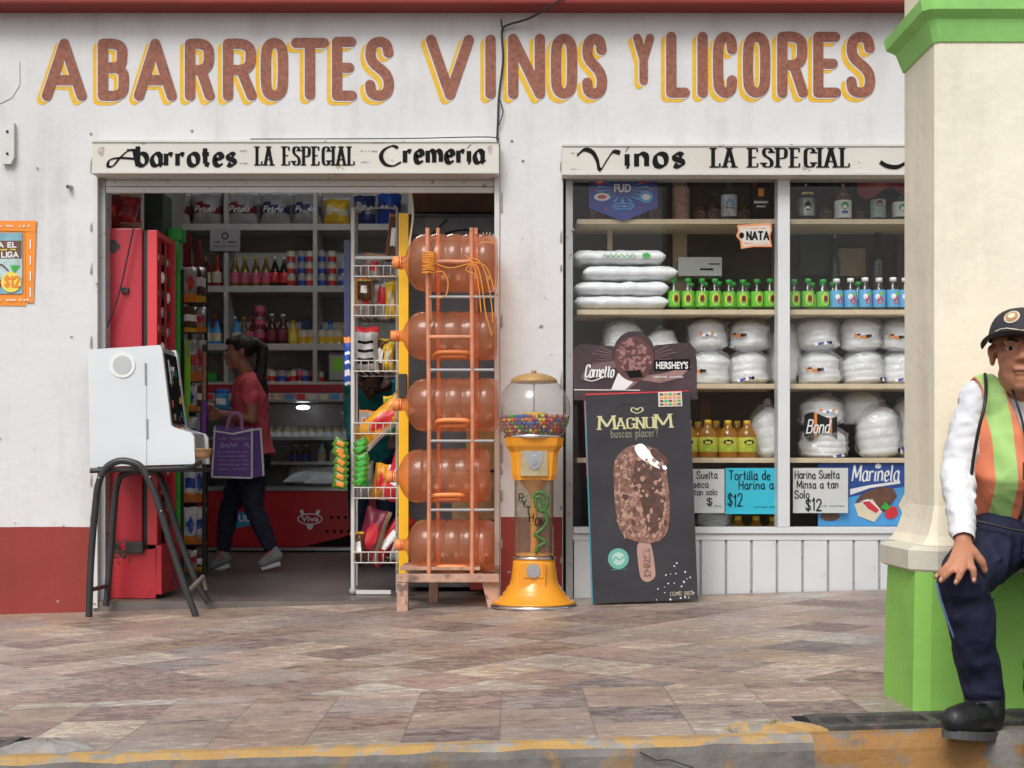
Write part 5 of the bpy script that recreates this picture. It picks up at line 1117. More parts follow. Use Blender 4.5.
# gumballs
gc = {'red':(.6,.03,.03),'orange':(.8,.22,.02),'yellow':(.8,.55,.05),'green':(.04,.3,.06),'blue':(.03,.12,.45),'purple':(.18,.04,.2)}
gr = .0092; gme = {}
for k, c in gc.items():
    m = MB(); m.ell((0,0,0), gr, 10); o = m.build('gumball', mat('gum_'+k, c, .25, .05)); gme[k] = o
cnt = {k: 0 for k in gc}; rr = random.Random(11)
def rad_at(z):
    for (r0, z0), (r1, z1) in zip(gp2, gp2[1:]):
        if z0 <= z <= z1: return r0 + (r1-r0)*(z-z0)/(z1-z0+1e-9)
    return gp2[-1][0]
lay = 0; z = ZG(434.5)
while z < ZG(417):
    R_ = rad_at(z) - gr - .003; n = int(2*math.pi*R_/(gr*2.12))
    for k in range(n):
        a = 2*math.pi*(k + .5*(lay % 2))/n + rr.uniform(-.02,.02)
        if math.sin(a) > .55: continue
        c = rr.choice(list(gc)); src = gme[c]
        loc = (gx+R_*math.cos(a), gy+R_*math.sin(a), g0+z+rr.uniform(-.002,.002))
        o = src if cnt[c] == 0 else src.copy()
        if cnt[c]: col.objects.link(o)
        o.location = loc; cnt[c] += 1; tag(o, f'small {c} gumball among the heap in the glass globe', 'gumball', f'{c} gumballs in the globe')
    z += gr*1.78; lay += 1
m = MB(); 
for k in range(420):
    a = rr.uniform(0,6.28); zz = ZG(433)+rr.random()*(ZG(416)-ZG(433)); R_ = (rad_at(zz)-.033)*math.sqrt(rr.random()); m.ell((R_*math.cos(a), R_*math.sin(a), zz), gr, 6, rr.randrange(6))
o = m.build('gumball_pile', [M_.data.materials[0] for M_ in gme.values()]); o.location = (gx, gy, g0); tag(o, 'heap of mixed colour gumballs deeper inside the globe', 'gumballs', kind='stuff')
# ------------------------------------------------------------------ game cabinet on its stand
GDp = 6.7; U = GDp/FPX; cx = PX(140, GDp)
t = thing('game_cabinet', 'white painted coin game cabinet standing on the black pipe table', 'game machine', (cx, -.15, PZ(467,GDp)))
out = [(90,467),(88,352),(89,349.5),(160.5,345),(162,350),(171,425),(174,427.5),(191,432.5),(194,437),(195,464)]
m = MB(); m.prism([(PX(a,GDp),PZ(b,GDp)) for a, b in out], -.3, -.27); m.build('side_panel', mat('cab_white', (.66,.7,.74), .45, .06, 3, .03, 30, dirt=(.42,.43,.44), dirtamt=-.2, dscale=12), t, True)
m = MB(); m.prism([(PX(a,GDp),PZ(b,GDp)) for a, b in ((91,467),(89,351),(159,346.5),(169,426),(190,433),(192,464))], -.269, .0); m.build('body', M['frame_grey'], t, True)
m = MB(); m.prism([(PX(a,GDp),PZ(b,GDp)) for a, b in out], .001, .03); m.build('side_panel', M['cab_white'] if 'cab_white' in M else M['panel_white'], t, True)
m = MB()
q = [(162,352),(170.5,424)]; x0, z0, x1, z1 = PX(160.5,GDp), PZ(352,GDp), PX(169.8,GDp), PZ(423,GDp)
m.add([(x0+.006,-.26,z0),(x1+.006,-.26,z1),(x1+.006,-.01,z1),(x0+.006,-.01,z0)], [(0,1,2,3)], 0)
for k in range(22):
    v, s_ = rr.uniform(.08,.95), rr.uniform(-.25,-.03); a = rr.uniform(.01,.03); xx = x0+(x1-x0)*v+.009
    zz = z0+(z1-z0)*v; m.add([(xx,s_,zz),(xx,s_+a,zz),(xx+.002,s_+a,zz-.03),(xx+.002,s_,zz-.03)], [(0,1,2,3)], 1+k%4)
m.build('screen', [M['ink'], M['orange'], M['cyan'], M['redb'], M['lemon']], t, True)
m = MB(); m.tube([P(161,351,6.72), P(163,351,6.95)], .009, 8); m.tube([P(168,360,6.80), P(171,382,6.80)], .006, 8); m.box(PX(167,6.8), PX(173,6.8), -.22, -.19, PZ(384,6.8), PZ(381,6.8)); m.box(PX(170,6.8), PX(174,6.8), -.2, -.18, PZ(371,6.8), PZ(367,6.8)); m.build('lock_bar', M['silver'], t, True)
m = MB(); m.tube([P(122.5,365,GDp)+Vector((0,-.001,0)), P(122.5,365,GDp)+Vector((0,-.005,0))], 12.8*U, 32); m.build('speaker_ring', M['lwhite'], t, True)
m = MB(); m.tube([P(122.5,365,GDp)+Vector((0,-.0052,0)), P(122.5,365,GDp)+Vector((0,-.007,0))], 9.3*U, 28); m.build('speaker_grille', mat('grille', (.5,.52,.54), .5, .25, 260), t, True)
for a, b, c in ((145.5,363,384),(147,419,438)):
    m = MB(); m.tube([P(a,b,GDp)+Vector((0,-.004,0)), P(a+.3,c,GDp)+Vector((0,-.004,0))], .005, 8); m.build('hinge', M['frame_grey'], t, True)
m = MB(); m.box(PX(146.4,GDp), PX(147,GDp), -.3012, -.2995, PZ(466,GDp), PZ(384,GDp)); m.build('door_gap', M['frame_grey'], t, True)
for k, (a, b) in enumerate(((177,428.5),(182,430),(187,432))):
    m = MB(); dd = 6.78+.06*k; m.lathe([(0,0),(.011,0),(.011,.008),(.006,.014),(0,.015)], 10, 0, (PX(a,dd), dd-7, PZ(b,dd)-.004)); m.build('push_button', (M['redb'],M['lemon'],M['lwhite'])[k], t, True)
# cup hanging at the cabinet edge
m = MB(); m.lathe([(0,0),(.03,0),(.042,.02),(.047,.042),(.052,.044),(.05,.047),(.04,.046)], 20, 0, (0,0,0)); o = m.build('coin_cup', mat('cup_tan', (.42,.24,.12), .4, .25, 20)); o.location = P(202,458.5,6.74)
tag(o, 'small tan bowl at the right edge of the game cabinet table', 'bowl')
# stand
t = thing('pipe_table', 'black steel pipe stand with a thin black top under the white cabinet', 'table', (cx, -.15, gz(cx)))
m = MB(); m.box(PX(90,6.66), PX(193,6.66), -.34, .06, PZ(472,6.66), PZ(468,6.66), 0, .004); m.build('table_top', M['dark'], t, True)
m = MB(); m.tube([P(90,471,6.64), P(186,468,6.64), P(192,467,6.66), P(201,462,6.72)], .011, 8, flat=.6); m.build('rim_bar', M['black'], t, True)
lp = crom([(89,617),(91,560),(96,500),(99,482),(106,468),(117,461.5),(129,461.5),(141,467),(150,482),(158,503),(172,548),(186,590),(196,616)], 4)
gl = lambda a, b, d: P(a, b, d)
m = MB(); m.tube([P(a,b,6.62) for a, b in lp], .0165, 12); m.build('leg', mat('pipe_black', (.028,.029,.032), .4, .2, 20, dirt=(.25,.25,.25), dirtamt=-.2, dscale=40), t, True)
m = MB(); PB = bpy.data.materials['pipe_black']
lq = crom([(106,606),(110,560),(115,500),(118,482),(124,474),(140,471),(152,471),(160,478),(168,500),(182,545),(198,585),(209,603)], 4)
m.tube([P(a,b,6.95) for a, b in lq], .0165, 12); m.build('leg', PB, t, True)
m = MB(); m.tube([P(187,592,6.62), P(196,584,6.75), P(203,577,6.95)], .012, 8); m.tube([P(203,577,6.95), P(206,590,6.95)], .01, 8); m.build('brace', mat('worn_pipe', (.2,.17,.15), .6, .4, 20), t, True)
m = MB(); m.tube([P(90,590,6.62), P(107,586,6.95)], .011, 8); m.build('brace', PB, t, True)
for a, b, d in ((150,477,6.6),(161,511,6.6),(99,478,6.6)): m = MB(); m.ell(P(a,b,d), .0045, 8); m.build('rivet', M['silver'], t, True)
# ------------------------------------------------------------------ interior: back shelves
BD = 11.7
bs = thing('wall_shelves', 'white painted shelving along the back wall of the shop', 'shelving', (-1.8, BD-7+.3, 0))
mk('shelf_paint', (.55,.54,.5), .5, .1); ZB = {}
x0, x1 = PX(150, BD), PX(560, BD)
for k, py in (('A',226),('B',288),('C',346),('D',384)):
    z = PZ(py, BD); ZB[k] = z + .02
    m = MB(); m.box(x0, x1, BD-7, BD-6.62, z-.035, z+.02, 0, .004); m.build('shelf_board', M['shelf_paint'], bs, True)
for px in (226, 315, 410, 500, 165):
    m = MB(); m.box(PX(px-2.2,BD), PX(px+2.2,BD), BD-7.004, BD-6.62, .9, 3.2, 0, .003); m.build('upright', M['shelf_paint'], bs, True)
m = MB(); m.box(x0, x1, BD-6.615, BD-6.6, .5, 3.3); m.build('back_board', M['inner_wall'], bs, True)
YBs = BD - 7 + .1
def pack(px0, px1, py0, label, c1, c2, seed, d=BD+.12, base='A', group='paper packs on the top back shelf', txt=None):
    x0, x1 = PX(px0,d), PX(px1,d); h = PZ(py0,d)-ZB[base]
    t = thing('paper_pack', label, 'pack', ((x0+x1)/2, d-7, ZB[base]), group)
    m = MB(); m.bag(x1-x0, h, .22, lambda u, v: 1 if .28+.1*math.sin(u*3.1) < v < .58+.06*math.sin(u*6) else (2 if v > .9 else 0), 12, 12, seed=seed); b = m.build('wrapper', [c1, c2, M['foam']], t)
    m = MB()
    if txt == '-': squig(m, -(x1-x0)*.3, (x1-x0)*.3, h*.4, h*.16, .008, -.125)
    else: write(m, txt or 'Petalo', -(x1-x0)*.3, (x1-x0)*.3, h*.36, h*.52, .012, .006, rad(35), -.125, 0, slant=.2)
    m.build('lettering', M['lwhite'], b)
mk('pack_pale', (.42,.4,.4), .35, .15); mk('pack_wine', (.22,.02,.05), .35, .2); mk('pack_navy', (.04,.05,.15), .35, .2)
for i, (a, b, c, tx) in enumerate(((160,191,'pack_wine','Petalo'),(192,224,'pack_wine','Petalo'),(226,258,'pack_wine','Petalo'),(260,291,'pack_navy','Petalo'),(292,322,'pack_navy','Petalo'))):
    pack(a, b, 193, ORD[i]+' white and '+('wine red' if 'wine' in c else 'navy')+' tissue pack from the left on the top back shelf', M['pack_pale'], M[c], i+1, txt=tx)
pack(323, 350, 198, 'yellow and white tissue pack on the top back shelf', M['yellow'], M['cream'], 9, txt='-')
pack(353, 376, 194, 'blue and grey pack on the top back shelf behind the wire rack', M['pack_navy'], M['pack_pale'], 10, txt='-'); pack(377, 402, 192, 'dark blue pack on the top back shelf beside the yellow post', M['blue'], M['pack_navy'], 11, txt='-')
# plaque
t = thing('notice_plaque', 'small white notice with a round emblem hung from the top back shelf', 'notice', (PX(225,BD-.02), BD-7.03, PZ(251,BD)))
m = MB(); d = BD-.03; m.box(PX(210,d), PX(240,d), d-7, d-6.99, PZ(251,d), PZ(229,d), 0, .002); m.build('board', M['pack_pale'], t, True)
m = MB(); m.disc(PX(225,d), PZ(236,d), .03, .03, d-7.002, 0, 16); m.disc(PX(225,d), PZ(236,d), .02, .02, d-7.003, 1, 16); squig(m, PX(215,d), PX(236,d), PZ(243,d), .02, .006, d-7.002, 0); squig(m, PX(213,d), PX(237,d), PZ(247,d), .012, .004, d-7.002, 0); m.build('print', [M['ink'], M['pack_pale']], t, True)
# bottles and cans on back shelves
SP = [(0,0),(.92,0),(1,.03),(1,.5),(.8,.62),(.4,.76),(.34,.9)]
def kind(cat, nm, hpx, wpx, body, capm, labm, group, prof=SP, lab=(.12,.45), cr=.42, em=None): return bottle_proto(nm, 'x', cat, hpx*BD/FPX, wpx/2*BD/FPX, body, capm, labm, prof, .07, lab, em, cr, group)
mk('oilbody', (.2,.12,.02), .2, .2); mk('ketchup', (.3,.02,.015), .25, .1)
k1 = kind('bottle', 'sauce_bottle', 31, 9.5, M['oilbody'], M['yellow'], M['pink'], 'sauce bottles on the upper back shelf')
k2 = kind('bottle', 'red_sauce_bottle', 32, 10, M['ketchup'], M['orange'], M['cream'], 'sauce bottles on the upper back shelf')
k3 = kind('bottle', 'dark_bottle', 31, 9, M['glassdark'], M['foam'], M['redb'], 'sauce bottles on the upper back shelf')
k4 = kind('bottle', 'dressing_bottle', 31, 10.5, M['sauce'], M['foam'], mat('lab_wine', (.2,.03,.05), .4, .2), 'bottles on the middle back shelf')
k5 = kind('bottle', 'mustard_bottle', 24, 10, M['yellow'], M['yellow'], M['lemon'], 'bottles on the middle back shelf')
k6 = kind('bottle', 'detergent_bottle', 26, 11, M['lblue'], M['blue'], M['cream'], 'bottles on the middle back shelf')
K1N = {k1:'yellow capped amber', k2:'orange capped red', k3:'white capped dark', k4:'white capped wine label', k5:'yellow mustard', k6:'blue detergent'}
def row(items, base, where, d=BD+.08):
    cn = {}
    for px, k in items:
        cn[k] = cn.get(k, 0) + 1; place(k, used, (PX(px,d), d-7, ZB[base]), f'{ORD[cn[k]-1]} {K1N[k]} bottle from the left {where}', random.uniform(-.3,.3))
row([(206,k2),(217,k2),(235,k1),(245,k1),(256,k1),(266,k1),(275,k3),(284,k3)], 'B', 'on the upper back shelf')
row([(207,k6),(217,k6),(237,k6),(272,k4),(283,k4),(293,k5)], 'C', 'on the middle back shelf')
def can_proto(c, c2, r=4.6, h=12, nm='food_can', group='food cans on the back shelves'):
    t = thing(nm, 'x', 'can', (0,0,0), group); R_ = r*BD/FPX; H = h*BD/FPX
    m = MB(); m.lathe([(0,0),(R_,0),(R_,.004),(R_*.97,.006),(R_*.97,H-.006),(R_,H-.004),(R_,H-.001),(0,H-.001)], 14); m.build('tin', M['silver'], t)
    m = MB(); m.lathe([(R_*.98,H*.08),(R_*.98,H*.5),(R_*.98,H*.92)], 14, [0,1]); m.build('label_band', [c, c2], t); return t
cb = can_proto(M['blue'], M['pack_pale']); cr_ = can_proto(M['redb'], M['cream']); cg = can_proto(M['yellow'], M['cream'], 5, 15, 'spice_jar', 'jars on the middle back shelf'); cw = can_proto(M['pack_wine'], M['pink'], 5.5, 13, 'wine_can', 'wine red cans stacked on the middle back shelf')
def stack(px, n, k, base, h, where, d=BD+.08):
    for i in range(n):
        place(k, used, (PX(px,d), d-7, ZB[base]+i*h*BD/FPX*1.005), f'{ {cb:"blue", cr_:"red", cg:"yellow", cw:"wine red"}[k] } {"jar" if k is cg else "can"}, ' + ('' if n == 1 else f'{ORD[i]} up its stack ') + where, random.uniform(-3,3))
stack(291, 3, cr_, 'B', 12, 'beside the white capped bottles'); stack(302, 3, cb, 'B', 12, 'left of the stack by the upright'); stack(300, 1, cw, 'D', 13, 'on the low back shelf near the counter')
stack(310, 3, cr_, 'B', 12, 'just left of the upper shelf upright'); stack(322, 3, cb, 'B', 12, 'just right of the upper shelf upright'); stack(332, 3, cr_, 'B', 12, 'between two blue stacks right of the upright'); stack(343, 2, cb, 'B', 12, 'against the wire rack, upper shelf')
stack(260, 3, cw, 'C', 13, 'left of the wine label bottles'); stack(249, 1, cw, 'C', 13, 'left of the wine red stack on the middle shelf')
for i, px in enumerate((303,312,322,331,339)): stack(px, 1, cg, 'C', 15, f'as {ORD[i]} of five in a row on the middle shelf')
for i, px in enumerate((272,282,294,305)): stack(px, 1, cb if i % 2 else cr_, 'D', 12, f'as {ORD[i]} of the row on the low back shelf')
simple_box('carton', 'green and white carton on the low back shelf beside the wire rack', 'carton', 329, 346, 352, 380, BD+.05, .1, M['pack_pale'], None, [(.2,.8,.3,.8,0)], [M['lime']])
simple_box('carton', 'dark blue carton on the middle back shelf above the jars', 'carton', 301, 312, 320, 331, BD+.2, .1, M['pack_navy'])
simple_box('carton', 'green carton on the low shelf left of the shopper', 'carton', 205, 216, 373, 381, BD+.02, .1, M['green'])
# fascia and deli counter
CD = 10.95
ct = thing('deli_counter', 'red glass fronted deli counter with white V emblem facing the door', 'counter', (PX(300,CD), CD-6.6, 0))
cx0, cx1 = PX(196,CD), PX(398,CD); y0 = CD-7; y1 = y0+.62
m = MB(); m.box(cx0, cx1, y0, y1, PZ(547,CD), PZ(491,CD), 0, .006); m.build('red_front', mat('counter_red', (.5,.02,.03), .3, .1), ct, True)
m = MB(); m.box(cx0, cx1, y0+.03, y1, -.003, PZ(551,CD)-.005); m.build('kick_plate', M['black'], ct, True)
m = MB(); m.box(cx0, cx1, y0-.004, y0+.02, PZ(550.5,CD), PZ(547.5,CD)); m.box(cx0, cx1, y0-.006, y0+.01, PZ(491,CD)+.001, PZ(488,CD)); m.build('metal_trim', M['silver'], ct, True)
m = MB(); m.box(cx0, cx1, y0+.12, y1+.05, PZ(392,CD), PZ(383.5,CD), 0, .004); m.build('top_fascia', mat('fascia_red', (.3,.015,.02), .4, .1), ct, True)
m = MB(); m.box(cx0, cx1, y0+.08, y0+.3, PZ(401,CD), PZ(392.5,CD), 0, .004); cf = m.build('price_rail', M['pack_pale'], ct, True)
m = MB(); d = CD+.08
for k in range(16): m.flat([(PX(205+k*11.5,d),PZ(399.5,d)),(PX(213+k*11.5,d),PZ(399.5,d)),(PX(213+k*11.5,d),PZ(394,d)),(PX(205+k*11.5,d),PZ(394,d))], d-7.002, k % 4)
squig(m, PX(268,d), PX(300,d), PZ(397,d), .02, .006, d-7.004, 0); m.build('print', [M['redb'], M['cream'], M['cream'], M['lblue']], cf, True)
for z in (PZ(437,CD), PZ(462,CD)):
    m = MB(); m.box(cx0+.02, cx1-.02, y0+.16, y1-.02, z-.012, z); m.build('shelf', M['shelf_paint'], ct, True); m = MB(); m.box(cx0+.02, cx1-.02, y0+.13, y0+.155, z-.02, z+.004); m.build('price_strip', M['silver'], ct, True)
m = MB(); m.box(cx0, cx1, y1-.02, y1, PZ(488,CD), PZ(401,CD)); m.build('rear_panel', M['pack_pale'], ct, True)
m = MB(); m.box(cx0, cx1, y0+.02, y1-.021, PZ(490,CD), PZ(486.5,CD)+.0); m.build('deck', M['frame_grey'], ct, True)
for x in (cx0, cx1-.03): m = MB(); m.box(x, x+.03, y0+.02, y1-.021, PZ(486,CD), PZ(402,CD)); m.build('end_panel', M['frame_grey'], ct, True)
m = MB(); gpf = [(y0-.0, PZ(488,CD)), (y0-.04, PZ(470,CD)), (y0-.02, PZ(445,CD)), (y0+.03, PZ(420,CD)), (y0+.1, PZ(402,CD))]
vs = [(x, a, b) for x in (cx0, cx1) for a, b in crom(gpf, 4)]; n = len(vs)//2; m.add(vs, [(i, i+n, i+n+1, i+1) for i in range(n-1)], 0, True); m.build('curved_glass', clear('counter_glass', (.96,.98,.98), 1.0, .03), ct, True)
m = MB(); m.ell(P(303,407.5,CD+.3), (.055,.02,.018), 14); m.build('lamp', mat('reflection_glow', (.9,.95,1), .5, 0, emit=(.9,.97,1), emits=6), ct, True)  # glowing oval put in place of a lamp's reflection in the counter glass
# front emblem
m = MB(); yb = y0-.0015; d = CD; X = lambda a: PX(a,d); Z = lambda a: PZ(a,d)
for off, mt, T in ((0, 0, 4.2),): 
    ribbon(m, [(X(301),Z(510)),(X(310),Z(529))], 3.4*d/FPX, None or 3.4*d/FPX, 0, yb, 0, False); ribbon(m, [(X(310),Z(529)),(X(319),Z(510))], 3.4*d/FPX, 3.4*d/FPX, 0, yb, 0, False)
m.disc(X(310), Z(519), .1, .045, yb-.0012, 0, 20); m.disc(X(310), Z(519), .09, .036, yb-.0016, 1, 20); bfont(m, 'Viva', X(301), X(319), Z(521.5), Z(516), yb-.002, 0, bold=.02)
m.flat([(X(233),Z(529)),(X(256),Z(524)),(X(256),Z(511)),(X(240),Z(512)),(X(233),Z(513))], yb, 2); bfont(m, 'FUD', X(235), X(251), Z(522), Z(515), yb-.001, 0, bold=.03)
for j, y in enumerate((516, 530)):
    for k in range(5 if j == 0 else 4): m.box(X(330+k*7-4*j), X(333+k*7-4*j), yb-.0005, yb+.001, Z(y+3), Z(y), 3)
m.flat([(X(305),Z(546)),(X(398),Z(546)),(X(398),Z(512)),(X(370),Z(528)),(X(340),Z(538))], yb-.0002, 3); m.build('print', [M['foam'], mat('counter_red2', (.5,.02,.03), .3, .1), M['lblue'], M['ink']], ct, True)
# goods in the counter
dd = CD + .28
jp1 = can_proto(M['foam'], M['cream'], 4.4, 11, 'yogurt_pot', 'pots on the upper counter shelf'); jp2 = kind('bottle', 'drink_bottle', 19, 8, M['foam'], M['lblue'], M['cream'], 'small bottles on the lower counter shelf', lab=(.1,.5)); jp3 = kind('bottle', 'brown_bottle', 17, 9, M['brown'], M['cream'], M['blue'], 'small bottles on the lower counter shelf')
jp1['category'] = 'pot'
for i in range(11): place(jp1, used, (PX(270+i*8.4,dd), dd-7, PZ(437,CD)+.002), f'white yogurt pot, {ORD[i]} from the left on the upper counter shelf')
for i, px in enumerate((295,306,322,334,345,354)): place((jp3, jp2, jp2, jp2, jp2, jp2)[i] if i != 1 else jp3, used, (PX(px,dd), dd-7, PZ(462,CD)+.002), f'small drink bottle, {ORD[i]} from the left on the lower counter shelf')
t = thing('wrapped_cheese', 'long pale wrapped block lying on the counter deck behind the glass', 'cheese', (PX(322,CD+.15), CD-6.85, PZ(486,CD)))
m = MB(); m.bag(.62, .26, .16, None, 14, 10, seed=4); m.build('wrap', M['sackmat'], t); t.rotation_euler = (rad(-60), 0, 0); t.location.z += .03
t = thing('wrapped_cheese', 'smaller pale block in front of the long wrapped block', 'cheese', (PX(330,CD+.08), CD-6.95, PZ(486,CD)))
m = MB(); m.bag(.4, .14, .09, None, 14, 10, seed=6); m.build('wrap', M['foam'], t); t.rotation_euler = (rad(-60), 0, 0); t.location.z += .02
# ------------------------------------------------------------------ red cooler beside the doorway
RC = 7.12; rx = PX(157, RC)
t = thing('red_cooler', 'tall red drinks cooler standing just inside the door behind the white cabinet', 'cooler', (rx-.3, .3, 0))
m = MB(); yA, yB = RC-7, .52; zt = PZ(228,RC)
m.box(rx-.62, PX(142,RC), yA, yB, .01, zt, 0, .008); m.build('cabinet', mat('cooler_red', (.45,.02,.04), .4, .08, 4, dirt=(.35,.02,.03), dirtamt=-.05, dscale=12), t, True)
m = MB(); m.box(PX(142.2,RC), PX(147,RC), yA+.02, yB, .05, zt-.01); m.build('door_gasket', M['black'], t, True)
m = MB(); m.box(PX(147.2,RC), rx, yA, yA+.03, PZ(545,RC), PZ(230,RC), 0, .004); m.box(PX(147.2,RC), rx, yB-.05, yB-.001, PZ(545,RC), PZ(230,RC)); m.box(PX(147.2,RC), rx, yA+.031, yB-.051, PZ(236,RC), PZ(230,RC)); m.build('door_frame', mat('cooler_red_bright', (.66,.05,.06), .35, .06), t, True)
m = MB(); m.box(PX(148,RC), PX(150,RC), yA+.035, yB-.055, PZ(545,RC), PZ(236,RC)); m.build('door_glass', M['ink'], t, True)
for k, y in enumerate((.2, .32, .42)):
    m = MB(); m.box(rx-.012, rx-.002, y, y+.012, PZ(545,RC), PZ(236,RC)); m.build('rack_bar', M['red'], t, True)
for j in range(16):
    for i in range(3):
        m = MB(); z = PZ(255+j*18,RC); m.ell((rx-.018, .18+i*.12, z), (.012,.03,.03), 8, 0); m.build('bottle_in_door', (M['foam'],M['brown'],M['silver'],M['dark'])[(i*5+j*3) % 4], t, True)
m = MB(); m.prism([(PX(105,RC),.0),(rx,.0),(rx+.005,PZ(548,RC)),(PX(150,RC),PZ(549,RC)),(PX(105,RC),PZ(549,RC))], yA-.03, yA-.002, 0); m.box(rx+.001, rx+.03, yA-.03, .5, .02, PZ(545,RC)); m.build('lower_panel', mat('cooler_low', (.45,.02,.03), .35, .1, 5, dirt=(.12,.02,.02), dirtamt=.1, dscale=10), t, True)
m = MB(); 
for k in range(10): ribbon(m, crom([(PX(112+rr.uniform(-4,18),RC),PZ(540+rr.uniform(-4,18),RC)) for q in range(4)], 4), .006, .004, 0, yA-.032, 0, False)
m.box(PX(128,RC), PX(146,RC), yA-.06, yA-.031, PZ(553,RC), PZ(541,RC), 0, .008); m.build('torn_gasket', M['dark'], t, True)
m = MB()
for a in range(4): m.disc(PX(113.5+3.4*math.cos(a*1.571),RC), PZ(246.5+3.6*math.sin(a*1.571),RC), .018, .018, yA-.0015-.0001*a, 0, 10)
m.box(PX(122,RC), PX(129,RC), yA-.02, yA-.001, PZ(293,RC), PZ(288,RC)); m.build('badge', M['dark'], t, True)
m = MB(); m.tube(crom([P(139,205,7.08), P(131,240,7.08), P(120,290,7.08), P(108,325,7.07), P(100,345,7.05), P(94,352,6.98)], 5), .004, 6)
tag(m.build('cooler_cord', M['black'], world=True, loc=P(120,290,7.08)), 'thin black cord hanging across the side of the red cooler', 'cord')
def bag_obj(name, label, cat, pxc, pyb, wpx, hpx, d, fn, mats, seed, rot=(0,0,0), group=None, t_=.07, crop=None):
    t = thing(name, label, cat, P(pxc, pyb, d), group, rot)
    m = MB(); m.bag(wpx*d/FPX, hpx*d/FPX, t_, fn, 12, 16, seed=seed); m.build('foil', mats, t); return t
RW = lambda u, v: 1 if .3 < v < .6 and abs(u-.5) < .4 else (2 if v > .88 or v < .1 else 0)
bag_obj('crisp_multipack', 'clear red multipack of snacks on top of the red cooler', 'pack', 127, 228, 30, 34, 7.3, RW, [mat('redfoil', (.3,.03,.03), .25, .4, 20), M['dred'], M['cardboard']], 21, t_=.15)
bag_obj('crisp_multipack', 'dark red pack at the left end on top of the cooler', 'pack', 112, 228, 16, 33, 7.25, RW, [M['dred'], M['red'], M['dred']], 22, t_=.12)
simple_box('carton', 'dark green carton standing behind the multipack on the cooler', 'carton', 144, 163, 192, 234, 7.5, .2, mat('dkgreen', (.01,.03,.02), .5, .2))
# ------------------------------------------------------------------ green stand and crisp racks down the left side
t = thing('green_stand', 'bright green upright display stand beside the red cooler', 'stand', P(174, 590, 7.62))
d = 7.62; m = MB(); m.box(PX(169,d), PX(179.5,d), d-7, d-6.97, .04, PZ(240,d), 0, .004); m.build('front_post', M['green'], t, True)
m = MB(); m.box(PX(160,d), PX(169,d)-.002, d-6.99, d-6.97, .04, PZ(240,d)); m.build('side_panel', M['green'], t, True)
m = MB(); m.box(PX(164,d), PX(182,d), d-7.01, d-6.9, PZ(241,d)+.002, PZ(228,d), 0, .006); m.build('top_box', M['green'], t, True)
m = MB(); m.box(PX(160,d), PX(165,d), d-7, d-6.99, .04, PZ(238,d)); m.build('red_strip', M['dred'], t, True)
rk = thing('crisp_rack', 'black wire rack of hanging crisps between the green stand and the shopper', 'rack', P(192, 580, 8.3))
for px, a, d in ((204,345,8.1),(182,270,8.1),(206,262,8.9),(190,262,8.9)):
    m = MB(); m.tube([P(px,a,d), P(px,0,d)*0 + Vector((PX(px,d), d-7, .0))], .011, 8); m.build('post', M['black'], rk, True)
for py in (303,333,382,412,455,503,545):
    m = MB(); 
    for yy_, a, b in ((8.1,180,206),(8.9,188,207)): m.tube([P(a,py,yy_), P(b,py,yy_)], .005, 6)
    m.build('wire_shelf', M['black'], rk, True)
m = MB(); d = 8.05; m.prism([(PX(a,d),PZ(b,d)) for a, b in ((184,357),(190,357),(190,406),(184,406))], d-7, d-6.99); m.box(PX(186,d), PX(188,d), d-7.02, d-6.98, PZ(420,d), PZ(340,d)); m.build('lime_frame', M['lime'], rk, True)
m = MB(); d = 8.02; m.tube([P(204.5,352,d), P(204,400,d)], .013, 8, 0); m.tube([P(204,401,d), P(203,452,d)], .02, 8, 1); m.build('umbrella', [mat('umb_tan', (.3,.13,.1), .5, .2), M['purple']], rk, True)
foils = [([mat('f_silver', (.4,.38,.37), .3, .5, 20), M['redb'], M['orange']], 'silver and red'), ([M['lemon'], M['redb'], M['pack_pale']], 'yellow'), ([mat('f_brown', (.12,.06,.03), .3, .4, 15), M['foam'], M['yellow']], 'brown'), ([mat('f_white', (.6,.62,.65), .35, .3, 25), M['blue'], M['orange']], 'white and blue')]
pat = [lambda u, v: 2 if v < .22 else (1 if abs(u-.5)+abs(v-.55)*1.2 < .3 else 0), lambda u, v: 2 if v < .2 else (1 if .45 < v < .7 else 0), lambda u, v: 2 if v < .25 else (1 if .4 < v < .6 and .2 < u < .8 else 0)]
rows = [(303,36,(0,2)),(333,26,(2,0)),(382,42,(0,0)),(412,27,(3,2)),(455,38,(3,0)),(503,40,(3,3)),(545,38,(3,3)),(572,22,(0,2))]
for j, (yb_, h, ks) in enumerate(rows):
    for i, k in enumerate(ks):
        mm, nm = foils[k]
        bag_obj('crisp_bag', f'{nm} crisp bag, {"front" if i == 0 else "rear"} one in row {ORD[j]} of the black rack', 'crisp bag', 189+i*9, yb_, 17, h, 8.2+.35*i, pat[(i+j) % 3], mm, j*3+i, (0,0,rad(25)), 'crisp bags on the black wire rack', .09)
for j, (a, b, c) in enumerate(((187,262,4),(198,268,4))): bag_obj('sauce_pouch', f'red pouch hanging at the top of the black rack, {ORD[j]} from the left', 'pouch', a, b+6, 9, 34, 8.6, None, [M['dred']], 50+j, t_=.05)
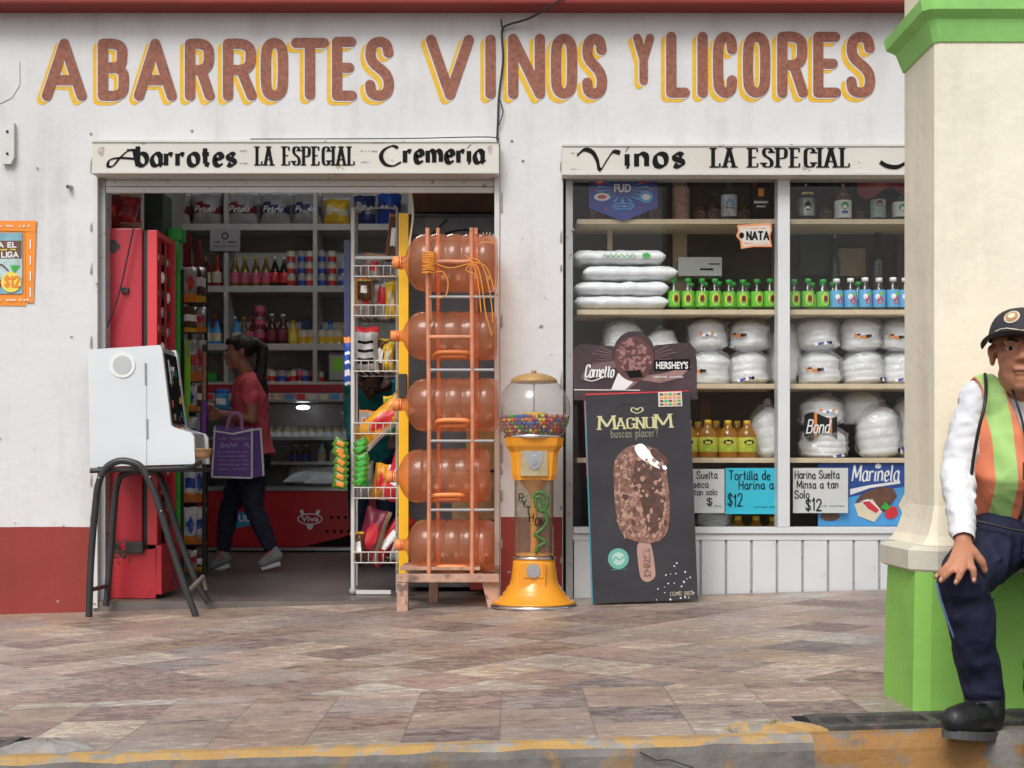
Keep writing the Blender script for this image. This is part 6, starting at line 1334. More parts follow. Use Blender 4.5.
# ------------------------------------------------------------------ wire rack and yellow post right of the doorway
WD = 7.32
wr = thing('wire_rack', 'tall grey wire rack of crisp baskets in the middle of the doorway', 'rack', P(375, 598, WD))
for px, d in ((353,WD),(397,WD),(357,7.75),(400,7.75)):
    m = MB(); m.tube([P(px,208 if d == WD else 212,d), Vector((PX(px,d), d-7, .01))], .012 if px == 353 else .007, 8); m.build('upright', M['frame_white'] if px == 353 else M['frame_grey'], wr, True)
m = MB(); m.tube([P(352,208,WD), P(398,208,WD)], .005, 6); m.build('top_rail', M['frame_grey'], wr, True)
m = MB(); m.box(PX(354,WD), PX(399,WD), WD-7, WD-6.985, PZ(259,WD), PZ(256,WD)); m.build('header_rail', M['frame_white'], wr, True)
for py in (592, 599): m = MB(); m.box(PX(354,WD), PX(391,WD), WD-7.01, WD-6.99, PZ(py+2,WD), PZ(py-2,WD)); m.build('base_rail', M['frame_white'], wr, True)
m = MB(); m.lathe([(0,0),(.02,0),(.02,.03),(0,.03)], 10, 0, (PX(353,WD), WD-7, .0)); m.build('foot', M['frame_grey'], wr, True)
for py in (278, 317, 372, 434, 498, 562):
    m = MB(); a, b = PX(355,WD), PX(399,WD); z = PZ(py,WD)
    for zz in (z, z+.055): m.tube([(a,WD-7-.06,zz),(b,WD-7-.06,zz)], .0035, 5); m.tube([(a,WD-7+.35,zz),(b,WD-7+.35,zz)], .0035, 5); m.tube([(a,WD-7-.06,zz),(a,WD-7+.35,zz)], .0035, 5); m.tube([(b,WD-7-.06,zz),(b,WD-7+.35,zz)], .0035, 5)
    for k in range(7): x = a+(b-a)*k/6; m.tube([(x,WD-7-.06,z+.055),(x,WD-7-.06,z),(x,WD-7+.35,z)], .0028, 5)
    m.build('wire_basket', M['frame_white'], wr, True)
t = thing('yellow_post', 'bright yellow square post between the wire rack and the water jugs', 'post', P(404, 590, 7.22))
d = 7.22; m = MB(); m.box(PX(398.5,d), PX(408.5,d), d-7, d-6.95, .0, PZ(213,d), 0, .003); m.build('post_tube', mat('post_yellow', (.9,.5,.01), .4, .06), t, True)
m = MB(); m.box(PX(399,d), PX(407,d), d-7.02, d-7.001, PZ(398,d), PZ(374,d), 0, .003); m.build('clip', M['dark'], t, True)
m = MB(); m.tube(crom([P(411,192,7.2), P(413,215,7.18), P(410,240,7.16), P(408,258,7.15), P(399,264,7.14), P(392,262,7.14)], 5), .006, 7)
tag(m.build('white_hose', M['cream'], world=True, loc=P(411,192,7.2)), 'pale cable looping down beside the yellow post', 'cable')
WB = [(391,262,13,48,3,'brown','dark brown hanging bag at the top of the wire rack beside the yellow post',(0,.1,0)),(364,318,19,40,0,'s','dull silver crisp bag standing left in the second basket',(0,0,.2)),(379,319,24,46,0,'s','orange edged silver bag leaning in the second basket',(0,.12,0)),(364,300,16,20,2,'b','small brown bag lying in the top basket',(0,0,0)),(366,373,26,46,1,'w','white bag with red top standing in the third basket',(0,0,0)),(388,372,14,30,4,'y','yellow bag at the right of the third basket',(0,0,0)),
 (360,441,27,62,5,'o','long orange crisp bag leaning diagonally in the fourth basket',(0,.85,0)),(392,436,18,40,6,'g','green bag upright behind the orange bag',(0,0,0)),(366,498,22,36,7,'w','white and green bag in the fifth basket',(0,-.1,0)),(388,500,20,52,8,'r','red and white bag leaning right in the fifth basket',(0,.35,0)),(364,561,26,54,9,'d','dark red bag with round print in the lowest basket',(0,.3,0)),(370,562,20,60,8,'r','bright red bag leaning diagonally in the lowest basket',(0,.7,0)),(394,560,12,34,7,'w','silver bag at the right of the lowest basket',(0,.3,0)),(364,440,16,30,0,'s','silver bag lying left in the fourth basket',(0,.1,0)),(378,374,16,36,2,'b','brown bag between the white and yellow bags in the third basket',(0,.1,0)),(377,499,16,36,5,'o','orange bag in the middle of the fifth basket',(0,.2,0)),(372,280,20,26,0,'s','pale silver bag lying in the top basket',(0,.15,0)),(392,300,10,20,4,'y','small yellow bag right in the top basket',(0,0,0)),(360,562,14,30,2,'b','brown bag at the left of the lowest basket',(0,-.1,0)),(391,318,12,36,4,'y','yellow bag behind the silver ones in the second basket',(0,0,0))]
fm = {0:foils[0][0], 1:[mat('f_pale', (.5,.5,.5), .35, .3, 25), M['ink'], M['redb']], 2:foils[2][0], 3:[M['brown'], M['foam'], M['orange']], 4:[M['yellow'], M['cream'], M['lemon']], 5:[mat('f_orange', (.75,.33,.02), .3, .3, 12), M['redb'], M['foam']], 6:[M['green'], M['lime'], M['yellow']], 7:[M['pack_pale'], M['green'], M['silver']], 8:[M['redb'], M['foam'], M['red']], 9:[M['pack_wine'], M['redb'], M['cardboard']]}
pw_ = [lambda u, v: 2 if (u < .12 or v > .92) else (1 if abs(u-.55) < .2 and .3 < v < .7 else 0), lambda u, v: 2 if v > .85 else (1 if (int(v*14) % 3 == 0 and .15 < u < .8) else 0), lambda u, v: 2 if u > .8 else (1 if (u-.5)**2+(v-.5)**2 < .06 else 0)]
for i, (a, b, w_, h, k, nm, lb, rt) in enumerate(WB):
    bag_obj('crisp_bag', lb, 'crisp bag', a, b, w_, h, WD+.06+.05*(i % 3), pw_[1 if k == 1 else (2 if k in (5,9) else 0)], fm[k], 70+i, rt, 'bags in the wire rack baskets', .08)
# green snack strips clipped to the rack
t = thing('snack_strip', 'hanging strip of lime green snack bags on the left side of the wire rack', 'snack strip', P(352, 485, 7.28))
for k in range(7):
    for s in (-1, 1):
        m = MB(); m.bag(.05, .075, .02, lambda u, v: 1 if (u-.5)**2+(v-.5)**2 < .08 else 0, 8, 8, seed=k+s); 
        mx = Matrix.Translation(P(351+s*4, 486-k*6.5, 7.26+.01*s)) @ Matrix.Rotation(rad(60*s+((k*37)%30)-15), 4, 'Y'); m.v = [mx @ v for v in m.v]; m.build('snack_bag', [mat('snack_lime', (.07,.22,.015), .4, .3, 30) if k+s == -1 else bpy.data.materials['snack_lime'], M['orange'] if s < 0 else M['green']], t, True)
m = MB(); m.box(PX(344,7.4), PX(350,7.4), .4, .42, PZ(370,7.4), PZ(240,7.4)); tag(m.build('blue_pole', M['pack_navy'], world=True, loc=P(347,370,7.4)), 'dark blue strip hanging left of the wire rack upright', 'strip')
t = bag_obj('snack_pouch', 'small blue and white pouch hanging beside the wire rack', 'pouch', 348, 385, 9, 48, 7.38, pw_[1], [M['blue'], M['foam'], M['orange']], 95, t_=.05)
# dark appliance and boxes behind the jugs
t = thing('grey_freezer', 'dark grey appliance back standing behind the orange jugs', 'appliance', (PX(452,7.55), .8, 0))
d = 7.5; m = MB(); m.box(PX(409,d), PX(498,d), d-7, d-6.4, .02, PZ(214,d), 0, .006); m.build('body', mat('appl', (.07,.08,.095), .5, .3, 6), t, True)
m = MB(); m.box(PX(412,d), PX(496,d), d-7.012, d-7.001, PZ(236,d), PZ(218,d), 0, .003); m.tube(crom([P(425,250,7.47), P(440,236,7.47), P(460,230,7.47), P(480,231,7.47)]), .004, 5, 1); m.tube([P(431,236,7.47), P(447,219,7.47)], .004, 5, 1); m.build('upper_panel', [mat('appl2', (.13,.15,.17), .5, .3, 9), M['ink']], t, True)
simple_box('carton', 'brown board lying across the top of the grey appliance', 'carton', 412, 498, 192, 212, 7.75, .3, mat('brn', (.16,.07,.03), .6, .3, 8))
simple_box('carton', 'yellowish cardboard box behind the fourth jug', 'carton', 466, 496, 428, 470, 7.3, .1, mat('ybox', (.35,.27,.12), .6, .4, 14)); simple_box('carton', 'torn cardboard box behind the bottom jug', 'carton', 452, 496, 472, 520, 7.32, .1, mat('tbox', (.3,.24,.15), .6, .4, 14))
simple_box('carton', 'red printed carton standing behind the bottom jug', 'carton', 470, 497, 521, 590, 7.3, .1, mat('rbox', (.3,.05,.05), .6, .4, 10), None, [(.1,.5,.2,.8,0)], [M['cream']])
m = MB()
for k in range(9): a = rad(20+k*18); m.tube([P(487+5*math.cos(a), 243-4*math.sin(a), 7.1), P(487+12*math.cos(a), 243-11*math.sin(a), 7.1)], .003, 5)
m.tube([P(487+12*math.cos(rad(20+k*10)), 252-10*math.sin(rad(20+k*10)), 7.1) for k in range(15)], .006, 6); tag(m.build('wire_brush', M['cream'], world=True, loc=P(487,243,7.1)), 'pale round brush head above the top jug by the door frame', 'brush')

# unseen ceiling lamp added to brighten the shop, inferred from the counter reflection
t = thing('unseen_ceiling_lamp', 'unseen lit ceiling lamp added to brighten the shop, inferred from the counter reflection', 'lamp', (-1.1, 2.3, 3.5))
m = MB(); m.box(-.62, .62, -.09, .09, -.0, .049, 0, .004); m.build('housing', M['foam'], t)
m = MB(); m.tube([(-.58,0,-.03),(.58,0,-.03)], .02, 10); m.build('tube', mat('tube_glow', (.9,.95,1), .5, 0, emit=(.93,.97,1), emits=58), t)

rr = random.Random(8)
for i in range(9): place((k1,k2,k3,k4)[i % 4], used, (PX(206+i*9.5,BD+.25), BD-6.75, ZB['C']), f'dark sauce bottle in the rear of the middle back shelf, {ORD[i]} from the left', 0)
for i in range(9): place((cw,cb,cr_,cg)[i % 4], used, (PX(228+i*8.6,BD+.3), BD-6.7, ZB['B']), f'can behind the sauce bottles on the upper shelf, {ORD[i]} from the left', 0)
for i in range(5): place((k4,cg,k6,cw,k5)[i], used, (PX(318+i*6.2,BD+.25), BD-6.75, ZB['C']), f'item behind the row of five jars, {ORD[i]} from the left', 0)
for i in range(8): place((cg,cb,cw,cr_)[i % 4], used, (PX(268+i*7.4,BD+.2), BD-6.8, ZB['D']), f'small jar in the rear row of the low back shelf, {ORD[i]} from the left', 0)
# ------------------------------------------------------------------ people
def head_mb(mb, mx, fat=1.0):
    E_ = lambda c, r, seg=14: mb.ell(c, r, seg, 0, mx)
    E_((0,.018,.036), (.074,.092,.074)); E_((0,-.022,-.012), (.062*fat,.062,.076)); E_((0,-.024,-.068), (.044*fat,.05,.036)); E_((0,-.06,-.09), (.022,.02,.017))
    for s in (-1, 1):
        E_((.037*s,-.056,-.012), (.021,.017,.015)); E_((.026*s,-.074,.024), (.025,.012,.008)); E_((.034*s,-.034,-.056), (.016,.02,.024))
        E_((.029*s,-.069,.012), (.017,.012,.006)); E_((.029*s,-.067,-.007), (.016,.011,.005))
        E_((.012*s,-.09,-.026), (.009,.01,.008)); E_((.073*s,.01,-.005), (.009,.017,.029)); E_((.08*s,.016,.008), (.006,.012,.018))
    mb.tube([(0,-.076,.02),(0,-.088,.0),(0,-.1,-.022)], [(.007,.007),(.009,.008),(.012,.012)], 10, 0, mx=mx); E_((0,-.1,-.024), (.012,.011,.009))
    E_((0,-.078,-.048), (.027,.014,.01)); E_((0,-.085,-.0515), (.024,.009,.0055)); E_((0,-.083,-.062), (.02,.009,.006)); E_((0,-.072,-.075), (.02,.014,.012))
def face_parts(parent, mx, brow=True, tone=None):
    for s in (-1, 1):
        m = MB(); m.ell((.029*s,-.0705,.0025), (.0135,.0105,.0065), 14, 0, mx); m.ell((.029*s,-.0795,.0025), (.0052,.0022,.0052), 10, 1, mx); m.v = [v - W[parent] for v in m.v]
        m.build('eye', [M['eyewhite'] if 'eyewhite' in M else mk('eyewhite', (.45,.4,.36), .3, .1), M['ink']], parent)
        m = MB(); m.tube([(.011*s,-.0835,.020),(.027*s,-.086,.0255),(.045*s,-.075,.0215)], [.0032,.0046,.0026], 6, 0, mx=mx); m.v = [v - W[parent] for v in m.v]; m.build('eyebrow', M['hair'], parent)
    m = MB(); m.tube(crom([(-.022,-.0855,-.0565),(-.01,-.0925,-.0558),(0,-.0935,-.0565),(.01,-.0925,-.0558),(.022,-.0855,-.0565)], 3), .0018, 6, 0, mx=mx); m.v = [v - W[parent] for v in m.v]; m.build('mouth_line', mat('lip', (.16,.05,.04), .5, .1), parent)
def finger(mb, pts, r): mb.limb(pts, [r, r*.97, r*.9, r*.8][:len(pts)], 8)
def ctr(a, b, t): return Vector(a)*(1-t) + Vector(b)*t
# ---- seated man
man = thing('person', 'man in black cap and orange safety vest sitting on the pillar ledge, hand on knee', 'person', (P(1010,742,3.4).x, -3.45, gz(1.25)))
HD = P(1022, 353, 3.36); hs_ = .92
hmx = Matrix.Translation(HD) @ Matrix.Rotation(rad(-19), 4, 'Z') @ Matrix.Rotation(rad(-3), 4, 'X') @ Matrix.Scale(hs_, 4)
R_sh, L_sh = P(978,398,3.46), P(1088,398,3.46); R_el, L_el = P(958,468,3.44), P(1110,468,3.44); R_wr, L_wr = P(963,541,3.27), P(1092,541,3.27)
pel = P(1034,530,3.58); chest = P(1034,436,3.46); neck = P(1030,392,3.41)
R_hip, L_hip = P(1004,537,3.5), P(1064,537,3.5); R_kn, L_kn = P(962,582,3.29), P(1052,580,3.27); R_an, L_an = P(984,702,3.39), P(1046,712,3.35)
m = MB(); head_mb(m, hmx)
m.limb([HD+Vector((0,.02,-.05)), neck, chest+Vector((0,.02,.06))], [.052,.054,.06])
m.tube([neck+Vector((0,0,-.03)), chest+Vector((0,0,.03)), chest+Vector((0,.01,-.1)), pel], [(.07,.1),(.09,.13),(.085,.12),(.09,.12)], 18); m.ell(chest, (.13,.085,.1)); m.ell(pel, (.13,.1,.09))
for a, b, c, h, k, an in ((R_sh,R_el,R_wr,R_hip,R_kn,R_an),(L_sh,L_el,L_wr,L_hip,L_kn,L_an)):
    m.limb([chest+Vector((0,0,.05)), a, ctr(a,b,.5), b, ctr(b,c,.35), c], [.05,.042,.036,.03,.031,.021]); m.limb([pel, h, ctr(h,k,.5), k, ctr(k,an,.35), an], [.07,.07,.06,.045,.042,.028])
def hand(mb, wr, palm_c, tips, thumb, kn_r=.0088):
    # palm as a broad flat ellipsoid bridge from wrist to knuckles; fingers with knuckle bends
    wr = Vector(wr); kn = []
    n = len(tips)
    for i, (k, t) in enumerate(tips):
        k, t = Vector(k), Vector(t); d = t - k; up = Vector((0,-.011,.004))
        mb.limb([wr + (k-wr)*.25, wr + (k-wr)*.62 + Vector((0,-.004,.002)), k], [.016,.0125,.0105], 8)
        mb.limb([k, k + d*.42 + up, k + d*.74 + up*.55, t], [.0102,.0088,.0082,.0068], 8)
    for i in range(n-1): mb.ell(ctr(ctr(tips[i][0], tips[i+1][0], .5), wr, .22), (.012,.009,.016)); mb.ell(ctr(ctr(tips[i][0], tips[i+1][0], .5), wr, .5), (.014,.011,.018))
    a, b, c = [Vector(q) for q in thumb]; mb.limb([wr + (a-wr)*.3, a, b, c], [.014,.013,.0105,.008], 8)
hp = lambda px, py, d: P(px, py, d)
hand(m, R_wr, None, [(hp(951,563,3.225), hp(936,577,3.235)), (hp(956,565,3.212), hp(940.5,581,3.215)), (hp(963,566,3.205), hp(956,583,3.195)), (hp(970,564,3.21), hp(974,581,3.2))], (hp(974,553,3.235), hp(982,562,3.23), hp(985,571,3.235)))
hand(m, L_wr, None, [(hp(1104,562,3.225), hp(1112,577,3.225)), (hp(1098,565,3.212), hp(1103,581,3.21)), (hp(1091,566,3.205), hp(1092,583,3.195)), (hp(1084,564,3.21), hp(1081,580,3.2))], (hp(1080,553,3.235), hp(1074,561,3.23), hp(1071,569,3.235)))
body = fuse(m, 'body', M['skin'], man, .0042, 3)
face_parts(man, hmx)
nail = mat('nail', (.55,.3,.24), .35, .05)
for px, py, d in ((936.5,576,3.226),(940.8,580,3.205),(956,582,3.186),(974,580,3.191)):
    m = MB(); c = P(px,py,d); m.ell(c, (.0048,.003,.006), 8); m.v = [v-W[man] for v in m.v]; m.build('fingernail', nail, man)
mk('stubble', (.1,.06,.045), .7, .2)
m = MB()
m.ell((0,.03,.03), (.0765,.087,.07), 16, 0, hmx); fuse(m, 'hair', M['hair'], man, .005, 1, cut=lambda c: (hmx.inverted() @ c).z < -.03 or (hmx.inverted() @ c).y < -.012)
# shirt
mk('shirt', (.72,.73,.76), .8, .05, 6, .35, 14)
m = MB()
m.tube([neck+Vector((0,.01,.004)), neck+Vector((0,.015,-.035)), chest+Vector((0,0,.03)), chest+Vector((0,.0,-.06)), ctr(chest,pel,.7), pel+Vector((0,0,.02))], [(.056,.06),(.08,.115),(.1,.148),(.1,.145),(.1,.145),(.11,.15)], 24)
m.ell(chest+Vector((0,.0,.05)), (.15,.09,.07))
for a, b, c, s in ((R_sh,R_el,R_wr,-1),(L_sh,L_el,L_wr,1)):
    m.limb([neck+Vector((.05*s,.02,-.03)), a+Vector((0,0,-.005)), ctr(a,b,.5), b, ctr(b,c,.3)+Vector((0,0,-.0)), ctr(b,c,.62), c+Vector((0,0,.008))], [.05,.05,.047,.041,.04,.034,.028], 16)
    for q in range(5): m.ell(ctr(b,c,-.15+q*.2)+Vector((.02*s*(-1)**q*.4,-.02,0)), (.03,.025,.01), 10, rot=Euler((.3,.5*(-1)**q,0)))
hcut = lambda c: (c - (R_wr+Vector((0,0,.0)))).dot((R_wr-R_el).normalized()) > 0 and (c-R_wr).length < .09 or ((c - L_wr).dot((L_wr-L_el).normalized()) > 0 and (c-L_wr).length < .09)
fuse(m, 'shirt', M['shirt'], man, .005, 4, wr=(.0055, 19, (.8,1,1.25)), cut=lambda c: hcut(c) or (c.z > neck.z-.012 and abs(c.x-neck.x) < .062 and c.y < neck.y+.07))
# vest with reflective stripe (crisp procedural bands)
def stripe_mat(name, base, bands, scale=1):
    mm = mat(name, base, .6, .1, 10, .3, 22, spec=.3); n = mm.node_tree.nodes; l = mm.node_tree.links; b = n['Principled BSDF']; src = b.inputs['Base Color'].links[0].from_socket
    tc = n.new('ShaderNodeTexCoord'); sp_ = n.new('ShaderNodeSeparateXYZ'); l.new(tc.outputs['Object'], sp_.inputs[0])
    for (x0, x1, tilt, c, rgh) in bands:
        ml = n.new('ShaderNodeMath'); ml.operation = 'MULTIPLY_ADD'; l.new(sp_.outputs[2], ml.inputs[0]); ml.inputs[1].default_value = tilt; l.new(sp_.outputs[0], ml.inputs[2])
        a = n.new('ShaderNodeMath'); a.operation = 'SUBTRACT'; l.new(ml.outputs[0], a.inputs[0]); a.inputs[1].default_value = (x0+x1)/2
        ab = n.new('ShaderNodeMath'); ab.operation = 'ABSOLUTE'; l.new(a.outputs[0], ab.inputs[0]); lt = n.new('ShaderNodeMath'); lt.operation = 'LESS_THAN'; l.new(ab.outputs[0], lt.inputs[0]); lt.inputs[1].default_value = (x1-x0)/2
        mx = n.new('ShaderNodeMix'); mx.data_type = 'RGBA'; l.new(lt.outputs[0], mx.inputs[0]); l.new(src, mx.inputs[6]); mx.inputs[7].default_value = (*c, 1); src = mx.outputs[2]
    l.new(src, b.inputs['Base Color']); return mm
ox = W[man].x; vx = lambda px: PX(px, 3.33)-ox
cxm = PX(1030, 3.4) - ox; mir = lambda a: 2*cxm - a
sc0 = PX(996,3.385) - ox + .107*(PZ(400,3.4)-W[man].z); sc1 = PX(1066,3.385) - ox + .107*(PZ(400,3.4)-W[man].z)
vest_m = stripe_mat('vest_orange', (.88,.27,.14), [(sc0-.022, sc0+.022, .107, (.45,.72,.24), .3), (sc1-.022, sc1+.022, .107, (.45,.72,.24), .3)])
m = MB()
m.tube([neck+Vector((0,.015,-.008)), neck+Vector((0,.018,-.03)), chest+Vector((0,0,.04)), chest+Vector((0,.0,-.06)), ctr(chest,pel,.6), pel+Vector((0,-.01,.03))], [(.082,.08),(.108,.14),(.128,.166),(.125,.162),(.122,.162),(.13,.17)], 28)
m.ell(chest+Vector((0,.0,.055)), (.15,.118,.075))
for s in (-1, 1): m.limb([neck+Vector((.06*s,.02,-.02)), (R_sh if s < 0 else L_sh)+Vector((-.02*s,0,.004))], [.06,.056], 16)
def vcut(c):
    if c.z > neck.z - .012 and abs(c.x-neck.x) < .066 and c.y < neck.y+.07: return True
    if c.z < pel.z + .006: return True
    if c.y < chest.y + .03:
        hw = max(0, (c.z - PZ(462,3.35)) * .3) ; 
        if abs(c.x - PX(1030,3.36)) < hw: return True
        if abs(c.x - PX(1030,3.36)) < .004: return True
    # arm holes
    for a in (R_sh, L_sh):
        if ((c.x-(a.x+(-.045 if a is R_sh else .045)))/.042)**2 + ((c.z-(a.z-.03))/.13)**2 < 1: return True
    return False
fuse(m, 'safety_vest', vest_m, man, .0055, 4, wr=(.005, 11, (1,1,.8)), cut=vcut, solid=.004)
m = MB(); vpx = lambda px, py, d=3.33: P(px, py, d)
m.tube(crom([P(985,374,3.42), P(986,390,3.37), P(984,408,3.345), P(979,428,3.345), P(974,455,3.36), P(971,478,3.385)], 4), .0042, 6); m.tube(crom([P(971,520,3.36), P(990,524,3.345), P(1010,529,3.335), P(1028,532,3.33)]), .0035, 6)
m.v = [v-W[man] for v in m.v]; m.build('vest_binding', M['black'], man)
m = MB(); m.tube(crom([P(1010,384,3.38), P(1015,398,3.335), P(1022,420,3.325), P(1028,446,3.325), P(1034,430,3.325), P(1046,396,3.34)], 5), .0028, 6); m.box(PX(1023,3.31), PX(1036,3.31), -3.7, -3.685, PZ(480,3.31), PZ(462,3.31), 0, .003)
m.tube(crom([P(1026,481,3.3), P(1024,500,3.31), P(1022,522,3.32)]), .003, 6); m.v = [v-W[man] for v in m.v]; m.build('lanyard', M['black'], man)
# trousers
navy = mat('navy_cloth', (.018,.02,.048), .75, .2, 12, .5, 16, spec=.25)
m = MB(); m.ell(pel+Vector((0,-.005,-.0)), (.165,.12,.075), 20); m.tube([pel+Vector((0,-.01,.05)), pel+Vector((0,-.01,.0)), pel+Vector((0,0,-.05))], [(.112,.15),(.125,.165),(.1,.15)], 22)
for h, k, an, s in ((R_hip,R_kn,R_an,-1),(L_hip,L_kn,L_an,1)):
    m.limb([pel+Vector((.04*s,0,-.01)), h, ctr(h,k,.5)+Vector((0,0,.004)), k, ctr(k,an,.22)+Vector((.004,0,0)), ctr(k,an,.6), an+Vector((0,.0,.012)), an+Vector((0,.004,-.012))], [.085,.082,.074,.06,.056,.05,.046,.047], 18)
    for q, (t_, off, rx_, rz_, ry_) in enumerate(((.06,(.03,-.03,0),.035,.012,.5),(.16,(.035,-.02,0),.03,.012,-.3),(.9,(0,-.035,0),.034,.01,.2),(.98,(0,-.03,0),.04,.01,-.1))):
        m.ell(ctr(k,an,t_)+Vector(off)*1, (rx_,.016,rz_), 10, rot=Euler((0,ry_,0)))
    for q in range(3): m.ell(ctr(h,k,.25+q*.22)+Vector((.01,-.05,.01)), (.045,.02,.01), 10, rot=Euler((0,.9*s+.2*q,0)))
tr = fuse(m, 'trousers', navy, man, .0058, 4, cut=lambda c: c.z < an_cut(c)) if False else fuse(m, 'trousers', navy, man, .005, 3, wr=(.0085, 12, (1.2,1,.75)))
m = MB(); m.tube(crom([k for k in (P(936.5,583,3.27), P(941,600,3.27), P(949,625,3.29), P(957,645,3.32), P(961,660,3.34))], 4), .0028, 6); m.v = [v-W[man] for v in m.v]; m.build('side_piping', M['blue'] if False else mat('piping', (.2,.27,.55), .6, .1), man)
# shoes
def shoe(an, toe, nm='shoe'):
    an, toe = Vector(an), Vector(toe); d = (toe-an); m = MB()
    heel = an - Vector((d.x, d.y, 0)).normalized()*.03 + Vector((0,0,-.05))
    m.limb([heel, ctr(heel,toe,.35)+Vector((0,0,.012)), ctr(heel,toe,.7)+Vector((0,0,.006)), toe+Vector((0,0,.004))], [.036,.04,.042,.034], 14); m.limb([an+Vector((0,0,.03)), an+Vector((0,-.01,-.03))], [.05,.046])
    o = fuse(m, nm, mat('shoe_leather', (.02,.02,.021), .42, .3, 14, .4, 30) if 'shoe_leather' not in bpy.data.materials else bpy.data.materials['shoe_leather'], man, .005, 4)
    m = MB(); sd = Vector((-d.y, d.x, 0)).normalized(); prof = []
    n = 22; low = Vector((0,0,-.019)); vs = []
    for z_ in (0, -.02):
        for k in range(n):
            a = 2*math.pi*k/n; L = (toe-heel).length/2+.034; mid = ctr(heel, toe, .45); f = (toe-heel).normalized(); wv = .046*(1+.12*math.cos(a))
            vs.append(mid + f*(L*math.cos(a)*(1-.0*abs(math.sin(a)))) + sd*(wv*math.copysign(abs(math.sin(a))**.75, math.sin(a))) + low + Vector((0,0,z_)))
    m.add(vs, [tuple(range(n)), tuple(range(2*n-1,n-1,-1))] + [(k+n, (k+1)%n+n, (k+1)%n, k) for k in range(n)]); m.v = [v-W[man] for v in m.v]; s = m.build('sole', mat('sole_grey', (.09,.09,.09), .7, .2) if 'sole_grey' not in bpy.data.materials else bpy.data.materials['sole_grey'], o)
    return o
sh1 = shoe(R_an+Vector((.0,0,-.005)), P(955,722,3.25)); sh2 = shoe(L_an, P(1046,735,3.2))
m = MB()
for q in range(4):
    c = ctr(R_an, P(955,722,3.25), .32+q*.12)+Vector((0,-.015,.012-.006*q)); m.tube([c+Vector((-.02,-.012,-.004)), c+Vector((.0,-.02,.008)), c+Vector((.02,-.006,.0))], .0028, 5)
m.v = [v-W[man] for v in m.v]; m.build('shoelace', M['black'], man)
# cap
hmx_face = hmx; hmx = hmx @ Matrix.Rotation(rad(-13), 4, 'Z') @ Matrix.Scale(1.04, 4)
m = MB(); vs = []; n = 28; rows_ = 9
for j in range(rows_+1):
    ph = j/rows_*math.pi/2
    for k in range(n):
        a = 2*math.pi*k/n; r1 = math.cos(ph)**.7 if ph < 1.57 else 0; vs.append(hmx @ Vector((.083*r1*math.cos(a), .012+.1*r1*math.sin(a)*(1 if math.sin(a) > 0 else .98), .032+.078*math.sin(ph)**.9*(1 if math.sin(a) > 0 else 1.05))))
m.add(vs, [(j*n+k, j*n+(k+1)%n, (j+1)*n+(k+1)%n, (j+1)*n+k) for j in range(rows_) for k in range(n)], 0, True)
m.v = [v-W[man] for v in m.v]; cp = m.build('cap', mat('cap_cloth', (.035,.034,.042), .8, .2, 20, .3, 60), man)
m = MB(); vs = []; na, nr = 20, 6
for side in (0, 1):
    for i in range(nr+1):
        for k in range(na+1):
            a = rad(-84 + 168*k/na); q = i/nr; ext = .07*math.cos(a)**.5*q if math.cos(a) > 0 else 0
            x = .084*math.sin(a)*(1+.1*q); y = .012 - .097*math.cos(a) - ext; z = .036 - .024*abs(math.sin(a))**2.2*q + .002*q - side*.003
            vs.append(hmx @ Vector((x, y, z)))
N1 = (nr+1)*(na+1); fs = []
for i in range(nr):
    for k in range(na): a0 = i*(na+1)+k; fs.append((a0, a0+1, a0+na+2, a0+na+1)); fs.append((a0+N1+na+1, a0+N1+na+2, a0+N1+1, a0+N1))
for k in range(na): a0 = nr*(na+1)+k; fs.append((a0, a0+1, a0+1+N1, a0+N1))
m.add(vs, fs, 0, True); m.v = [v-W[man] for v in m.v]; m.build('brim', bpy.data.materials['cap_cloth'], cp)
m = MB()
def capsurf(u, v, o=.0015):   # u angle from the front, v height angle
    a = rad(-90)+u; ph = v; r1 = math.cos(ph)**.7; return hmx @ Vector(((.083+o)*r1*math.cos(a), .012+(.1+o)*r1*math.sin(a)*.98, .032+(.078+o)*math.sin(ph)**.9*1.05))
for R1, k, o in ((.27,0,.002),(.21,1,.003),(.12,2,.004)):
    n = 16; m.add([capsurf(-.12+R1*math.cos(2*math.pi*q/n), .62+R1*.95*math.sin(2*math.pi*q/n), o) for q in range(n)], [tuple(range(n))], k)
m.tube([capsurf(-.62+.2*q, .16+.05*math.sin(q), .002) for q in range(6)], .0016, 5, 0); m.v = [v-W[man] for v in m.v]; m.build('cap_badge', [M['cream'], mat('badge_tan', (.45,.25,.12), .6, .2), M['cream']], cp)
# ---- shopper
WDp = 9.03
wo_ = thing('person', 'woman in coral shirt with long dark ponytail walking left inside the shop', 'person', (PX(245,WDp), WDp-7, 0))
q = lambda px, py, dy=0: P(px, py, WDp+dy)
hmx2 = Matrix.Translation(q(239,353)) @ Matrix.Rotation(rad(-72), 4, 'Z') @ Matrix.Rotation(rad(6), 4, 'X') @ Matrix.Scale(.98, 4)
m = MB(); head_mb(m, hmx2, .95)
nk = q(246,372,.0); ch = q(250,396,.02); wa = q(252,430,.02); pv = q(252,455,.02)
m.limb([q(241,362), nk, ch], [.05,.047,.06])
m.tube([nk+Vector((0,0,-.02)), ch, wa, pv], [(.1,.05),(.13,.09),(.11,.085),(.14,.11)], 18); m.ell(pv, (.11,.14,.1))
N_sh, F_sh = q(250,386,-.15), q(248,386,.17); N_el, F_el = q(252,419,-.2), q(238,412,.2); N_wr, F_wr = q(222,414,-.22), q(216,408,.12)
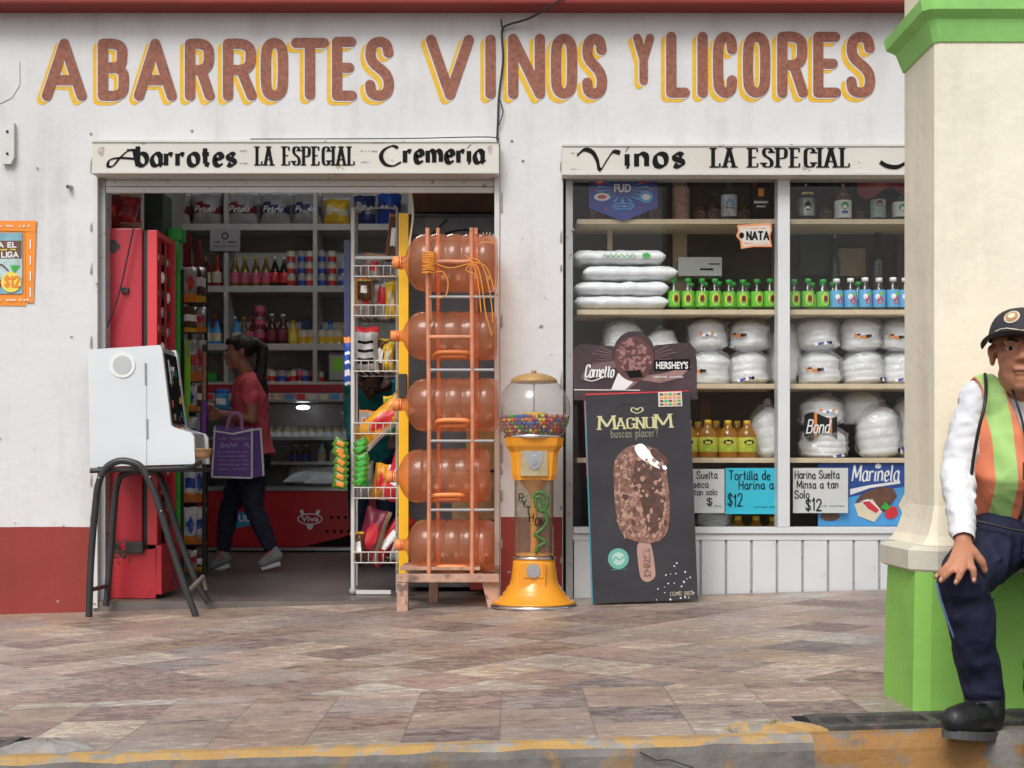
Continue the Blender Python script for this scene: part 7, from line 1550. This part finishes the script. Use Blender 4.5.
m.limb([ch+Vector((0,0,.03)), N_sh, ctr(N_sh,N_el,.5), N_el, ctr(N_el,N_wr,.4), N_wr], [.05,.045,.042,.037,.033,.023]); m.limb([ch+Vector((0,0,.03)), F_sh, F_el, F_wr], [.05,.045,.036,.023])
hips = ((q(250,462,-.09), q(254,508,-.12), q(273,553,-.12), q(262,563,-.14)), (q(250,462,.1), q(229,508,.1), q(222,555,.1), q(213,566,.1)))
for h, k, an, to in hips: m.limb([pv, h, ctr(h,k,.5), k, ctr(k,an,.35), an, ctr(an,to,.5)], [.09,.085,.075,.052,.05,.034,.03])
for wr, s in ((N_wr,-1),(F_wr,1)):
    for i in range(4): b = wr+Vector((-.035,.0,.02-.018*i)); m.limb([wr, b, b+Vector((-.035,.012*-s,-.004)), b+Vector((-.055,.03*-s,-.012))], [.014,.011,.008,.007], 8)
    m.limb([wr, wr+Vector((-.03,-.02*-s,.03)), wr+Vector((-.055,-.01*-s,.035))], [.013,.01,.008], 8)
fuse(m, 'body', M['skin2'], wo_, .0065, 3); face_parts(wo_, hmx2)
inv2 = hmx2.inverted()
m = MB(); m.ell((0,.03,.042), (.083,.094,.08), 18, 0, hmx2); m.ell((0,.1,.06), (.04,.04,.04), 12, 0, hmx2); m.ell((0,-.035,.075), (.06,.05,.035), 12, 0, hmx2)
m.limb([hmx2 @ Vector((0,.12,.06)), hmx2 @ Vector((.0,.16,.02)), q(260,378,.0), q(263,392), q(263,405)], [.028,.036,.042,.036,.012], 12)
fuse(m, 'hair', M['hair'], wo_, .006, 2, cut=lambda c: (inv2 @ c).y < -.045 and (inv2 @ c).z < .062)
m = MB(); m.tube([nk+Vector((0,0,-.018)), nk+Vector((.01,0,-.05)), ch, wa, q(253,448,.02), q(254,456,.02)], [(.085,.06),(.13,.09),(.16,.115),(.145,.11),(.155,.125),(.165,.14)], 20)
m.limb([ch+Vector((0,0,.03)), N_sh, ctr(N_sh,N_el,.42)], [.07,.062,.058]); m.limb([ch+Vector((0,0,.03)), F_sh, ctr(F_sh,F_el,.42)], [.07,.062,.058]); fuse(m, 'shirt', mat('coral', (.72,.1,.13), .8, .1, 10, .4, 18), wo_, .007, 4, wr=(.01, 12, (1,1,.7)))
m = MB(); m.ell(pv+Vector((0,0,-.03)), (.125,.155,.1), 18)
for h, k, an, to in hips: m.limb([pv, h, ctr(h,k,.5), k, ctr(k,an,.35), ctr(k,an,.85)], [.1,.1,.086,.064,.06,.045], 14)
fuse(m, 'jeans', mat('dark_jeans', (.016,.02,.042), .8, .2, 12, .4, 22), wo_, .007, 3, wr=(.009, 12, (1,1,1.1)))
for h, k, an, to in hips:
    m = MB(); he = an+Vector((.03,0,-.025)); m.limb([he, ctr(he,to,.5)+Vector((0,0,.01)), to], [.034,.04,.03], 12); m.limb([an+Vector((0,0,.02)), he], [.036,.036]); s = fuse(m, 'shoe', mat('sneaker_grey', (.3,.3,.32), .7, .2, 30) if 'sneaker_grey' not in bpy.data.materials else bpy.data.materials['sneaker_grey'], wo_, .007, 3)
    m = MB(); m.limb([he+Vector((.01,0,-.02)), to+Vector((-.01,0,-.016))], [(.014,.04),(.012,.036)], 12); m.v = [v-W[wo_] for v in m.v]; m.build('sole', M['foam'], s)
    m = MB(); m.tube([ctr(he,to,.4)+Vector((.01,-.035,.03)), ctr(he,to,.6)+Vector((0,-.034,.026))], .006, 5); m.v = [v-W[wo_] for v in m.v]; m.build('pink_lace', M['pink'], s)
# tote and bag she holds
t = thing('tote_bag', 'purple tote bag with white piping and lettering hanging from the woman\'s arm', 'bag', q(236,478,-.3))
X = lambda a: PX(a, 8.72); Z = lambda a: PZ(a, 8.72); yv = 8.72-7
m = MB(); m.prism([(X(212),Z(477)),(X(252),Z(478)),(X(252),Z(428)),(X(215),Z(426))], yv, yv+.13); m.add([(X(252),yv,Z(478)),(X(262),yv+.06,Z(476)),(X(259),yv+.06,Z(427)),(X(252),yv,Z(428))], [(0,1,2,3)]); m.add([(X(252),yv+.13,Z(478)),(X(262),yv+.06,Z(476)),(X(259),yv+.06,Z(427)),(X(252),yv+.13,Z(428))], [(3,2,1,0)]); m.build('sides', mat('tote_purple', (.2,.1,.4), .7, .1, 9, .2, 30), t, True)
m = MB()
for pts in ([(212,477),(215,426)],[(213,431),(233,434),(252,430)],[(252,478),(252,428)],[(262,476),(259,428)],[(212,477),(252,478)],[(252,430),(259,429)]): m.tube([Vector((X(a), yv-.004+(.06 if a > 255 else 0), Z(b))) for a, b in pts], .007, 6)
m.build('piping', M['foam'], t, True)
m = MB(); bfont(m, 'MODELO', X(221), X(246), Z(445), Z(438), yv-.002, 0, bold=.01) if False else None
squig(m, X(219), X(247), Z(440), .02, .004, yv-.002); squig(m, X(221), X(245), Z(448), .04, .009, yv-.002)
for k in range(5): squig(m, X(218), X(247), Z(453+k*4.2), .014, .0035, yv-.002)
m.build('print', mat('tote_print', (.5,.45,.65), .7, .1), t, True)
m = MB(); m.tube(crom([(X(226), yv-.003, Z(430)), (X(231), yv-.01, Z(416)), (X(236), yv-.005, Z(413)), (X(241), yv-.01, Z(417)), (X(242), yv-.003, Z(430))], 5), .012, 7, flat=.4); m.build('handle', mat('handle_pink', (.5,.2,.4), .7, .1), t, True)
t = thing('milk_pouch', 'blue and white milk bag held in the woman\'s hands', 'bag', q(222,411,-.15))
m = MB(); m.bag(.1, .14, .08, lambda u, v: 1 if .3 < v < .6 and .2 < u < .8 else (2 if v > .75 else 0), 12, 14, seed=3); m.build('film', [M['lblue'], M['foam'], M['blue']], t)
# ---- second person in teal, behind the wire rack
TD = 9.45
tp = thing('person', 'person in teal top and blue jeans bending behind the wire crisp rack', 'person', (PX(370,TD), TD-7, 0))
q = lambda px, py, dy=0: P(px, py, TD+dy)
hmx3 = Matrix.Translation(q(371,381,-.28)) @ Matrix.Rotation(rad(18), 4, 'Z') @ Matrix.Rotation(rad(48), 4, 'X')
nk = q(373,380,-.12); ch = q(373,398,.05); pv = q(372,452,.3)
m = MB(); head_mb(m, hmx3); m.limb([q(371,383,-.22), nk, ch], [.05,.05,.06]); m.tube([nk, ch, q(372,425,.2), pv], [(.08,.12),(.11,.15),(.1,.14),(.12,.15)], 18); m.ell(pv, (.15,.12,.1))
arms = ((q(352,388,-.02), q(352,420,-.05), q(354,446,-.2)), (q(395,388,-.02), q(400,415,-.1), q(392,436,-.25)))
for a, b, c in arms:
    m.limb([ch, a, b, c], [.06,.048,.038,.024])
    for i in range(4): m.limb([c, c+Vector((-.02+.014*i,-.02,-.04)), c+Vector((-.024+.016*i,-.03,-.085))], [.013,.01,.007], 8)
    m.limb([c, c+Vector((.03,-.01,-.03)), c+Vector((.036,-.02,-.06))], [.012,.01,.008], 8)
lg = ((q(360,462,.28), q(358,512,.2), q(358,555,.3), q(356,566,.1)), (q(384,462,.28), q(387,512,.2), q(386,555,.3), q(387,566,.1)))
for h, k, an, to in lg: m.limb([pv, h, k, an, ctr(an,to,.5)], [.09,.085,.055,.035,.03])
fuse(m, 'body', mat('skin3', (.16,.075,.045), .55, .1), tp, .007, 3); face_parts(tp, hmx3)
m = MB(); m.ell((0,.03,.045), (.083,.094,.08), 16, 0, hmx3); fuse(m, 'hair', M['hair'], tp, .007, 1, cut=lambda c: (hmx3.inverted() @ c).y < -.04 and (hmx3.inverted() @ c).z < .05)
m = MB(); m.tube([nk+Vector((0,.02,-.01)), ch, q(372,425,.2), pv+Vector((0,0,-.02))], [(.1,.11),(.135,.175),(.13,.165),(.14,.17)], 20)
for a, b, c in arms: m.limb([ch, a, ctr(a,b,.5), b, ctr(b,c,.7)], [.08,.062,.055,.05,.042])
fuse(m, 'top', mat('teal', (.02,.25,.26), .8, .1, 10, .4, 18), tp, .007, 4, wr=(.01, 12, (1,1,.8)))
m = MB(); m.ell(pv+Vector((0,0,-.03)), (.165,.13,.1), 18)
for h, k, an, to in lg: m.limb([pv, h, k, ctr(k,an,.9)], [.1,.1,.068,.052], 14)
fuse(m, 'jeans', mat('blue_jeans', (.02,.035,.09), .8, .2, 12, .4, 22), tp, .008, 3)
for h, k, an, to in lg:
    m = MB(); he = an+Vector((0,.02,-.02)); m.limb([he, to], [.038,.034], 12); m.limb([an+Vector((0,0,.02)), he], [.036,.036]); fuse(m, 'shoe', M['dark'], tp, .008, 3)
